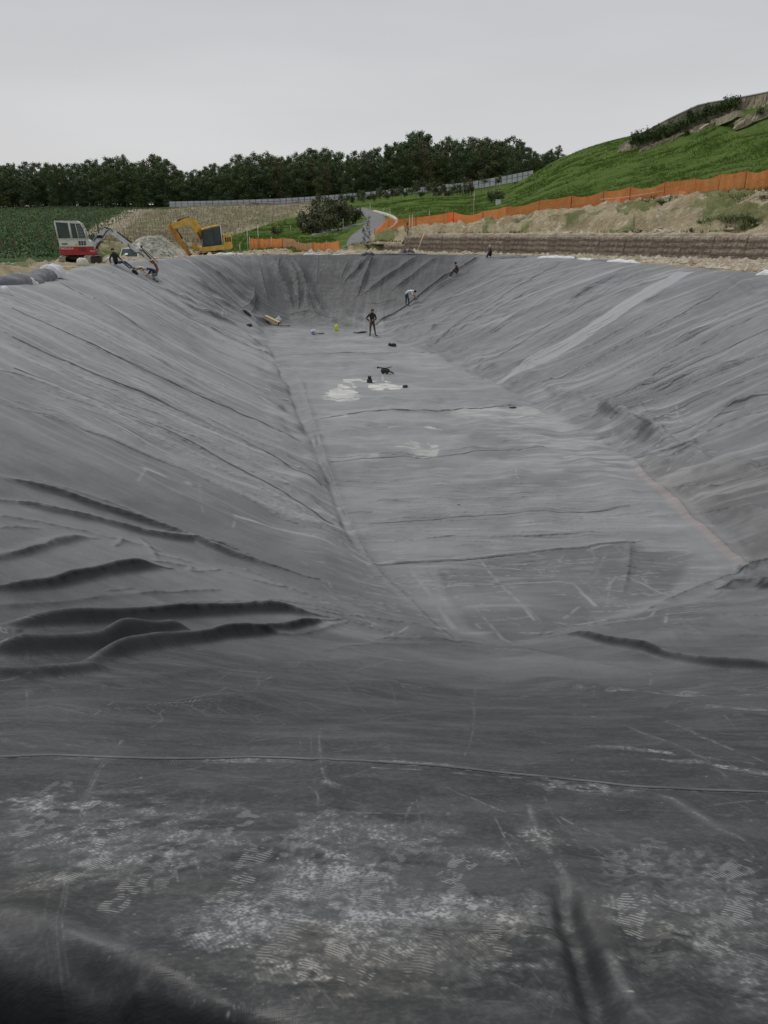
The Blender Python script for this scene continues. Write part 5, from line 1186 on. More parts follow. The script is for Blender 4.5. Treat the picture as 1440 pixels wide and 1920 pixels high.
# undergrowth at the foot of the wood
def bush_mesh(seed, m, n=500, size=.16, w=1.0, h=1.0):
    r = random.Random(seed); cl = [(r.uniform(-.6, .6) * w, r.uniform(-.6, .6) * w, h * r.uniform(.35, .8), .45 * w, .45 * w, .38 * h) for _ in range(9)]; return crown_mesh('foliage', cl, n, size, m, seed)
olive = leaf_mat('olive leaves', (.050, .060, .024), (.105, .110, .050)); yel = leaf_mat('yellow green leaves', (.14, .16, .03), (.30, .30, .06)); redl = leaf_mat('reddish leaves', (.10, .06, .03), (.17, .10, .05)); midg = leaf_mat('fresh leaves', (.045, .075, .02), (.10, .13, .045))
def shrub(px, y, d, w, h, m, name, label, cat, group, seed, n=500, size=.16, stems=5):
    x = at(px, y, d).x; g = float(surf(x, d)); t = empty(name, (x, d, g), 0, label, cat, group)
    obj('foliage', bush_mesh(seed, m, n, size, w, h), t); mb = MB(); r = random.Random(seed)
    for i in range(stems): a = r.uniform(0, 6.28); mb.tube([(0, 0, -.1), (.3 * w * math.cos(a), .3 * w * math.sin(a), h * .5), (.7 * w * math.cos(a), .7 * w * math.sin(a), h * .85)], [.04, .03, .01], 4)
    mb.build('stem', bark, t); return t
for i in range(30):
    px = 590 + i * 10 + rt.uniform(-4, 4); shrub(px, 380, 193 + rt.uniform(-5, 5) - max(0, px - 760) * .1, rt.uniform(.8, 1.4), rt.uniform(1.1, 2.4), (dark2, olive, midg)[i % 3], 'hedge_shrub', 'dark shrub in the row before the whitish fence', 'shrub', 'shrubs planted before the white fence', 300 + i, 260, .16, 3)
for i, (px, y, d, w, h) in enumerate([(578, 418, 125, 2.0, 2.6), (592, 425, 120, 2.2, 2.8), (612, 415, 128, 2.6, 3.6), (630, 420, 124, 2.4, 3.6), (648, 418, 126, 2.2, 3.2), (662, 412, 130, 1.8, 2.6), (600, 405, 136, 2.4, 3.4), (636, 400, 140, 2.6, 3.4), (618, 430, 117, 2.0, 2.2), (584, 436, 113, 1.6, 1.7), (650, 402, 138, 2.0, 2.6), (572, 428, 117, 1.5, 1.9)]):
    shrub(px, y, d, w, h, olive, 'willow_shrub', 'olive grey bushy willow in the thicket left of the lane', 'shrub', 'willow thicket beside the lane', 400 + i, 900, .17, 7)
shrub(520, 440, 113, .9, 1.1, olive, 'weed_bush', 'small brown weedy bush in the meadow behind the short netting', 'shrub', None, 420, 300, .12)
for i, (px, y, d, w, h) in enumerate([(922, 372, 150, 1.5, 2.0), (934, 378, 146, 1.4, 1.8), (927, 366, 154, 1.3, 1.9)]): shrub(px, y, d, w, h, dark2, 'round_shrub', 'dark green shrub at the foot of the green hill', 'shrub', 'shrubs at the foot of the hill', 430 + i, 500, .15)
mb = MB(); mb.box((0, 0, .45), (.8, .5, 1.1), bev=.06); mb.box((0, 0, 1.02), (.9, .6, .06)); p = at(934, 386, 135); o = mb.build('utility_box', mat('white plastic', (.6, .6, .57), .5), loc=(p.x, 135, float(surf(p.x, 135)) - .1)); tag(o, 'small white utility box standing in grass by the shrubs', 'box')
# young planted trees
def young(px, yb, yt, d, m, label, seed, w=.8):
    x = at(px, yb, d).x; g = float(surf(x, d)); h = (yb - yt) * d / 1560; t = empty('young_tree', (x, d, g), 0, label, 'tree', 'young trees planted across the meadow'); r = random.Random(seed)
    cl = [(r.uniform(-.5, .5) * w, r.uniform(-.5, .5) * w, h * r.uniform(.45, .97), .5 * w, .5 * w, .13 * h) for _ in range(11)]
    obj('crown', crown_mesh('crown', cl, 420, .13, m, seed), t); mb = MB(); mb.tube([(0, 0, -.1), (.03, 0, h * .5), (0, 0, h * .9)], [.06, .045, .015], 6); mb.build('trunk', bark_p, t)
    mb = MB(); mb.tube([(.35, 0, -.1), (.33, 0, h * .45)], .035, 5); mb.build('stake', wood_m, t)
for i, (px, yb, yt, d, m, lb, w) in enumerate([(780, 374, 340, 172, midg, 'grey green young tree, leftmost of the planted row', 1.1), (805, 371, 334, 172, midg, 'fuller young tree, second of the planted row', 1.8), (817, 370, 341, 172, olive, 'slender young tree third in the planted row', 1.0), (829, 369, 339, 170, olive, 'young tree just left of the brighter fence boards', 1.1), (848, 360, 329, 178, midg, 'light green round young tree before the fence boards', 1.3),
        (866, 358, 324, 178, olive, 'brownish young tree left of the reddish one', 1.3), (880, 352, 324, 184, redl, 'young tree with reddish autumn leaves', 1.5), (903, 352, 314, 186, olive, 'largest dark young tree in the planted row', 2.0), (934, 347, 322, 184, midg, 'young tree nearest to the green hill', 1.0), (714, 380, 352, 178, dark2, 'dark slim young tree above the lane', .7), (680, 374, 350, 185, dark2, 'dark young tree near the end of the lane', .9), (752, 372, 345, 180, olive, 'small young tree between lane and planted row', .9), (736, 374, 352, 182, olive, 'tiny young tree near the white poles', .8)]):
    young(px, yb, yt, d, m, lb, 500 + i, w)
# spindly yellowing saplings
for i, (px, yb, yt, d, lb, m) in enumerate([(605, 432, 421, 100, 'yellow leaved sapling by the path', yel), (514, 450, 433, 96, 'yellowish weed standing behind the short netting', yel), (832, 401, 374, 103, 'tall yellow green weed above the netting', yel), (880, 392, 360, 112, 'tall yellowing weed halfway up the slope', yel), (804, 404, 388, 103, 'small yellow weed above the netting', yel), (764, 440, 404, 88, 'dark slender cypress seedling behind the netting', dark2), (893, 396, 372, 108, 'loose yellow weed beside a tall stake', yel), (692, 450, 400, 89, 'thin dry sapling in front of the lane', olive), (684, 452, 422, 88, 'bare dry twig bush before the lane', olive)]):
    x = at(px, yb, d).x; g = float(surf(x, d)); h = (yb - yt) * d / 1540; t = empty('sapling', (x, d, g), 0, lb, 'sapling'); r = random.Random(i)
    cl = [(r.uniform(-.18, .18), r.uniform(-.15, .15), h * (.25 + .7 * k / 8), .22, .2, .10 * h) for k in range(9)]; obj('foliage', crown_mesh('foliage', cl, 170, .06, m, 700 + i), t); mb = MB(); mb.tube([(0, 0, -.1), (.04, 0, h * .6), (0, 0, h)], [.03, .02, .008], 5)
    for k in range(5): mb.tube([(.02, 0, h * (.2 + .15 * k)), (r.uniform(-.3, .3), r.uniform(-.2, .2), h * (.35 + .15 * k))], [.012, .005], 4)
    mb.build('stem', bark, t)
# plants on the sandy bank and on the hill walls
for i, (px, y, d, w, h) in enumerate([(1345, 398, 62, 1.2, .9), (1370, 400, 61.5, 1.1, .8), (1395, 396, 61, 1.2, .75), (1322, 400, 63, .9, .6), (1420, 392, 60, .8, .5), (1120, 432, 72, .9, .55), (1145, 430, 71, .8, .45), (1298, 428, 62, .3, .4), (1240, 372, 71, .8, .4), (1190, 380, 73, .8, .4), (1330, 372, 66, .7, .4), (1420, 362, 64, .8, .45), (1090, 402, 76, .8, .35)]):
    shrub(px, y, d, w, h, midg if i < 5 else olive, 'weed_clump', 'ragged green weed clump on the sandy bank above the wall', 'weeds', 'weed clumps on the bank', 600 + i, 420, .05, 3)
for i, s in enumerate(np.linspace(.12, .60, 26)):
    k = s * (len(Q1) - 1); j = int(k); p = Q1[j] * (1 - k + j) + Q1[j + 1] * (k - j); t = empty('wall_plant', (p[0] - .4, p[1] - 1.3 - rt.uniform(0, .6), p[2] + .3), 0, 'dark trailing shrub growing against the tallest hill wall', 'shrub', 'shrubs on the hill walls')
    obj('foliage', bush_mesh(640 + i, dark2 if i % 3 else dark1, 260, .16, rt.uniform(.7, 1.1), rt.uniform(1.4, 2.6)), t)
for i in range(16):
    Q, k = (Q2, Q3, Q4, Q1)[i % 4], rt.random(); j = int((.25 + .7 * k) * (len(Q) - 1)); p = Q[j]
    t = empty('wall_plant', (p[0], p[1] - .7, p[2] - .1), 0, 'small green tuft hanging on a low step of the hill walls', 'shrub', 'tufts on the hill steps'); obj('foliage', bush_mesh(680 + i, midg, 140, .11, .5, .9), t)
# vine rows -----------------------------------------------------------
vine_m = leaf_mat('vine leaves', (.030, .068, .020), (.070, .12, .038)); stake_m = mat('vine stake', (.13, .105, .07), .9, var=.3)
row = 0; y = 60.
while y < 206:
    xs = np.arange(-125, -10, .25); ins_ = inside(xs, np.full(xs.shape, y), VINEW) & ~inside(xs, np.full(xs.shape, y), FIELDW) & (np.abs(xs / y) < .56); xs = xs[ins_]
    if len(xs) > 20:
        r = np.random.default_rng(row); xs = xs[r.random(len(xs)) < .9]; n = len(xs) * 5; cx = np.repeat(xs, 5) + r.normal(0, .15, n); cy = y + r.normal(0, .18, n); cz = surf(cx, np.full(n, y)) + r.uniform(.0, .5, n)
        a = r.normal(size=(n, 3)); a /= np.linalg.norm(a, axis=1)[:, None]; b = np.cross(a, r.normal(size=(n, 3))); b /= np.linalg.norm(b, axis=1)[:, None]; c = np.stack([cx, cy, cz], 1); s = r.uniform(.06, .15, (n, 1))
        V = np.stack([c - a * s, c - b * s * .7, c + a * s, c + b * s * .7], 1).reshape(-1, 3); V = V - np.array([xs[0], y, 0])
        t = empty('vine_row', (xs[0], y, 0), 0, 'leafy dark green vine row, ' + ('nearest the red excavator' if y < 75 else 'in the lower slope' if y < 110 else 'halfway up the left slope' if y < 150 else 'high on the left slope near the wood'), 'vine row', 'rows of green vines'); obj('foliage', np_mesh('foliage', V, np.arange(4 * n).reshape(-1, 4), [vine_m], smooth=False), t); row += 1
        mb = MB()
        for x in xs[::22]: mb.box((x - xs[0], 0, float(surf(x, y)) + .6), (.07, .07, 1.5))
        mb.build('post', stake_m, t)['kind'] = 'stuff'
    y += 2.3 + y * .009
row = 0; y = 84.; twig = leaf_mat('young vine leaves', (.05, .065, .02), (.10, .115, .04))
while y < 203:
    xs = np.arange(-80, 10, .95); xs = xs + (row % 2) * .5; ins_ = inside(xs, np.full(xs.shape, y), FIELDW); xs = xs[ins_]
    if len(xs) > 6:
        r = random.Random(row); mb = MB(); pts = []
        for x in xs:
            g = float(surf(x, y)); mb.box((x - xs[0] + r.uniform(-.3, .3), 0, g + .3), (.035, .05, r.uniform(.5, 1.0)))
        t = empty('young_vine_row', (xs[0], y, 0), 0, 'staked row of young vines, ' + ('just behind the rubble heap' if y < 100 else 'low on the pale field' if y < 130 else 'in the middle of the pale field' if y < 165 else 'at the top of the pale field'), 'vine row', 'rows of young vines on the pale field')
        mb.build('stake', stake_m, t)['kind'] = 'stuff'; mb = MB(); mb.tube([(x - xs[0], 0, float(surf(x, y)) + .55) for x in xs[::3]], .022, 4, smooth=False); mb.build('wire', stake_m, t)
        rn = np.random.default_rng(row + 50); n = len(xs) * 5; cx = np.repeat(xs, 5) + rn.normal(0, .28, n); cz = surf(cx, np.full(n, y)) + rn.uniform(.02, .5, n) ** 1.3; c = np.stack([cx - xs[0], rn.normal(0, .15, n), cz], 1)
        keepn = fbm(cx * .08, np.full(n, y) * .08, 3, 6) > .40; c = c[keepn]; n = len(c)
        if n > 4:
            a = rn.normal(size=(n, 3)); a /= np.linalg.norm(a, axis=1)[:, None]; b = np.cross(a, rn.normal(size=(n, 3))); b /= np.linalg.norm(b, axis=1)[:, None]; s = rn.uniform(.05, .12, (n, 1))
            obj('foliage', np_mesh('foliage', np.stack([c - a * s, c - b * s * .7, c + a * s, c + b * s * .7], 1).reshape(-1, 3), np.arange(4 * n).reshape(-1, 4), [twig], smooth=False), t)
        row += 1
    y += 2.6 + y * .006
# rubble heap -----------------------------------------------------------
hp = at(287, 484, 82); hg = float(surf(hp.x, hp.y)) - .3; V = []; Fc = []; nr_h, na_h = 22, 64; topz = at(290, 444, 82).z - hg
for i in range(nr_h + 1):
    for j in range(na_h):
        a = 2 * math.pi * j / na_h; rr_ = i / nr_h; prf = max(0, 1 - rr_ ** 1.5); x = rr_ * 3.6 * math.cos(a) * (1 + .12 * math.sin(3 * a)); yy = rr_ * 3.0 * math.sin(a)
        nse = float(fbm(np.array([x * .9 + 5]), np.array([yy * .9 + 9]), 4, 3)[0]); V.append((x, yy, topz * min(1, prf * 1.18) * (.82 + .33 * nse)))
for i in range(nr_h):
    for j in range(na_h): Fc.append([i * na_h + j, (i + 1) * na_h + j, (i + 1) * na_h + (j + 1) % na_h, i * na_h + (j + 1) % na_h])
rub_m = mat('pale rubble', (.46, .45, .39), .95, var=.2, scale=1.6, bump=1, bscale=7, col2=(.66, .64, .57))
hm = np_mesh('rubble_heap', V, Fc, [rub_m]); heap = obj('rubble_heap', hm, loc=(hp.x, hp.y, hg)); tag(heap, 'pale grey heap of crushed rubble between the two excavators', 'rubble heap')
V = np.array(V); r = np.random.default_rng(2); k = r.integers(0, len(V), 2600); P = V[k] + r.normal(0, .06, (2600, 3)); base = np.array([[1, 0, 0], [0, 1, 0], [-1, 0, 0], [0, -1, 0], [0, 0, 1], [0, 0, -1.]]); fc = np.array([[0, 1, 4], [1, 2, 4], [2, 3, 4], [3, 0, 4], [1, 0, 5], [2, 1, 5], [3, 2, 5], [0, 3, 5]])
VV = base[None] * r.uniform(.5, 1.3, (2600, 6, 1)) * r.uniform(.04, .13, (2600, 1, 1)) + P[:, None]; o = obj('stones', np_mesh('stones', VV.reshape(-1, 3), (fc[None] + (np.arange(2600) * 6)[:, None, None]).reshape(-1, 3), [rub_m], smooth=False), heap); o['kind'] = 'stuff'
# ------------------------------------------------------------------ MACHINES
red_p = mat('red paint', (.36, .018, .02), .45, var=.1, scale=3); white_p = mat('off white paint', (.56, .58, .53), .45, var=.08, scale=3); glass = mat('cab glass', (.03, .055, .05), .12, var=.3, scale=1.2)
black_r = mat('black rubber', (.025, .025, .027), .8); track_m = mat('dusty steel track', (.34, .31, .25), .8, var=.3, scale=6); track_d = mat('dark steel', (.05, .045, .04), .7, metal=.3, var=.3)
steel = mat('bright steel', (.5, .5, .5), .3, metal=.8); grey_p = mat('grey boom paint', (.55, .56, .54), .5, var=.12, scale=3); rust = mat('rusty steel', (.17, .07, .04), .8, var=.35, scale=5); yellow_p = mat('yellow paint', (.60, .34, .035), .5, var=.2, scale=2, col2=(.68, .44, .09))
yellow_d = mat('worn yellow paint', (.38, .19, .03), .6, var=.4, scale=3); white_t = mat('white lettering', (.8, .8, .8), .5); orange_l = mat('label yellow', (.7, .45, .08), .5)
seat_m = mat('seat cloth', (.02, .02, .022), .9)

def track_unit(name, parent, cx, L, w_, h, M, pads=22):
    """loop of shoes, wheels inside"""
    t = MB(); r = h / 2; n = pads; per = 2 * (L - h) + math.pi * h
    for i in range(n):
        s = per * i / n
        if s < L - h: p = (-(L - h) / 2 + s, h); a = 0
        elif s < L - h + math.pi * r: an = (s - (L - h)) / r; p = ((L - h) / 2 + r * math.sin(an), r + r * math.cos(an)); a = -an
        elif s < 2 * (L - h) + math.pi * r: q = s - (L - h) - math.pi * r; p = ((L - h) / 2 - q, 0); a = math.pi
        else: an = (s - 2 * (L - h) - math.pi * r) / r; p = (-(L - h) / 2 - r * math.sin(an), r - r * math.cos(an)); a = math.pi - an
        Mi = M @ Matrix.Translation((p[0], cx, p[1])) @ Matrix.Rotation(-a, 4, 'Y')
        t.box((0, 0, -.02), (per / n * .93, w_, .05), 0, Mi); t.box((0, 0, .012), (.03, w_ * .96, .03), 0, Mi)
    o = t.build(name, track_m, parent)
    f = MB(); f.box((0, cx, r), (L - h, w_ * .55, h * .62), 0, M, bev=.04); f.build('track_frame', track_d, o)
    for k, x in enumerate(np.linspace(-(L - h) / 2, (L - h) / 2, 5)):
        rr_ = r * .82 if k in (0, 4) else r * .45; z = r if k in (0, 4) else r * .55
        m2 = MB(); m2.tube([(x, cx - w_ * .36, z), (x, cx + w_ * .36, z)], rr_, 12, 0, M); m2.build('roller', track_d, o)
    return o
def cyl(parent, a, b, r, split=.55, name='hydraulic_cylinder'):
    a = Vector(a); b = Vector(b); m = a.lerp(b, split); mb = MB(); mb.tube([a, m], r, 8); o = mb.build(name, track_d, parent); mb = MB(); mb.tube([m, b], r * .5, 8); mb.build('rod', steel, o)

tp = at(153, 491, 50); M0 = Vector((tp.x, 50, max(0.0, float(surf(tp.x, 50)))))
ex = empty('mini_excavator', M0, 0, 'red and white tracked mini excavator on the left rim, its arm reaching over the liner', 'excavator')
RT = Matrix.Rotation(R_(88), 4, 'Z')
for cx in (.86, -.86): track_unit('track', ex, cx, 2.2, .42, .56, RT, 24)
mb = MB(); mb.box((0, 0, .42), (1.3, 1.4, .22), 0, RT, bev=.05); mb.tube([(0, 0, .45), (0, 0, .62)], .45, 14); mb.build('undercarriage', track_d, ex)
mb = MB(); mb.prism([(1.35, .12), (1.42, .12), (1.50, .5), (1.44, .52)], -.95, .95, 0, Matrix.Translation((0, 0, 0)) @ RT); mb.box((.95, .5, .35), (.9, .1, .1), 0, RT); mb.box((.95, -.5, .35), (.9, .1, .1), 0, RT); mb.build('dozer_blade', track_d, ex)
UZ = R_(14); U = Matrix.Rotation(UZ, 4, 'Z')
y0, y1 = -.82, .82
mb = MB(); mb.prism([(-1.12, .60), (-1.20, .72), (-1.20, 1.15), (.80, 1.15), (1.08, .92), (1.10, .74), (1.0, .60)], y0, y1, 0, U); body = mb.build('lower_body', red_p, ex)
mb = MB()
for k in range(3): mb.box((.25, y0 - .004, .86 + k * .09), (.5, .02, .045), 0, U)
mb.build('vent', track_d, body)
mb = MB(); mb.prism([(-1.20, 1.15), (-1.21, 1.62), (.62, 1.62), (.80, 1.46), (.92, 1.15), (.8, 1.153)], y0 + .01, y1 - .01, 0, U); ub = mb.build('upper_body', white_p, ex)
mb = MB()
for i in range(3):
    for j in range(2): mb.box((.12 + .17 * i, y0 - .002, 1.30 + .14 * j), (.13, .03, .11), 0, U)
mb.build('grille', black_r, ub); mb = MB(); mb.box((-.12, y0 - .003, 1.26), (.12, .02, .14), 0, U); mb.build('label', orange_l, ub)
mb = MB(); mb.box((-.85, y0 - .004, 1.32), (.35, .02, .07), 0, U); mb.build('door_handle', track_d, ub)
# cab
cab = MB(); CY0, CY1 = -.80, .15
prof = [(-1.22, 1.62), (-1.30, 2.74), (.10, 2.74), (.34, 2.60), (.50, 2.25), (.62, 1.62)]
def bar(a, b, r=.05, yy=CY0): cab.tube([(a[0], yy, a[1]), (b[0], yy, b[1])], r, 6, 0, U)
for yy in (CY0, CY1):
    for i in range(len(prof)): bar(prof[i], prof[(i + 1) % len(prof)], .05, yy)
    bar((-.36, 1.62), (-.42, 2.74), .07, yy); bar((.10, 1.62), (-.02, 2.74), .025, yy)
for p in prof[:]: cab.tube([(p[0], CY0, p[1]), (p[0], CY1, p[1])], .05, 6, 0, U)
cb = cab.build('cab', white_p, ex)
mb = MB(); mb.prism([(-1.30, 2.70), (-1.30, 2.79), (.08, 2.79), (.30, 2.67), (.28, 2.60)], CY0 - .03, CY1 + .03, 0, U); mb.build('roof', white_p, cb)
for nm, pf in (('side_window', [(-1.17, 1.66), (-1.24, 2.69), (-.48, 2.69), (-.42, 1.66)]), ('side_window', [(-.28, 1.66), (-.34, 2.69), (-.05, 2.69), (.07, 1.66)]), ('side_window', [(.13, 1.66), (.01, 2.69), (.09, 2.69), (.30, 2.56), (.45, 2.24), (.57, 1.66)])):
    mb = MB(); mb.prism(pf, CY0 + .01, CY0 + .025, 0, U); mb.build(nm, glass, cb)
mb = MB(); mb.prism([(.30, 2.58), (.46, 2.24), (.58, 1.66), (.56, 1.66), (.44, 2.24), (.28, 2.58)], CY0 + .04, CY1 - .04, 0, U); mb.build('windscreen', glass, cb)
mb = MB(); mb.prism([(-1.235, 1.66), (-1.30, 2.68), (-1.28, 2.68), (-1.215, 1.66)], CY0 + .04, CY1 - .04, 0, U); mb.build('rear_window', glass, cb)
mb = MB()
for k in range(9): mb.box((.30 - .012 * k, CY0 - .01, 1.75 + k * .095), (.40 - .028 * k, .012, .012), 0, U)
mb.build('blind_slat', white_p, cb)['kind'] = 'stuff'
mb = MB(); mb.box((-.75, CY0 + .3, 1.78), (.45, .4, .14), 0, U, bev=.04); mb.box((-.98, CY0 + .3, 2.1), (.12, .4, .6), 0, U, bev=.04); mb.build('seat', seat_m, cb)
def text(parent, body_, size, M, m, name='lettering', ext=.004):
    cu = bpy.data.curves.new(name, 'FONT'); cu.body = body_; cu.size = size; cu.extrude = ext; cu.align_x = 'CENTER'; cu.align_y = 'CENTER'
    o = bpy.data.objects.new(name, cu); link(o); dg = bpy.context.evaluated_depsgraph_get(); me = bpy.data.meshes.new_from_object(o.evaluated_get(dg)); bpy.data.objects.remove(o); me.materials.clear(); me.materials.append(m)
    o = obj(name, me, parent); o.matrix_basis = M; return o
TM = lambda x, z: U @ Matrix.Translation((x, y0 - .012, z)) @ Matrix.Rotation(math.pi / 2, 4, 'X')
text(body, 'TAKEUCHI', .19, TM(-.78, 1.02), white_t); text(body, 'TB145', .13, TM(.88, .84), white_t)
# boom
P0, P1, P2, P3 = (.80, 1.25), (1.30, 1.72), (1.70, 2.06), (2.10, 2.18)
mb = MB()
def limb(mb, path, ths, y, w_, M):
    n = len(path); up = []; dn = []
    for i, p in enumerate(path):
        a = Vector(path[max(i - 1, 0)]); b = Vector(path[min(i + 1, n - 1)]); t = (b - a).normalized(); nn = Vector((-t.y, t.x)); up.append((p[0] + nn.x * ths[i] / 2, p[1] + nn.y * ths[i] / 2)); dn.append((p[0] - nn.x * ths[i] / 2, p[1] - nn.y * ths[i] / 2))
    for i in range(n - 1): mb.prism([dn[i], dn[i + 1], up[i + 1], up[i]], y - w_ / 2, y + w_ / 2, 0, M)
BY = .30
limb(mb, [P0, P1, P2, P3], [.26, .40, .36, .26], BY, .22, U); boom = mb.build('boom', grey_p, ex)
mb = MB(); mb.box((.86, BY, 1.15), (.4, .45, .5), 0, U, bev=.06); mb.build('swing_post', white_p, ex)
cyl(boom, U @ Vector((1.0, BY - .15, .98)), U @ Vector((1.72, BY - .15, 1.78)), .06)
mb = MB(); mb.tube([U @ Vector(p) for p in [(.95, BY - .14, 1.5), (1.25, BY - .16, 1.85), (1.55, BY - .16, 1.72), (1.85, BY - .16, 2.12), (2.15, BY - .15, 2.33), (2.28, BY - .15, 2.1)]], .035, 6); mb.build('hose', black_r, boom)
mb = MB(); mb.box((1.38, BY - .13, 1.78), (.34, .03, .2), 0, U @ Matrix.Translation((0, 0, 0))); mb.build('boom_recess', black_r, boom)
A0, A1 = (2.05, 2.20), (4.62, .12)
mb = MB(); limb(mb, [A0, (2.5, 1.86), A1], [.30, .30, .17], BY, .17, U); arm = mb.build('arm', grey_p, ex)
cyl(arm, U @ Vector((1.75, BY, 2.38)), U @ Vector((2.28, BY, 2.26)), .055); cyl(arm, U @ Vector((2.55, BY, 2.10)), U @ Vector((4.05, BY, .90)), .05, .6)
mb = MB(); mb.tube([U @ Vector(p) for p in [(3.2, BY - .12, 1.3), (3.34, BY - .16, .9), (3.5, BY - .16, .62), (3.9, BY - .14, .75), (4.2, BY - .12, .45)]], .03, 6); mb.build('hose', black_r, arm)
mb = MB(); mb.prism([(4.05, .90), (4.14, .95), (4.72, .30), (4.64, .24)], BY - .06, BY + .06, 0, U); mb.build('linkage', track_d, arm)
mb = MB(); bk = [(4.56, .16), (4.80, .22), (5.02, -.12), (5.12, -.48), (5.0, -.72), (4.62, -.70), (4.60, -.62), (4.86, -.58), (4.92, -.34), (4.80, -.08), (4.58, .04)]
n = len(bk); mb.prism(bk, BY - .30, BY + .30, 0, U); bucket = mb.build('bucket', rust, ex)
mb = MB()
for k in range(4): mb.box((4.50, BY - .24 + k * .16, -.68), (.24, .07, .05), 0, U)
mb.build('tooth', track_d, bucket)['kind'] = 'stuff'
mb = MB(); mb.prism([(4.62, -.70), (5.0, -.72), (5.06, -.60), (4.7, -.58)], BY - .28, BY + .28, 0, U @ Matrix.Translation((0, 0, .03))); mb.build('soil_in_bucket', soil_m, bucket)
mb = MB(); mb.tube([U @ Vector(p) for p in [(-.2, .6, 1.6), (-.2, .6, 1.95)]], .04, 6); mb.build('exhaust', track_d, ex)
ex.scale = (.89, .89, .89)
# mirror arm to the lower right of the arm (hose guide lying over the liner)
mb = MB(); a, b = at(265, 463, 52.2), at(296, 492, 51.8); a = M0 + (a - M0) / .89; b = M0 + (b - M0) / .89; mb.tube([a - M0, b - M0], [.03, .03], 6); mb.box(tuple(a - M0), (.12, .08, .16)); mb.build('guide_rod', track_d, ex)

# yellow excavator ------------------------------------------------------
yp = at(404, 480, 74.5); YG = float(surf(yp.x, 74.5)); Y0 = Vector((yp.x, 74.5, max(YG, -.25)))
ey = empty('tracked_excavator', Y0, 0, 'yellow tracked excavator with folded boom behind the far left rim corner', 'excavator')
K = Matrix.Rotation(R_(180 + 22), 4, 'Z') @ Matrix.Rotation(R_(5), 4, 'Y')
KT = Matrix.Rotation(R_(180 + 15), 4, 'Z')
for cx in (1.05, -1.05): track_unit('track', ey, cx, 3.2, .5, .72, KT @ Matrix.Translation((0, 0, -.25)), 26)
mb = MB(); mb.box((0, 0, .35), (2.0, 1.8, .3), 0, KT, bev=.05); mb.tube([(0, 0, .4), (0, 0, .65)], .6, 14); mb.build('undercarriage', track_d, ey)
mb = MB(); mb.prism([(-1.4, .62), (-1.5, .8), (-1.47, 1.05), (1.30, 1.0), (1.35, .68), (1.2, .60)], -1.15, 1.15, 0, K); yb = mb.build('deck', yellow_p, ey)
mb = MB(); mb.prism([(-1.48, 1.05), (-1.52, 1.72), (-1.35, 1.88), (-.75, 1.90), (-.70, 1.04)], -1.15, 1.15, 0, K); cw = mb.build('engine_cover', yellow_p, ey)
mb = MB()
for k in range(3): mb.box((-1.35 + k * .2, 1.155, 1.45), (.14, .02, .4), 0, K)
mb.build('vent', track_d, cw)['kind'] = 'stuff'
mb = MB(); mb.prism([(-.62, 1.0), (-.62, 2.62), (-.52, 2.72), (.78, 2.55), (.98, 2.40), (1.12, 1.0)], .18, 1.14, 0, K); yc = mb.build('cab', track_d, ey)
mb = MB(); mb.prism([(-.66, 2.66), (-.60, 2.76), (.86, 2.58), (.98, 2.44)], .14, 1.18, 0, K); mb.build('roof', yellow_p, yc)
for pf in ([(-.52, 1.35), (-.52, 2.58), (.02, 2.54), (.04, 1.12)], [(.12, 1.12), (.10, 2.52), (.74, 2.46), (.92, 2.34), (1.02, 1.12)]):
    mb = MB(); mb.prism(pf, 1.145, 1.16, 0, K); mb.build('side_window', glass, yc); 
mb = MB(); mb.prism([(1.135, 1.1), (1.00, 2.40), (1.01, 2.40), (1.15, 1.1)], .24, 1.08, 0, K); mb.build('windscreen', glass, yc)
mb = MB(); mb.tube([K @ Vector(p) for p in [(-.60, 1.17, .95), (-.64, 1.17, 2.7)]], .05, 6); mb.build('corner_post', white_p, yc)
mb = MB(); limb(mb, [(.55, .85), (1.0, 2.1), (1.5, 3.10), (1.95, 3.28), (3.45, 2.92)], [.46, .66, .76, .62, .40], -.15, .46, K); bm = mb.build('boom', yellow_p, ey)
mb = MB(); limb(mb, [(.9, 1.1), (1.3, 2.3)], [.12, .12], .20, .10, K); limb(mb, [(.9, 1.1), (1.3, 2.3)], [.12, .12], -.50, .10, K); mb.build('boom_cylinder', rust, bm)
cyl(bm, K @ Vector((1.8, -.15, 3.60)), K @ Vector((3.3, -.15, 3.28)), .09, .7)
mb = MB(); limb(mb, [(3.68, 3.15), (3.42, 2.75), (3.0, 1.8), (2.2, .35)], [.32, .60, .44, .28], -.15, .34, K); ya = mb.build('arm', yellow_d, ey)
cyl(ya, K @ Vector((3.2, -.15, 2.95)), K @ Vector((2.35, -.15, 1.15)), .07, .6)
mb = MB(); mb.prism([(2.4, .50), (2.1, .52), (1.8, .22), (1.7, -.12), (2.0, -.32), (2.5, -.22), (2.57, .1)], -.55, .25, 0, K); yk = mb.build('bucket', rust, ey)
mb = MB()
for k in range(4): mb.box((2.55, -.5 + k * .21, -.22), (.18, .08, .06), 0, K)
mb.build('tooth', track_d, yk)['kind'] = 'stuff'
mb = MB(); mb.prism([(1.35, .62), (1.75, .70), (1.85, 1.35), (1.45, 1.3)], -.9, -.35, 0, K); mb.build('tool_box', yellow_p, ey)

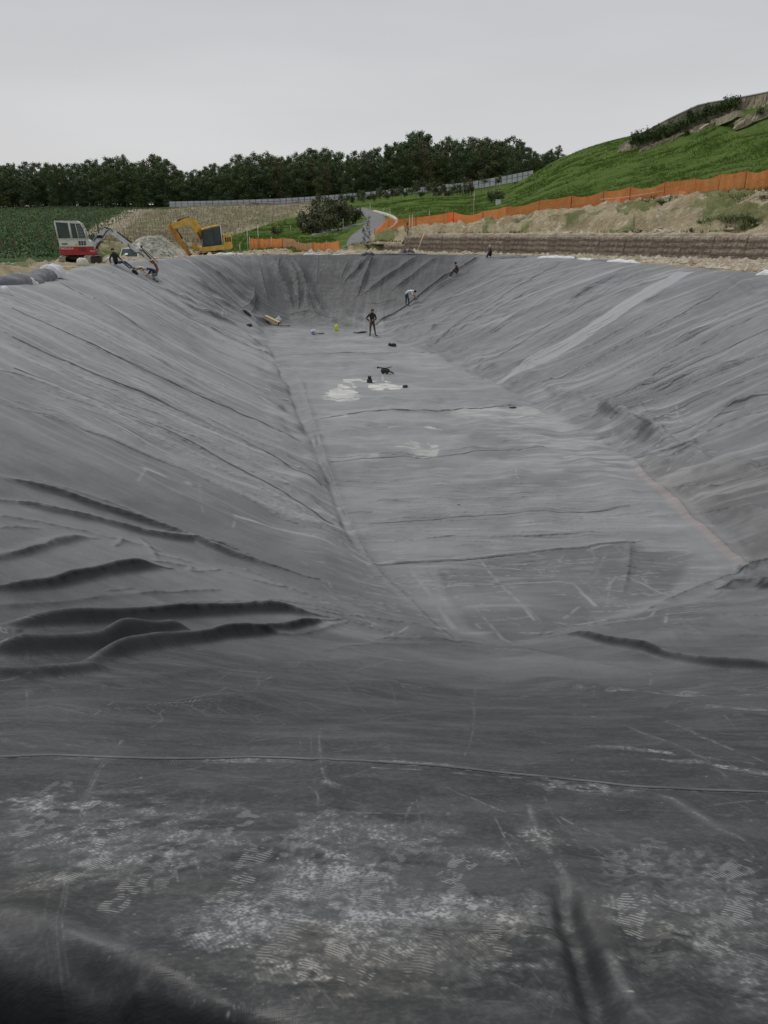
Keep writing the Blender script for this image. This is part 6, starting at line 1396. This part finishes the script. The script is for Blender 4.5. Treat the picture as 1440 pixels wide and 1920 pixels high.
# white van seen over the rim -------------------------------------------
vp = at(240, 482, 72); vz = at(240, 465.5, 72).z - 1.92; V0 = Vector((vp.x, 72, vz)); van = empty('van', V0, R_(6), 'white van whose roof and windscreen show over the left rim', 'van')
mb = MB(); S = [(-.88, .35), (-.90, 1.0), (-.86, 1.22), (-.74, 1.88), (-.66, 1.92), (.66, 1.92), (.74, 1.88), (.86, 1.22), (.90, 1.0), (.88, .35)]
mb.prism(S, 1.15, 4.2, 0); W0 = [(-.88, .35), (-.90, 1.0), (-.86, 1.20), (.86, 1.20), (.90, 1.0), (.88, .35)]; mb.prism(W0, 0, 1.15, 0)
sl_ = [(-.84, .42, 1.20), (.84, .42, 1.20), (.68, 1.15, 1.90), (-.68, 1.15, 1.90)]; mb.add(sl_ + [(-.84, 1.15, 1.2), (.84, 1.15, 1.2)], [(0, 1, 2, 3), (0, 3, 4), (1, 5, 2)], 0); vb = mb.build('body', white_p, van)
mb = MB(); mb.add([(-.74, .43, 1.23), (.74, .43, 1.23), (.62, 1.06, 1.845), (-.62, 1.06, 1.845), (-.74, .40, 1.24), (.74, .40, 1.24), (.62, 1.03, 1.855), (-.62, 1.03, 1.855)], [(4, 5, 6, 7), (0, 3, 2, 1), (0, 1, 5, 4), (1, 2, 6, 5), (2, 3, 7, 6), (3, 0, 4, 7)], 0); wsn = mb.build('windscreen', glass, van)
mb = MB(); mb.add([(-.35, .455, 1.33), (-.1, .455, 1.33), (-.1, .60, 1.47), (-.35, .60, 1.47)], [(0, 1, 2, 3)], 0, Matrix.Translation((0, -.05, .03))); mb.build('sticker', white_t, wsn)
for s in (-1, 1):
    mb = MB(); mb.prism([(.45, .62), (.85, .62), (.8, .85), (.45, .85)] if s > 0 else [(-.85, .62), (-.45, .62), (-.45, .85), (-.8, .85)], -.03, .02); mb.build('headlight', steel, van)
    for yy in (.75, 3.4): mb = MB(); mb.tube([(s * .88 - .1, yy, .33), (s * .88 + .1, yy, .33)], .33, 14); wh = mb.build('wheel', black_r, van); mb = MB(); mb.tube([(s * .88 - .11, yy, .33), (s * .88 + .11, yy, .33)], .18, 10); mb.build('rim', steel, wh)
    mb = MB(); mb.box((s * 1.02, .75, 1.3), (.16, .1, .24), bev=.03); mb.build('mirror', black_r, van)
    mb = MB(); mb.box((s * .80, 1.8, 1.55), (.10, 1.0, .45)); mb.build('side_window', glass, van)
# ------------------------------------------------------------------ PEOPLE
skin_m = mat('skin', (.40, .22, .15), .6); hair_b = mat('dark hair', (.015, .012, .01), .8); hair_g = mat('grey hair', (.42, .41, .38), .8)
def cloth(n, c): return mat(n, c, .9, var=.25, scale=12)
c_black = cloth('black cloth', (.018, .017, .018)); c_brown = cloth('brown grey trousers', (.085, .065, .065)); c_white = cloth('white shirt', (.72, .72, .72)); c_jean = cloth('blue jeans', (.035, .06, .12)); c_beige = cloth('beige jacket', (.50, .43, .32)); c_navy = cloth('navy sweater', (.02, .025, .055)); c_grey = cloth('grey trousers', (.17, .165, .16))
c_maroon = cloth('dark maroon jacket', (.035, .018, .02)); c_olive = cloth('dark olive jacket', (.05, .042, .035)); boot = mat('boots', (.045, .035, .03), .8); boot_p = mat('pale boots', (.35, .27, .2), .8); green_m = mat('lime shoe', (.35, .5, .1), .6)
def person(loc, J, top, bottom, boots, hair, label, cap=None, rz=0, sleeves=True, scale=1.0):
    """one skinned body; J maps joints to positions (x right, y away, z up)"""
    n = {}; V = []; E = []; Rd = []
    def add(k, p, r): n[k] = len(V); V.append(p); Rd.append(r)
    rad = dict(pelvis=.145, spine=.135, chest=.155, neck=.06, head=.092, crown=.085)
    for k in ('pelvis', 'spine', 'chest', 'neck', 'head', 'crown'): add(k, J[k], rad[k])
    E += [(0, 1), (1, 2), (2, 3), (3, 4), (4, 5)]
    hd = Vector(J['head']); look = Vector(J.get('look', (0, -1, -.1))).normalized()
    add('nose', tuple(hd + look * .115), .014); E.append((n['head'], n['nose']))
    for s in 'LR':
        for k, r in (('sh', .075), ('el', .05), ('wr', .036), ('ha', .036)): add(k + s, J[k + s], r)
        E += [(n['chest'], n['sh' + s]), (n['sh' + s], n['el' + s]), (n['el' + s], n['wr' + s]), (n['wr' + s], n['ha' + s])]
        h = Vector(J['ha' + s]); d = (h - Vector(J['wr' + s])).normalized(); side = d.cross(Vector((0, 0, 1))); side = side.normalized() if side.length > .1 else Vector((1, 0, 0))
        for i in range(4):
            p = h + side * (i - 1.5) * .024 + d * .03; q = p + d * (.055 + .01 * (i in (1, 2))) + Vector((0, 0, -.015)); add(f'f{i}a' + s, tuple(p), .010); add(f'f{i}b' + s, tuple(q), .008); E += [(n['ha' + s], n[f'f{i}a' + s]), (n[f'f{i}a' + s], n[f'f{i}b' + s])]
        p = h + side * .05; add('tha' + s, tuple(p), .011); add('thb' + s, tuple(p + d * .04), .009); E += [(n['ha' + s], n['tha' + s]), (n['tha' + s], n['thb' + s])]
        for k, r in (('hip', .098), ('kn', .066), ('an', .047), ('to', .042)): add(k + s, J[k + s], r)
        E += [(n['pelvis'], n['hip' + s]), (n['hip' + s], n['kn' + s]), (n['kn' + s], n['an' + s]), (n['an' + s], n['to' + s])]
    me = bpy.data.meshes.new('tmp'); me.from_pydata(V, E, []); o = bpy.data.objects.new('tmp', me); link(o)
    m = o.modifiers.new('s', 'SKIN'); m.use_smooth_shade = True; o.modifiers.new('d', 'SUBSURF').levels = 1
    for i, sv_ in enumerate(me.skin_vertices[0].data): sv_.radius = (Rd[i], Rd[i]); sv_.use_root = (i == 0)
    dg = bpy.context.evaluated_depsgraph_get(); bm_ = bpy.data.meshes.new_from_object(o.evaluated_get(dg)); bpy.data.objects.remove(o)
    bm_.name = 'person'; bm_.materials.clear()
    for q in (skin_m, top, bottom, boots): bm_.materials.append(q)
    segs = []
    for a, b in E:
        na = [k for k, v in n.items() if v == a][0]; nb = [k for k, v in n.items() if v == b][0]; key = nb
        if key in ('head', 'crown', 'nose') or key[0] in 'f' or key.startswith('th') or key.startswith('ha'): mi = 0
        elif key in ('spine', 'chest', 'neck') or key.startswith('sh') or key.startswith('el'): mi = 1
        elif key.startswith('wr'): mi = 1 if sleeves else 0
        elif key.startswith('hip') or key.startswith('kn') or key.startswith('an'): mi = 2
        else: mi = 3
        segs.append((np.array(V[a]), np.array(V[b]), mi, (Rd[a] + Rd[b]) / 2))
    nc = len(bm_.polygons); C = np.zeros(nc * 3, np.float32); bm_.polygons.foreach_get('center', C); C = C.reshape(-1, 3); best = np.full(nc, 1e9); idx = np.zeros(nc, np.int32)
    for a, b, mi, r in segs:
        d = b - a; t = np.clip(((C - a) @ d) / (d @ d + 1e-9), 0, 1); dist = np.linalg.norm(C - a - t[:, None] * d, axis=1) - r * .7; k = dist < best; best = np.where(k, dist, best); idx = np.where(k, mi, idx)
    bm_.polygons.foreach_set('material_index', idx); bm_.polygons.foreach_set('use_smooth', np.ones(nc, bool)); bm_.update()
    o = obj('person', bm_, loc=loc); o.rotation_euler = (0, 0, rz); o.scale = (scale,) * 3; tag(o, label, 'person')
    mb = MB(); c = hd.lerp(Vector(J['crown']), .75) - look * .02; mb.blob(c, (.108, .108, .10), seed=1, amp=.05)
    if cap: mb.box(tuple(c + look * .10), (.15, .15, .02))
    mb.build('cap' if cap else 'hair', cap or hair, o); return o
def J_(**k):
    d = dict(k)
    return d
# standing worker, hands at the hips
p = lpt(698, 632); person(p, dict(pelvis=(0, 0, .93), spine=(0, 0, 1.12), chest=(0, 0, 1.36), neck=(.01, -.01, 1.52), head=(.03, -.02, 1.63), crown=(.03, -.02, 1.72), look=(.5, -.8, -.1), shL=(-.19, 0, 1.42), elL=(-.40, .05, 1.19), wrL=(-.20, -.08, 1.03), haL=(-.14, -.1, 1.0),
    shR=(.19, 0, 1.42), elR=(.27, -.02, 1.14), wrR=(.12, -.18, 1.06), haR=(.06, -.2, 1.08), hipL=(-.10, 0, .86), knL=(-.13, -.02, .47), anL=(-.15, 0, .08), toL=(-.17, -.17, .04), hipR=(.10, 0, .86), knR=(.16, -.02, .47), anR=(.23, 0, .08), toR=(.38, -.10, .04)),
    c_black, c_brown, boot, hair_b, 'standing worker in black jacket and brown grey trousers, hand on hip, on the basin floor')
p = lpt(764, 576); person(p, dict(pelvis=(-.10, 0, .86), spine=(.02, 0, 1.0), chest=(.26, -.02, 1.08), neck=(.42, -.04, 1.06), head=(.52, -.05, 1.02), crown=(.58, -.05, .99), look=(.3, 0, -1), shL=(.26, .16, 1.04), elL=(.40, .10, .82), wrL=(.58, .0, .68), haL=(.64, -.02, .64),
    shR=(.28, -.18, 1.02), elR=(.36, -.2, .78), wrR=(.56, -.15, .62), haR=(.62, -.14, .58), hipL=(-.13, .1, .80), knL=(-.10, .08, .45), anL=(-.12, .1, .09), toL=(.02, .1, .05), hipR=(-.06, -.1, .80), knR=(.08, -.12, .42), anR=(.10, -.10, .03), toR=(.26, -.12, 0)),
    c_white, c_jean, green_m, hair_b, 'worker in white T-shirt and blue jeans bending over the seam on the slope', sleeves=False)
p = lpt(857, 517); person(p, dict(pelvis=(.05, 0, .13), spine=(.04, 0, .32), chest=(-.02, -.02, .55), neck=(-.10, -.03, .68), head=(-.15, -.03, .80), crown=(-.18, -.03, .88), look=(-1, -.2, -.6), shL=(-.04, .18, .58), elL=(-.22, .16, .38), wrL=(-.38, .06, .28), haL=(-.44, .02, .24),
    shR=(-.02, -.18, .58), elR=(-.18, -.22, .36), wrR=(-.40, -.14, .24), haR=(-.47, -.1, .2), hipL=(0, .1, .13), knL=(-.36, .12, .28), anL=(-.66, .1, -.20), toL=(-.80, .08, -.24), hipR=(0, -.1, .13), knR=(-.28, -.14, .30), anR=(-.56, -.14, -.18), toR=(-.70, -.16, -.24)),
    c_olive, c_brown, boot_p, hair_b, 'dark clothed worker sitting on the right hand slope, reaching down to the seam')
p = lpt(919, 484, .02); person(p, dict(pelvis=(.06, 0, .14), spine=(.06, 0, .34), chest=(.02, 0, .56), neck=(-.03, 0, .70), head=(-.08, -.02, .82), crown=(-.10, -.02, .90), look=(-.9, -.3, -.5), shL=(0, .17, .60), elL=(-.14, .15, .36), wrL=(-.26, .05, .22), haL=(-.32, .02, .18),
    shR=(.02, -.17, .60), elR=(-.10, -.2, .36), wrR=(-.24, -.14, .2), haR=(-.3, -.1, .16), hipL=(.02, .1, .13), knL=(-.26, .12, .26), anL=(-.30, .1, .0), toL=(-.42, .08, -.03), hipR=(.02, -.1, .13), knR=(-.22, -.14, .26), anR=(-.26, -.14, -.02), toR=(-.4, -.16, -.05)),
    c_maroon, c_black, boot_p, hair_g, 'grey haired worker in dark maroon jacket sitting on the rim before the brown wall')
p = lpt(218, 498, .02); person(p, dict(pelvis=(.02, 0, .16), spine=(0, 0, .36), chest=(-.05, 0, .58), neck=(-.08, -.02, .72), head=(-.10, -.03, .84), crown=(-.11, -.03, .92), look=(.3, -1, -.4), shL=(-.22, 0, .60), elL=(-.34, -.05, .36), wrL=(-.28, -.12, .14), haL=(-.26, -.14, .08),
    shR=(.12, 0, .62), elR=(.28, -.08, .42), wrR=(.42, -.12, .30), haR=(.48, -.14, .26), hipL=(-.04, -.05, .14), knL=(.42, -.10, .22), anL=(.86, -.16, -.16), toL=(1.0, -.16, -.12), hipR=(.12, .06, .14), knR=(.52, .1, .22), anR=(.98, .1, -.18), toR=(1.12, .1, -.14)),
    c_black, c_jean, boot, hair_b, 'worker in black sitting on the left rim below the van, legs down the slope')
p = lpt(262, 516, .02); person(p, dict(pelvis=(-.34, 0, .32), spine=(-.16, 0, .42), chest=(.10, -.02, .50), neck=(.26, -.03, .46), head=(.36, -.04, .40), crown=(.42, -.05, .36), look=(.5, -.2, -1), shL=(.10, .16, .46), elL=(.24, .14, .24), wrL=(.40, .06, .10), haL=(.46, .04, .06),
    shR=(.12, -.18, .44), elR=(.22, -.2, .22), wrR=(.40, -.16, .04), haR=(.46, -.14, 0), hipL=(-.36, .1, .28), knL=(-.12, .12, .06), anL=(-.56, .12, .12), toL=(-.68, .12, .06), hipR=(-.36, -.1, .26), knR=(-.10, -.14, 0), anR=(-.54, -.14, .1), toR=(-.66, -.14, .04)),
    c_beige, c_black, boot, hair_g, 'worker in beige jacket and black trousers kneeling on the left slope', rz=0)
p = lpt(289, 525, .02); person(p, dict(pelvis=(.16, 0, .40), spine=(.06, 0, .56), chest=(-.12, -.02, .70), neck=(-.24, -.03, .70), head=(-.34, -.04, .66), crown=(-.41, -.05, .64), look=(-.6, -.2, -1), shL=(-.12, .16, .66), elL=(-.26, .14, .44), wrL=(-.42, .06, .30), haL=(-.48, .04, .26),
    shR=(-.10, -.18, .64), elR=(-.24, -.2, .40), wrR=(-.42, -.16, .26), haR=(-.48, -.14, .2), hipL=(.18, .1, .36), knL=(-.10, .12, .42), anL=(.0, .12, .06), toL=(-.14, .12, .02), hipR=(.18, -.1, .34), knR=(-.06, -.14, .36), anR=(.14, -.14, -.04), toR=(.32, -.16, -.12)),
    c_navy, c_grey, boot, hair_b, 'worker in navy sweater and grey trousers crouching beside the excavator bucket')
# ------------------------------------------------------------------ THINGS ON THE LINER AND THE RIM
fleece = mat('white geotextile', (.62, .63, .64), .9, var=.1, scale=3, bump=.4, bscale=12); grey_f = mat('grey geotextile', (.15, .155, .17), .9, var=.2, scale=3, bump=.4, bscale=10); dark_f = mat('dark folded liner', (.035, .036, .04), .55, var=.2, scale=3)
mud = mat('dried mud puddle', (.36, .36, .34), .6, var=.12, scale=2, col2=(.50, .50, .48)); ply = mat('pale board', (.58, .46, .29), .8, var=.15, scale=6); yel_p = mat('yellow plastic', (.62, .62, .04), .45); red_d = mat('dark red wood', (.16, .06, .04), .8)
# puddles: shallow milky water
def water_mat():
    m = bpy.data.materials.new('milky water'); m.use_nodes = True; nt = m.node_tree; b = nt.nodes['Principled BSDF']; g = N(nt, 'ShaderNodeNewGeometry')
    f = rng_(nt, noisen(nt, g.outputs['Position'], 1.1, 5, .6), .35, .65); nt.links.new(mixc(nt, f, (.34, .35, .35), (.52, .51, .47)), b.inputs['Base Color']); b.inputs['Roughness'].default_value = .12; b.inputs['IOR'].default_value = 1.33; b.inputs['Specular IOR Level'].default_value = .8; return m
WM = water_mat(); WM.name = 'milky water'
def puddle(polys, name, label, m, jag=.25, lift=.03, seed=1, one=True):
    V = []; Fc = []; r = random.Random(seed)
    for P in polys:
        Q = smoothline(list(hits(P)[:, :2]) + [hits(P)[0, :2]], 2)[:-1]; n = len(Q); c = Q.mean(0); b0 = len(V)
        zz = float(np.max(lz(Q[:, 0], Q[:, 1]))) * .5 + float(np.mean(lz(Q[:, 0], Q[:, 1]))) * .5 + lift
        for q in Q: V.append((q[0] + r.gauss(0, jag * .25), q[1] + r.gauss(0, jag * .35), zz))
        for q in Q: V.append((q[0], q[1], zz - .05))
        Fc.append(list(range(b0, b0 + n))[::-1]); Fc += [[b0 + i, b0 + (i + 1) % n, b0 + n + (i + 1) % n, b0 + n + i] for i in range(n)]
    me = bpy.data.meshes.new(name); me.from_pydata(V, [], Fc); me.materials.append(m); bm2 = bmesh.new(); bm2.from_mesh(me); bmesh.ops.triangulate(bm2, faces=bm2.faces); bmesh.ops.recalc_face_normals(bm2, faces=bm2.faces); bm2.to_mesh(me); bm2.free()
    o = obj(name, me); return tag(o, label, kind='structure')
puddle([[(612, 742), (616, 737), (622, 733), (632, 731), (638, 728), (643, 732), (650, 733), (664, 733), (674, 737), (664, 740), (668, 745), (655, 749), (640, 747), (632, 750), (625, 747)]], 'puddle', 'milky white puddle standing on the basin floor', WM, .16, .012, 3)
# box and tools
p = lpt(511, 606); pe = lpt(526, 614); t = empty('wooden_crate', p, 0, 'long pale wooden crate lying at the foot of the left slope', 'crate'); t.location = (p.x, p.y - .6, p.z + .06); t.rotation_euler = (0, R_(22), R_(-18)); t.scale = (.9, .8, .8)
mb = MB(); mb.box((0, .19, .16), (1.35, .03, .32)); mb.build('side_board', ply, t); mb = MB(); mb.box((0, -.19, .16), (1.35, .03, .32)); mb.build('side_board', ply, t); mb = MB(); mb.box((0, 0, .335), (1.36, .42, .03)); mb.build('lid', ply, t)
mb = MB(); mb.box((.66, 0, .16), (.03, .35, .30)); mb.build('end_board', red_d, t); mb = MB(); mb.box((0, 0, .015), (1.3, .34, .03)); mb.build('bottom_board', red_d, t)
p = lpt(522, 605); mb = MB(); mb.blob((0, 0, .24), (.24, .20, .17), seed=3, amp=.12); mb.blob((.05, 0, .42), (.09, .08, .10), seed=4, amp=.2); o = mb.build('sack', fleece, loc=p); tag(o, 'small white sack standing behind the pale wooden crate', 'sack')
p = lpt(532, 611); mb = MB(); mb.tube([(-.2, 0, .06), (.35, .05, .05)], .025, 6); mb.box((.4, .05, .06), (.14, .22, .06), bev=.01); mb.box((-.22, 0, .07), (.06, .05, .1)); o = mb.build('hammer', red_d, loc=p); tag(o, 'brown handled hammer lying beside the white sack', 'hammer')
p = lpt(588, 628); t = empty('tool_bag', p, 0, 'white plastic bag of tools on the far floor', 'bag'); mb = MB(); mb.blob((0, 0, .18), (.20, .16, .20), seed=8, amp=.18); mb.box((.02, 0, .38), (.2, .02, .14)); mb.build('bag', fleece, t); mb = MB(); mb.box((-.02, -.17, .14), (.2, .02, .16)); mb.build('blue_label', mat('blue print', (.15, .25, .5), .6), t)
p = lpt(599, 626); mb = MB(); mb.tube([(-.28, 0, .05), (.35, .02, .05)], .028, 6); mb.box((.02, -.12, .05), (.06, .3, .05), bev=.01); mb.tube([(-.05, .05, .04), (.3, -.35, .04)], .02, 6); o = mb.build('roller_tool', red_d, loc=p); tag(o, 'wooden handled seam roller lying right of the white tool bag', 'tool')
p = lpt(631, 621); mb = MB(); mb.tube([(0, 0, 0), (0, 0, .03), (0, 0, .36), (0, 0, .40), (0, 0, .44)], [.12, .13, .13, .09, .05], 12); mb.tube([(-.07, 0, .42), (-.05, 0, .50), (.05, 0, .50), (.07, 0, .42)], .014, 6); o = mb.build('canister', yel_p, loc=p); tag(o, 'bright yellow canister standing alone on the far floor', 'canister')
p = lpt(677, 623); mb = MB(); mb.tube([(-.55, .1, .06), (-.3, .02, .04), (.05, -.02, .09), (.4, 0, .07), (.5, .02, .05)], [.04, .06, .10, .10, .06], 8); o = mb.build('liner_scrap', dark_f, loc=p); tag(o, 'crumpled black liner scrap left of the standing worker', 'liner scrap')
for px, lb, s in [(731, 'smaller black block on the floor right of the standing worker', .13), (738, 'larger black block on the floor right of the standing worker', .2)]:
    p = lpt(px, 648.5); mb = MB(); mb.box((0, 0, .06), (s * 1.6, s, .13), bev=.03); mb.tube([(-s * .4, 0, .13), (0, 0, .17), (s * .4, 0, .13)], .015, 5); o = mb.build('weight_block', black_r, loc=p); tag(o, lb, 'block')
p = lpt(722, 702); t = empty('welding_tool', p, 0, 'black hot air welding tool with outstretched handle beside the puddle', 'tool'); mb = MB(); mb.box((0, 0, .14), (.42, .24, .2), bev=.05); mb.build('housing', track_d, t); mb = MB(); mb.tube([(-.35, 0, .30), (0, 0, .26), (.36, .05, .33)], [.035, .025, .015], 6); mb.blob((-.36, 0, .30), .05, seed=2); mb.build('handle', black_r, t); mb = MB(); mb.tube([(.18, 0, .14), (.42, -.25, .05)], [.05, .035], 7); mb.build('nozzle', track_d, t)
for s in (-1, 1): mb = MB(); mb.tube([(.1 * s, -.14, .05), (.1 * s, -.10, .05)], .05, 10); mb.build('wheel', black_r, t)
p = lpt(693, 717); mb = MB(); mb.tube([(0, 0, 0), (0, 0, .02), (0, 0, .16)], [.13, .14, .11], 12); mb.tube([(0, 0, .16), (0, 0, .30)], [.08, .09], 10); o = mb.build('glue_pot', track_d, loc=p); tag(o, 'small dark pot standing among the dried puddle streaks', 'pot')
p = lpt(759, 726.5); mb = MB(); mb.blob((0, 0, .05), (.12, .1, .07), seed=5, amp=.3); o = mb.build('pebble', track_d, loc=p); tag(o, 'dark pebble at the right tip of the puddle', 'pebble')
p = lpt(961, 767); mb = MB(); mb.blob((0, 0, .02), (.15, .09, .035), seed=6, amp=.2); o = mb.build('rubber_patch', dark_f, loc=p); tag(o, 'dark oval rubber patch on the paler floor near the right slope', 'rubber patch')
p = lpt(860, 948); mb = MB(); mb.blob((0, 0, .02), (.04, .03, .03), seed=7, amp=.2); o = mb.build('pebble', clod_m, loc=p); tag(o, 'tiny pebble alone in the middle of the floor', 'pebble')
a, b = lpt(456, 589, .06), lpt(471, 599, .06); mb = MB(); mb.tube([a - a, (b - a) * .3 + Vector((0, 0, .05)), (b - a) * .7, b - a], [.05, .11, .12, .05], 7); o = mb.build('rolled_strip', dark_f, loc=a); tag(o, 'rolled black liner strip high on the toe of the left slope', 'liner strip')
p = lpt(468, 613, .02); mb = MB(); mb.blob((0, 0, .08), (.2, .15, .14), seed=9, amp=.25); mb.tube([(.1, 0, .1), (.25, -.1, .02)], [.05, .03], 6); o = mb.build('work_glove_bundle', dark_f, loc=p); tag(o, 'small black bundle just below the rolled liner strip', 'bundle')
# rim things on the left
def sheet(name, P, hs, m, label, cat, seed, w_=.5, lift=.05):
    """a crumpled roll or cloth lying along the rim"""
    Q = resample(smoothline([tuple(q) for q in P]), 22); r = random.Random(seed); V = []; Fc = []; nc = 9; org = Vector((Q[0][0], Q[0][1], float(lz(Q[0][0], Q[0][1]))))
    for i, q in enumerate(Q):
        t = Q[min(i + 1, 21)] - Q[max(i - 1, 0)]; nn = np.array([-t[1], t[0]]); nn = nn / np.linalg.norm(nn); e_ = min(1, 4 * (i + .5) / 22, 4 * (22 - i) / 22) ** .5; ph = r.uniform(-.12, .12)
        for j in range(nc):
            a = math.pi * j / (nc - 1); off = -math.cos(a) * w_ * (.8 + .2 * e_) * (1 + ph); h = math.sin(a) ** .7 * hs * e_ * (1 + r.uniform(-.1, .1) + .22 * math.sin(i * .8 + seed + j * .7)); x, y = q[0] + nn[0] * off, q[1] + nn[1] * off
            g = max(float(lz(x, y)) if abs(x) < 18.9 else 0, 0 if x < -13.5 else -9); V.append((x - org.x, y - org.y, g + h + lift * math.sin(a) - .02 - org.z))
    for i in range(21):
        for j in range(nc - 1): Fc.append([i * nc + j, i * nc + j + 1, (i + 1) * nc + j + 1, (i + 1) * nc + j])
    o = obj(name, np_mesh(name, V, Fc, [m]), loc=org); return tag(o, label, cat)
def L3(px, py, d): q = at(px, py, d); return (q.x, q.y, 0)
sheet('geotextile_roll', [L3(-30, 545, 27.5), L3(10, 537, 28.5), L3(45, 528, 30), L3(66, 522, 31.5)], .26, grey_f, 'slumped dark grey geotextile roll on the left rim, nearest the frame edge', 'fabric roll', 3, .42)
sheet('geotextile_roll', [L3(62, 523, 31.6), L3(80, 518, 32.6), L3(92, 514, 33.6)], .30, grey_f, 'shorter grey geotextile roll between dark roll and white bag on the left rim', 'fabric roll', 5, .40)
sheet('sandbag', [L3(84, 514, 33.8), L3(98, 512, 34.4), L3(111, 510, 35)], .40, fleece, 'crumpled whitish bag at the end of the grey rolls on the left rim', 'bag', 7, .42)
sheet('white_cloth', [L3(20, 514, 33), L3(40, 511, 34), L3(52, 509, 35)], .12, fleece, 'white cloth half buried in soil behind the grey rolls', 'cloth', 9, .3)
sheet('white_tube', [L3(-20, 549, 25.6), L3(0, 545, 25.9), L3(21, 541, 26.2)], .17, fleece, 'white fabric tube end at the left frame edge, below the grey rolls', 'fabric tube', 11, .12)
sheet('white_tube', [L3(41, 532, 29.2), L3(55, 529, 29.8), L3(69, 528, 30.2)], .16, fleece, 'slim white fabric tube lying before the grey roll on the rim', 'fabric tube', 12, .10)
p = at(156, 497, 45.5); mb = MB(); mb.blob((0, 0, .18), (.36, .28, .30), seed=12, amp=.14); o = mb.build('boulder', mat('white stone', (.55, .53, .46), .9, bump=.6, bscale=5), loc=(p.x, p.y, 0)); tag(o, 'rounded white boulder on the rim below the red excavator', 'boulder')
p = at(207, 490, 53); mb = MB(); mb.blob((0, 0, .14), (.34, .24, .2), seed=15, amp=.15); o = mb.build('boulder', fleece, loc=(p.x, p.y, 0)); tag(o, 'low white stone left of the black clothed sitting worker', 'boulder')
# white and dark sheets along the far and right rim
def strip(px0, px1, y0_, y1_, d0, d1, w_, m, lb, seed, hh=.10, name='fabric_strip', cat='fabric strip'): return sheet(name, [L3(px0, y0_, d0), L3((px0 + px1) / 2, (y0_ + y1_) / 2, (d0 + d1) / 2), L3(px1, y1_, d1)], hh, m, lb, cat, seed, w_)
strip(402, 458, 478, 479, 72.0, 71.8, .35, fleece, 'white fleece strip on the far rim beside the yellow excavator', 21, .16)
strip(462, 560, 479, 478, 71.9, 71.9, .22, fleece, 'long thin white fleece edge on the far rim below the orange netting', 22, .06)
strip(566, 609, 478, 476, 72.0, 72.1, .45, fleece, 'raised white fleece flap on the far rim right of the netting posts', 23, .22)
strip(612, 648, 477, 476.5, 72.1, 72.1, .30, fleece, 'low white fleece flap on the far rim below the lane', 24, .12)
strip(678, 702, 479, 478, 71.7, 71.7, .35, dark_f, 'small black folded sheet on the far rim', 25, .22)
strip(700, 800, 478.5, 477.5, 72.0, 72.0, .4, dark_f, 'flat black liner edge folded on the far rim', 26, .10)
strip(750, 776, 473, 471, 74.6, 74.8, .5, dark_f, 'heap of black liner offcuts before the left end of the brown wall', 27, .40, 'liner_offcuts', 'liner offcuts')
strip(935, 985, 481, 481, 68.6, 66.5, .25, dark_f, 'thin black liner edge right of the grey haired worker', 28, .08)
strip(1012, 1082, 482, 487, 64.4, 60.0, .30, fleece, 'long white fleece strip on the right rim', 29, .12)
strip(1086, 1110, 488.5, 491, 58.8, 56.4, .22, fleece, 'short white fleece piece in the middle of the right rim', 30, .08)
strip(1112, 1146, 490, 492.5, 56.5, 53.8, .28, grey_f, 'flat grey fleece piece on the right rim', 31, .06)
strip(1147, 1212, 491, 495, 54.2, 50.6, .55, fleece, 'widest white fleece sheet on the right rim', 32, .14)
strip(1424, 1470, 516, 520, 36.2, 35.2, .35, fleece, 'white fleece corner at the right frame edge of the rim', 33, .16)
# hand tools of the seam workers
p = lpt(779, 566, .06); mb = MB(); mb.tube([(-.25, 0, .30), (0, 0, .06)], .02, 6); mb.box((.05, 0, .05), (.28, .12, .09), bev=.02); o = mb.build('seam_welder', mat('olive tool body', (.16, .15, .07), .6), loc=p); tag(o, 'olive seam welder held to the sheet by the white shirted worker', 'tool')
# seams of the sheets: flat overlap strips lying on the liner
seam_m = mat('overlap strip', (.075, .077, .08), .6, var=.25, scale=3)
def seam(P, wd, m=seam_m, lift=.012, label=None):
    Q = resample(hl(P), max(20, len(P) * 12)); V = []; Fc = []
    for i, q in enumerate(Q):
        t = Q[min(i + 1, len(Q) - 1)] - Q[max(i - 1, 0)]; nn = np.array([-t[1], t[0]]) / (np.linalg.norm(t) + 1e-9)
        for s in (-.5, 0, .5): x, y = q + nn * s * wd; V.append((x, y, float(lz(x, y)) + lift + (.01 if s == 0 else 0)))
    for i in range(len(Q) - 1):
        for j in (0, 1): Fc.append([i * 3 + j, i * 3 + j + 1, (i + 1) * 3 + j + 1, (i + 1) * 3 + j])
    o = obj('seam_strip', np_mesh('seam_strip', V, Fc, [m]), liner)
    if label: o['label'] = label
blackseam = mat('fresh black seam', (.014, .014, .015), .5)
seam(WELD[:3], .14, blackseam, .05, 'unwelded black overlap below the bending worker'); seam(WELD[2:5], .12, blackseam, .05); seam(WELD[5:], .10, blackseam, .05)

dusty_seam = mat('dusty overlap strip', (.11, .112, .115), .7, var=.3, scale=3, col2=(.17, .17, .17))
for P in [[(522, 667), (640, 665), (760, 661), (850, 655)], [(578, 783), (700, 776), (850, 771), (978, 763)], [(612, 866), (700, 862), (800, 855), (900, 846), (1020, 836)], [(690, 982), (850, 972), (1000, 962), (1180, 950)], [(702, 1060), (800, 1055), (900, 1049), (1050, 1035), (1190, 1020)]]: seam(P, .07, dusty_seam, .005)
for K, us in ((KL, (1.3, 2.2, 3.1, 4.0, 4.8)), (KR, (1.4, 2.5, 3.6, 4.6))):
    for u in us: seam(between(K, u, 0.04, .97, 6, 0), .06, dusty_seam, .012)
seam(SEAM[1:-1], .012, dusty_seam, .004)
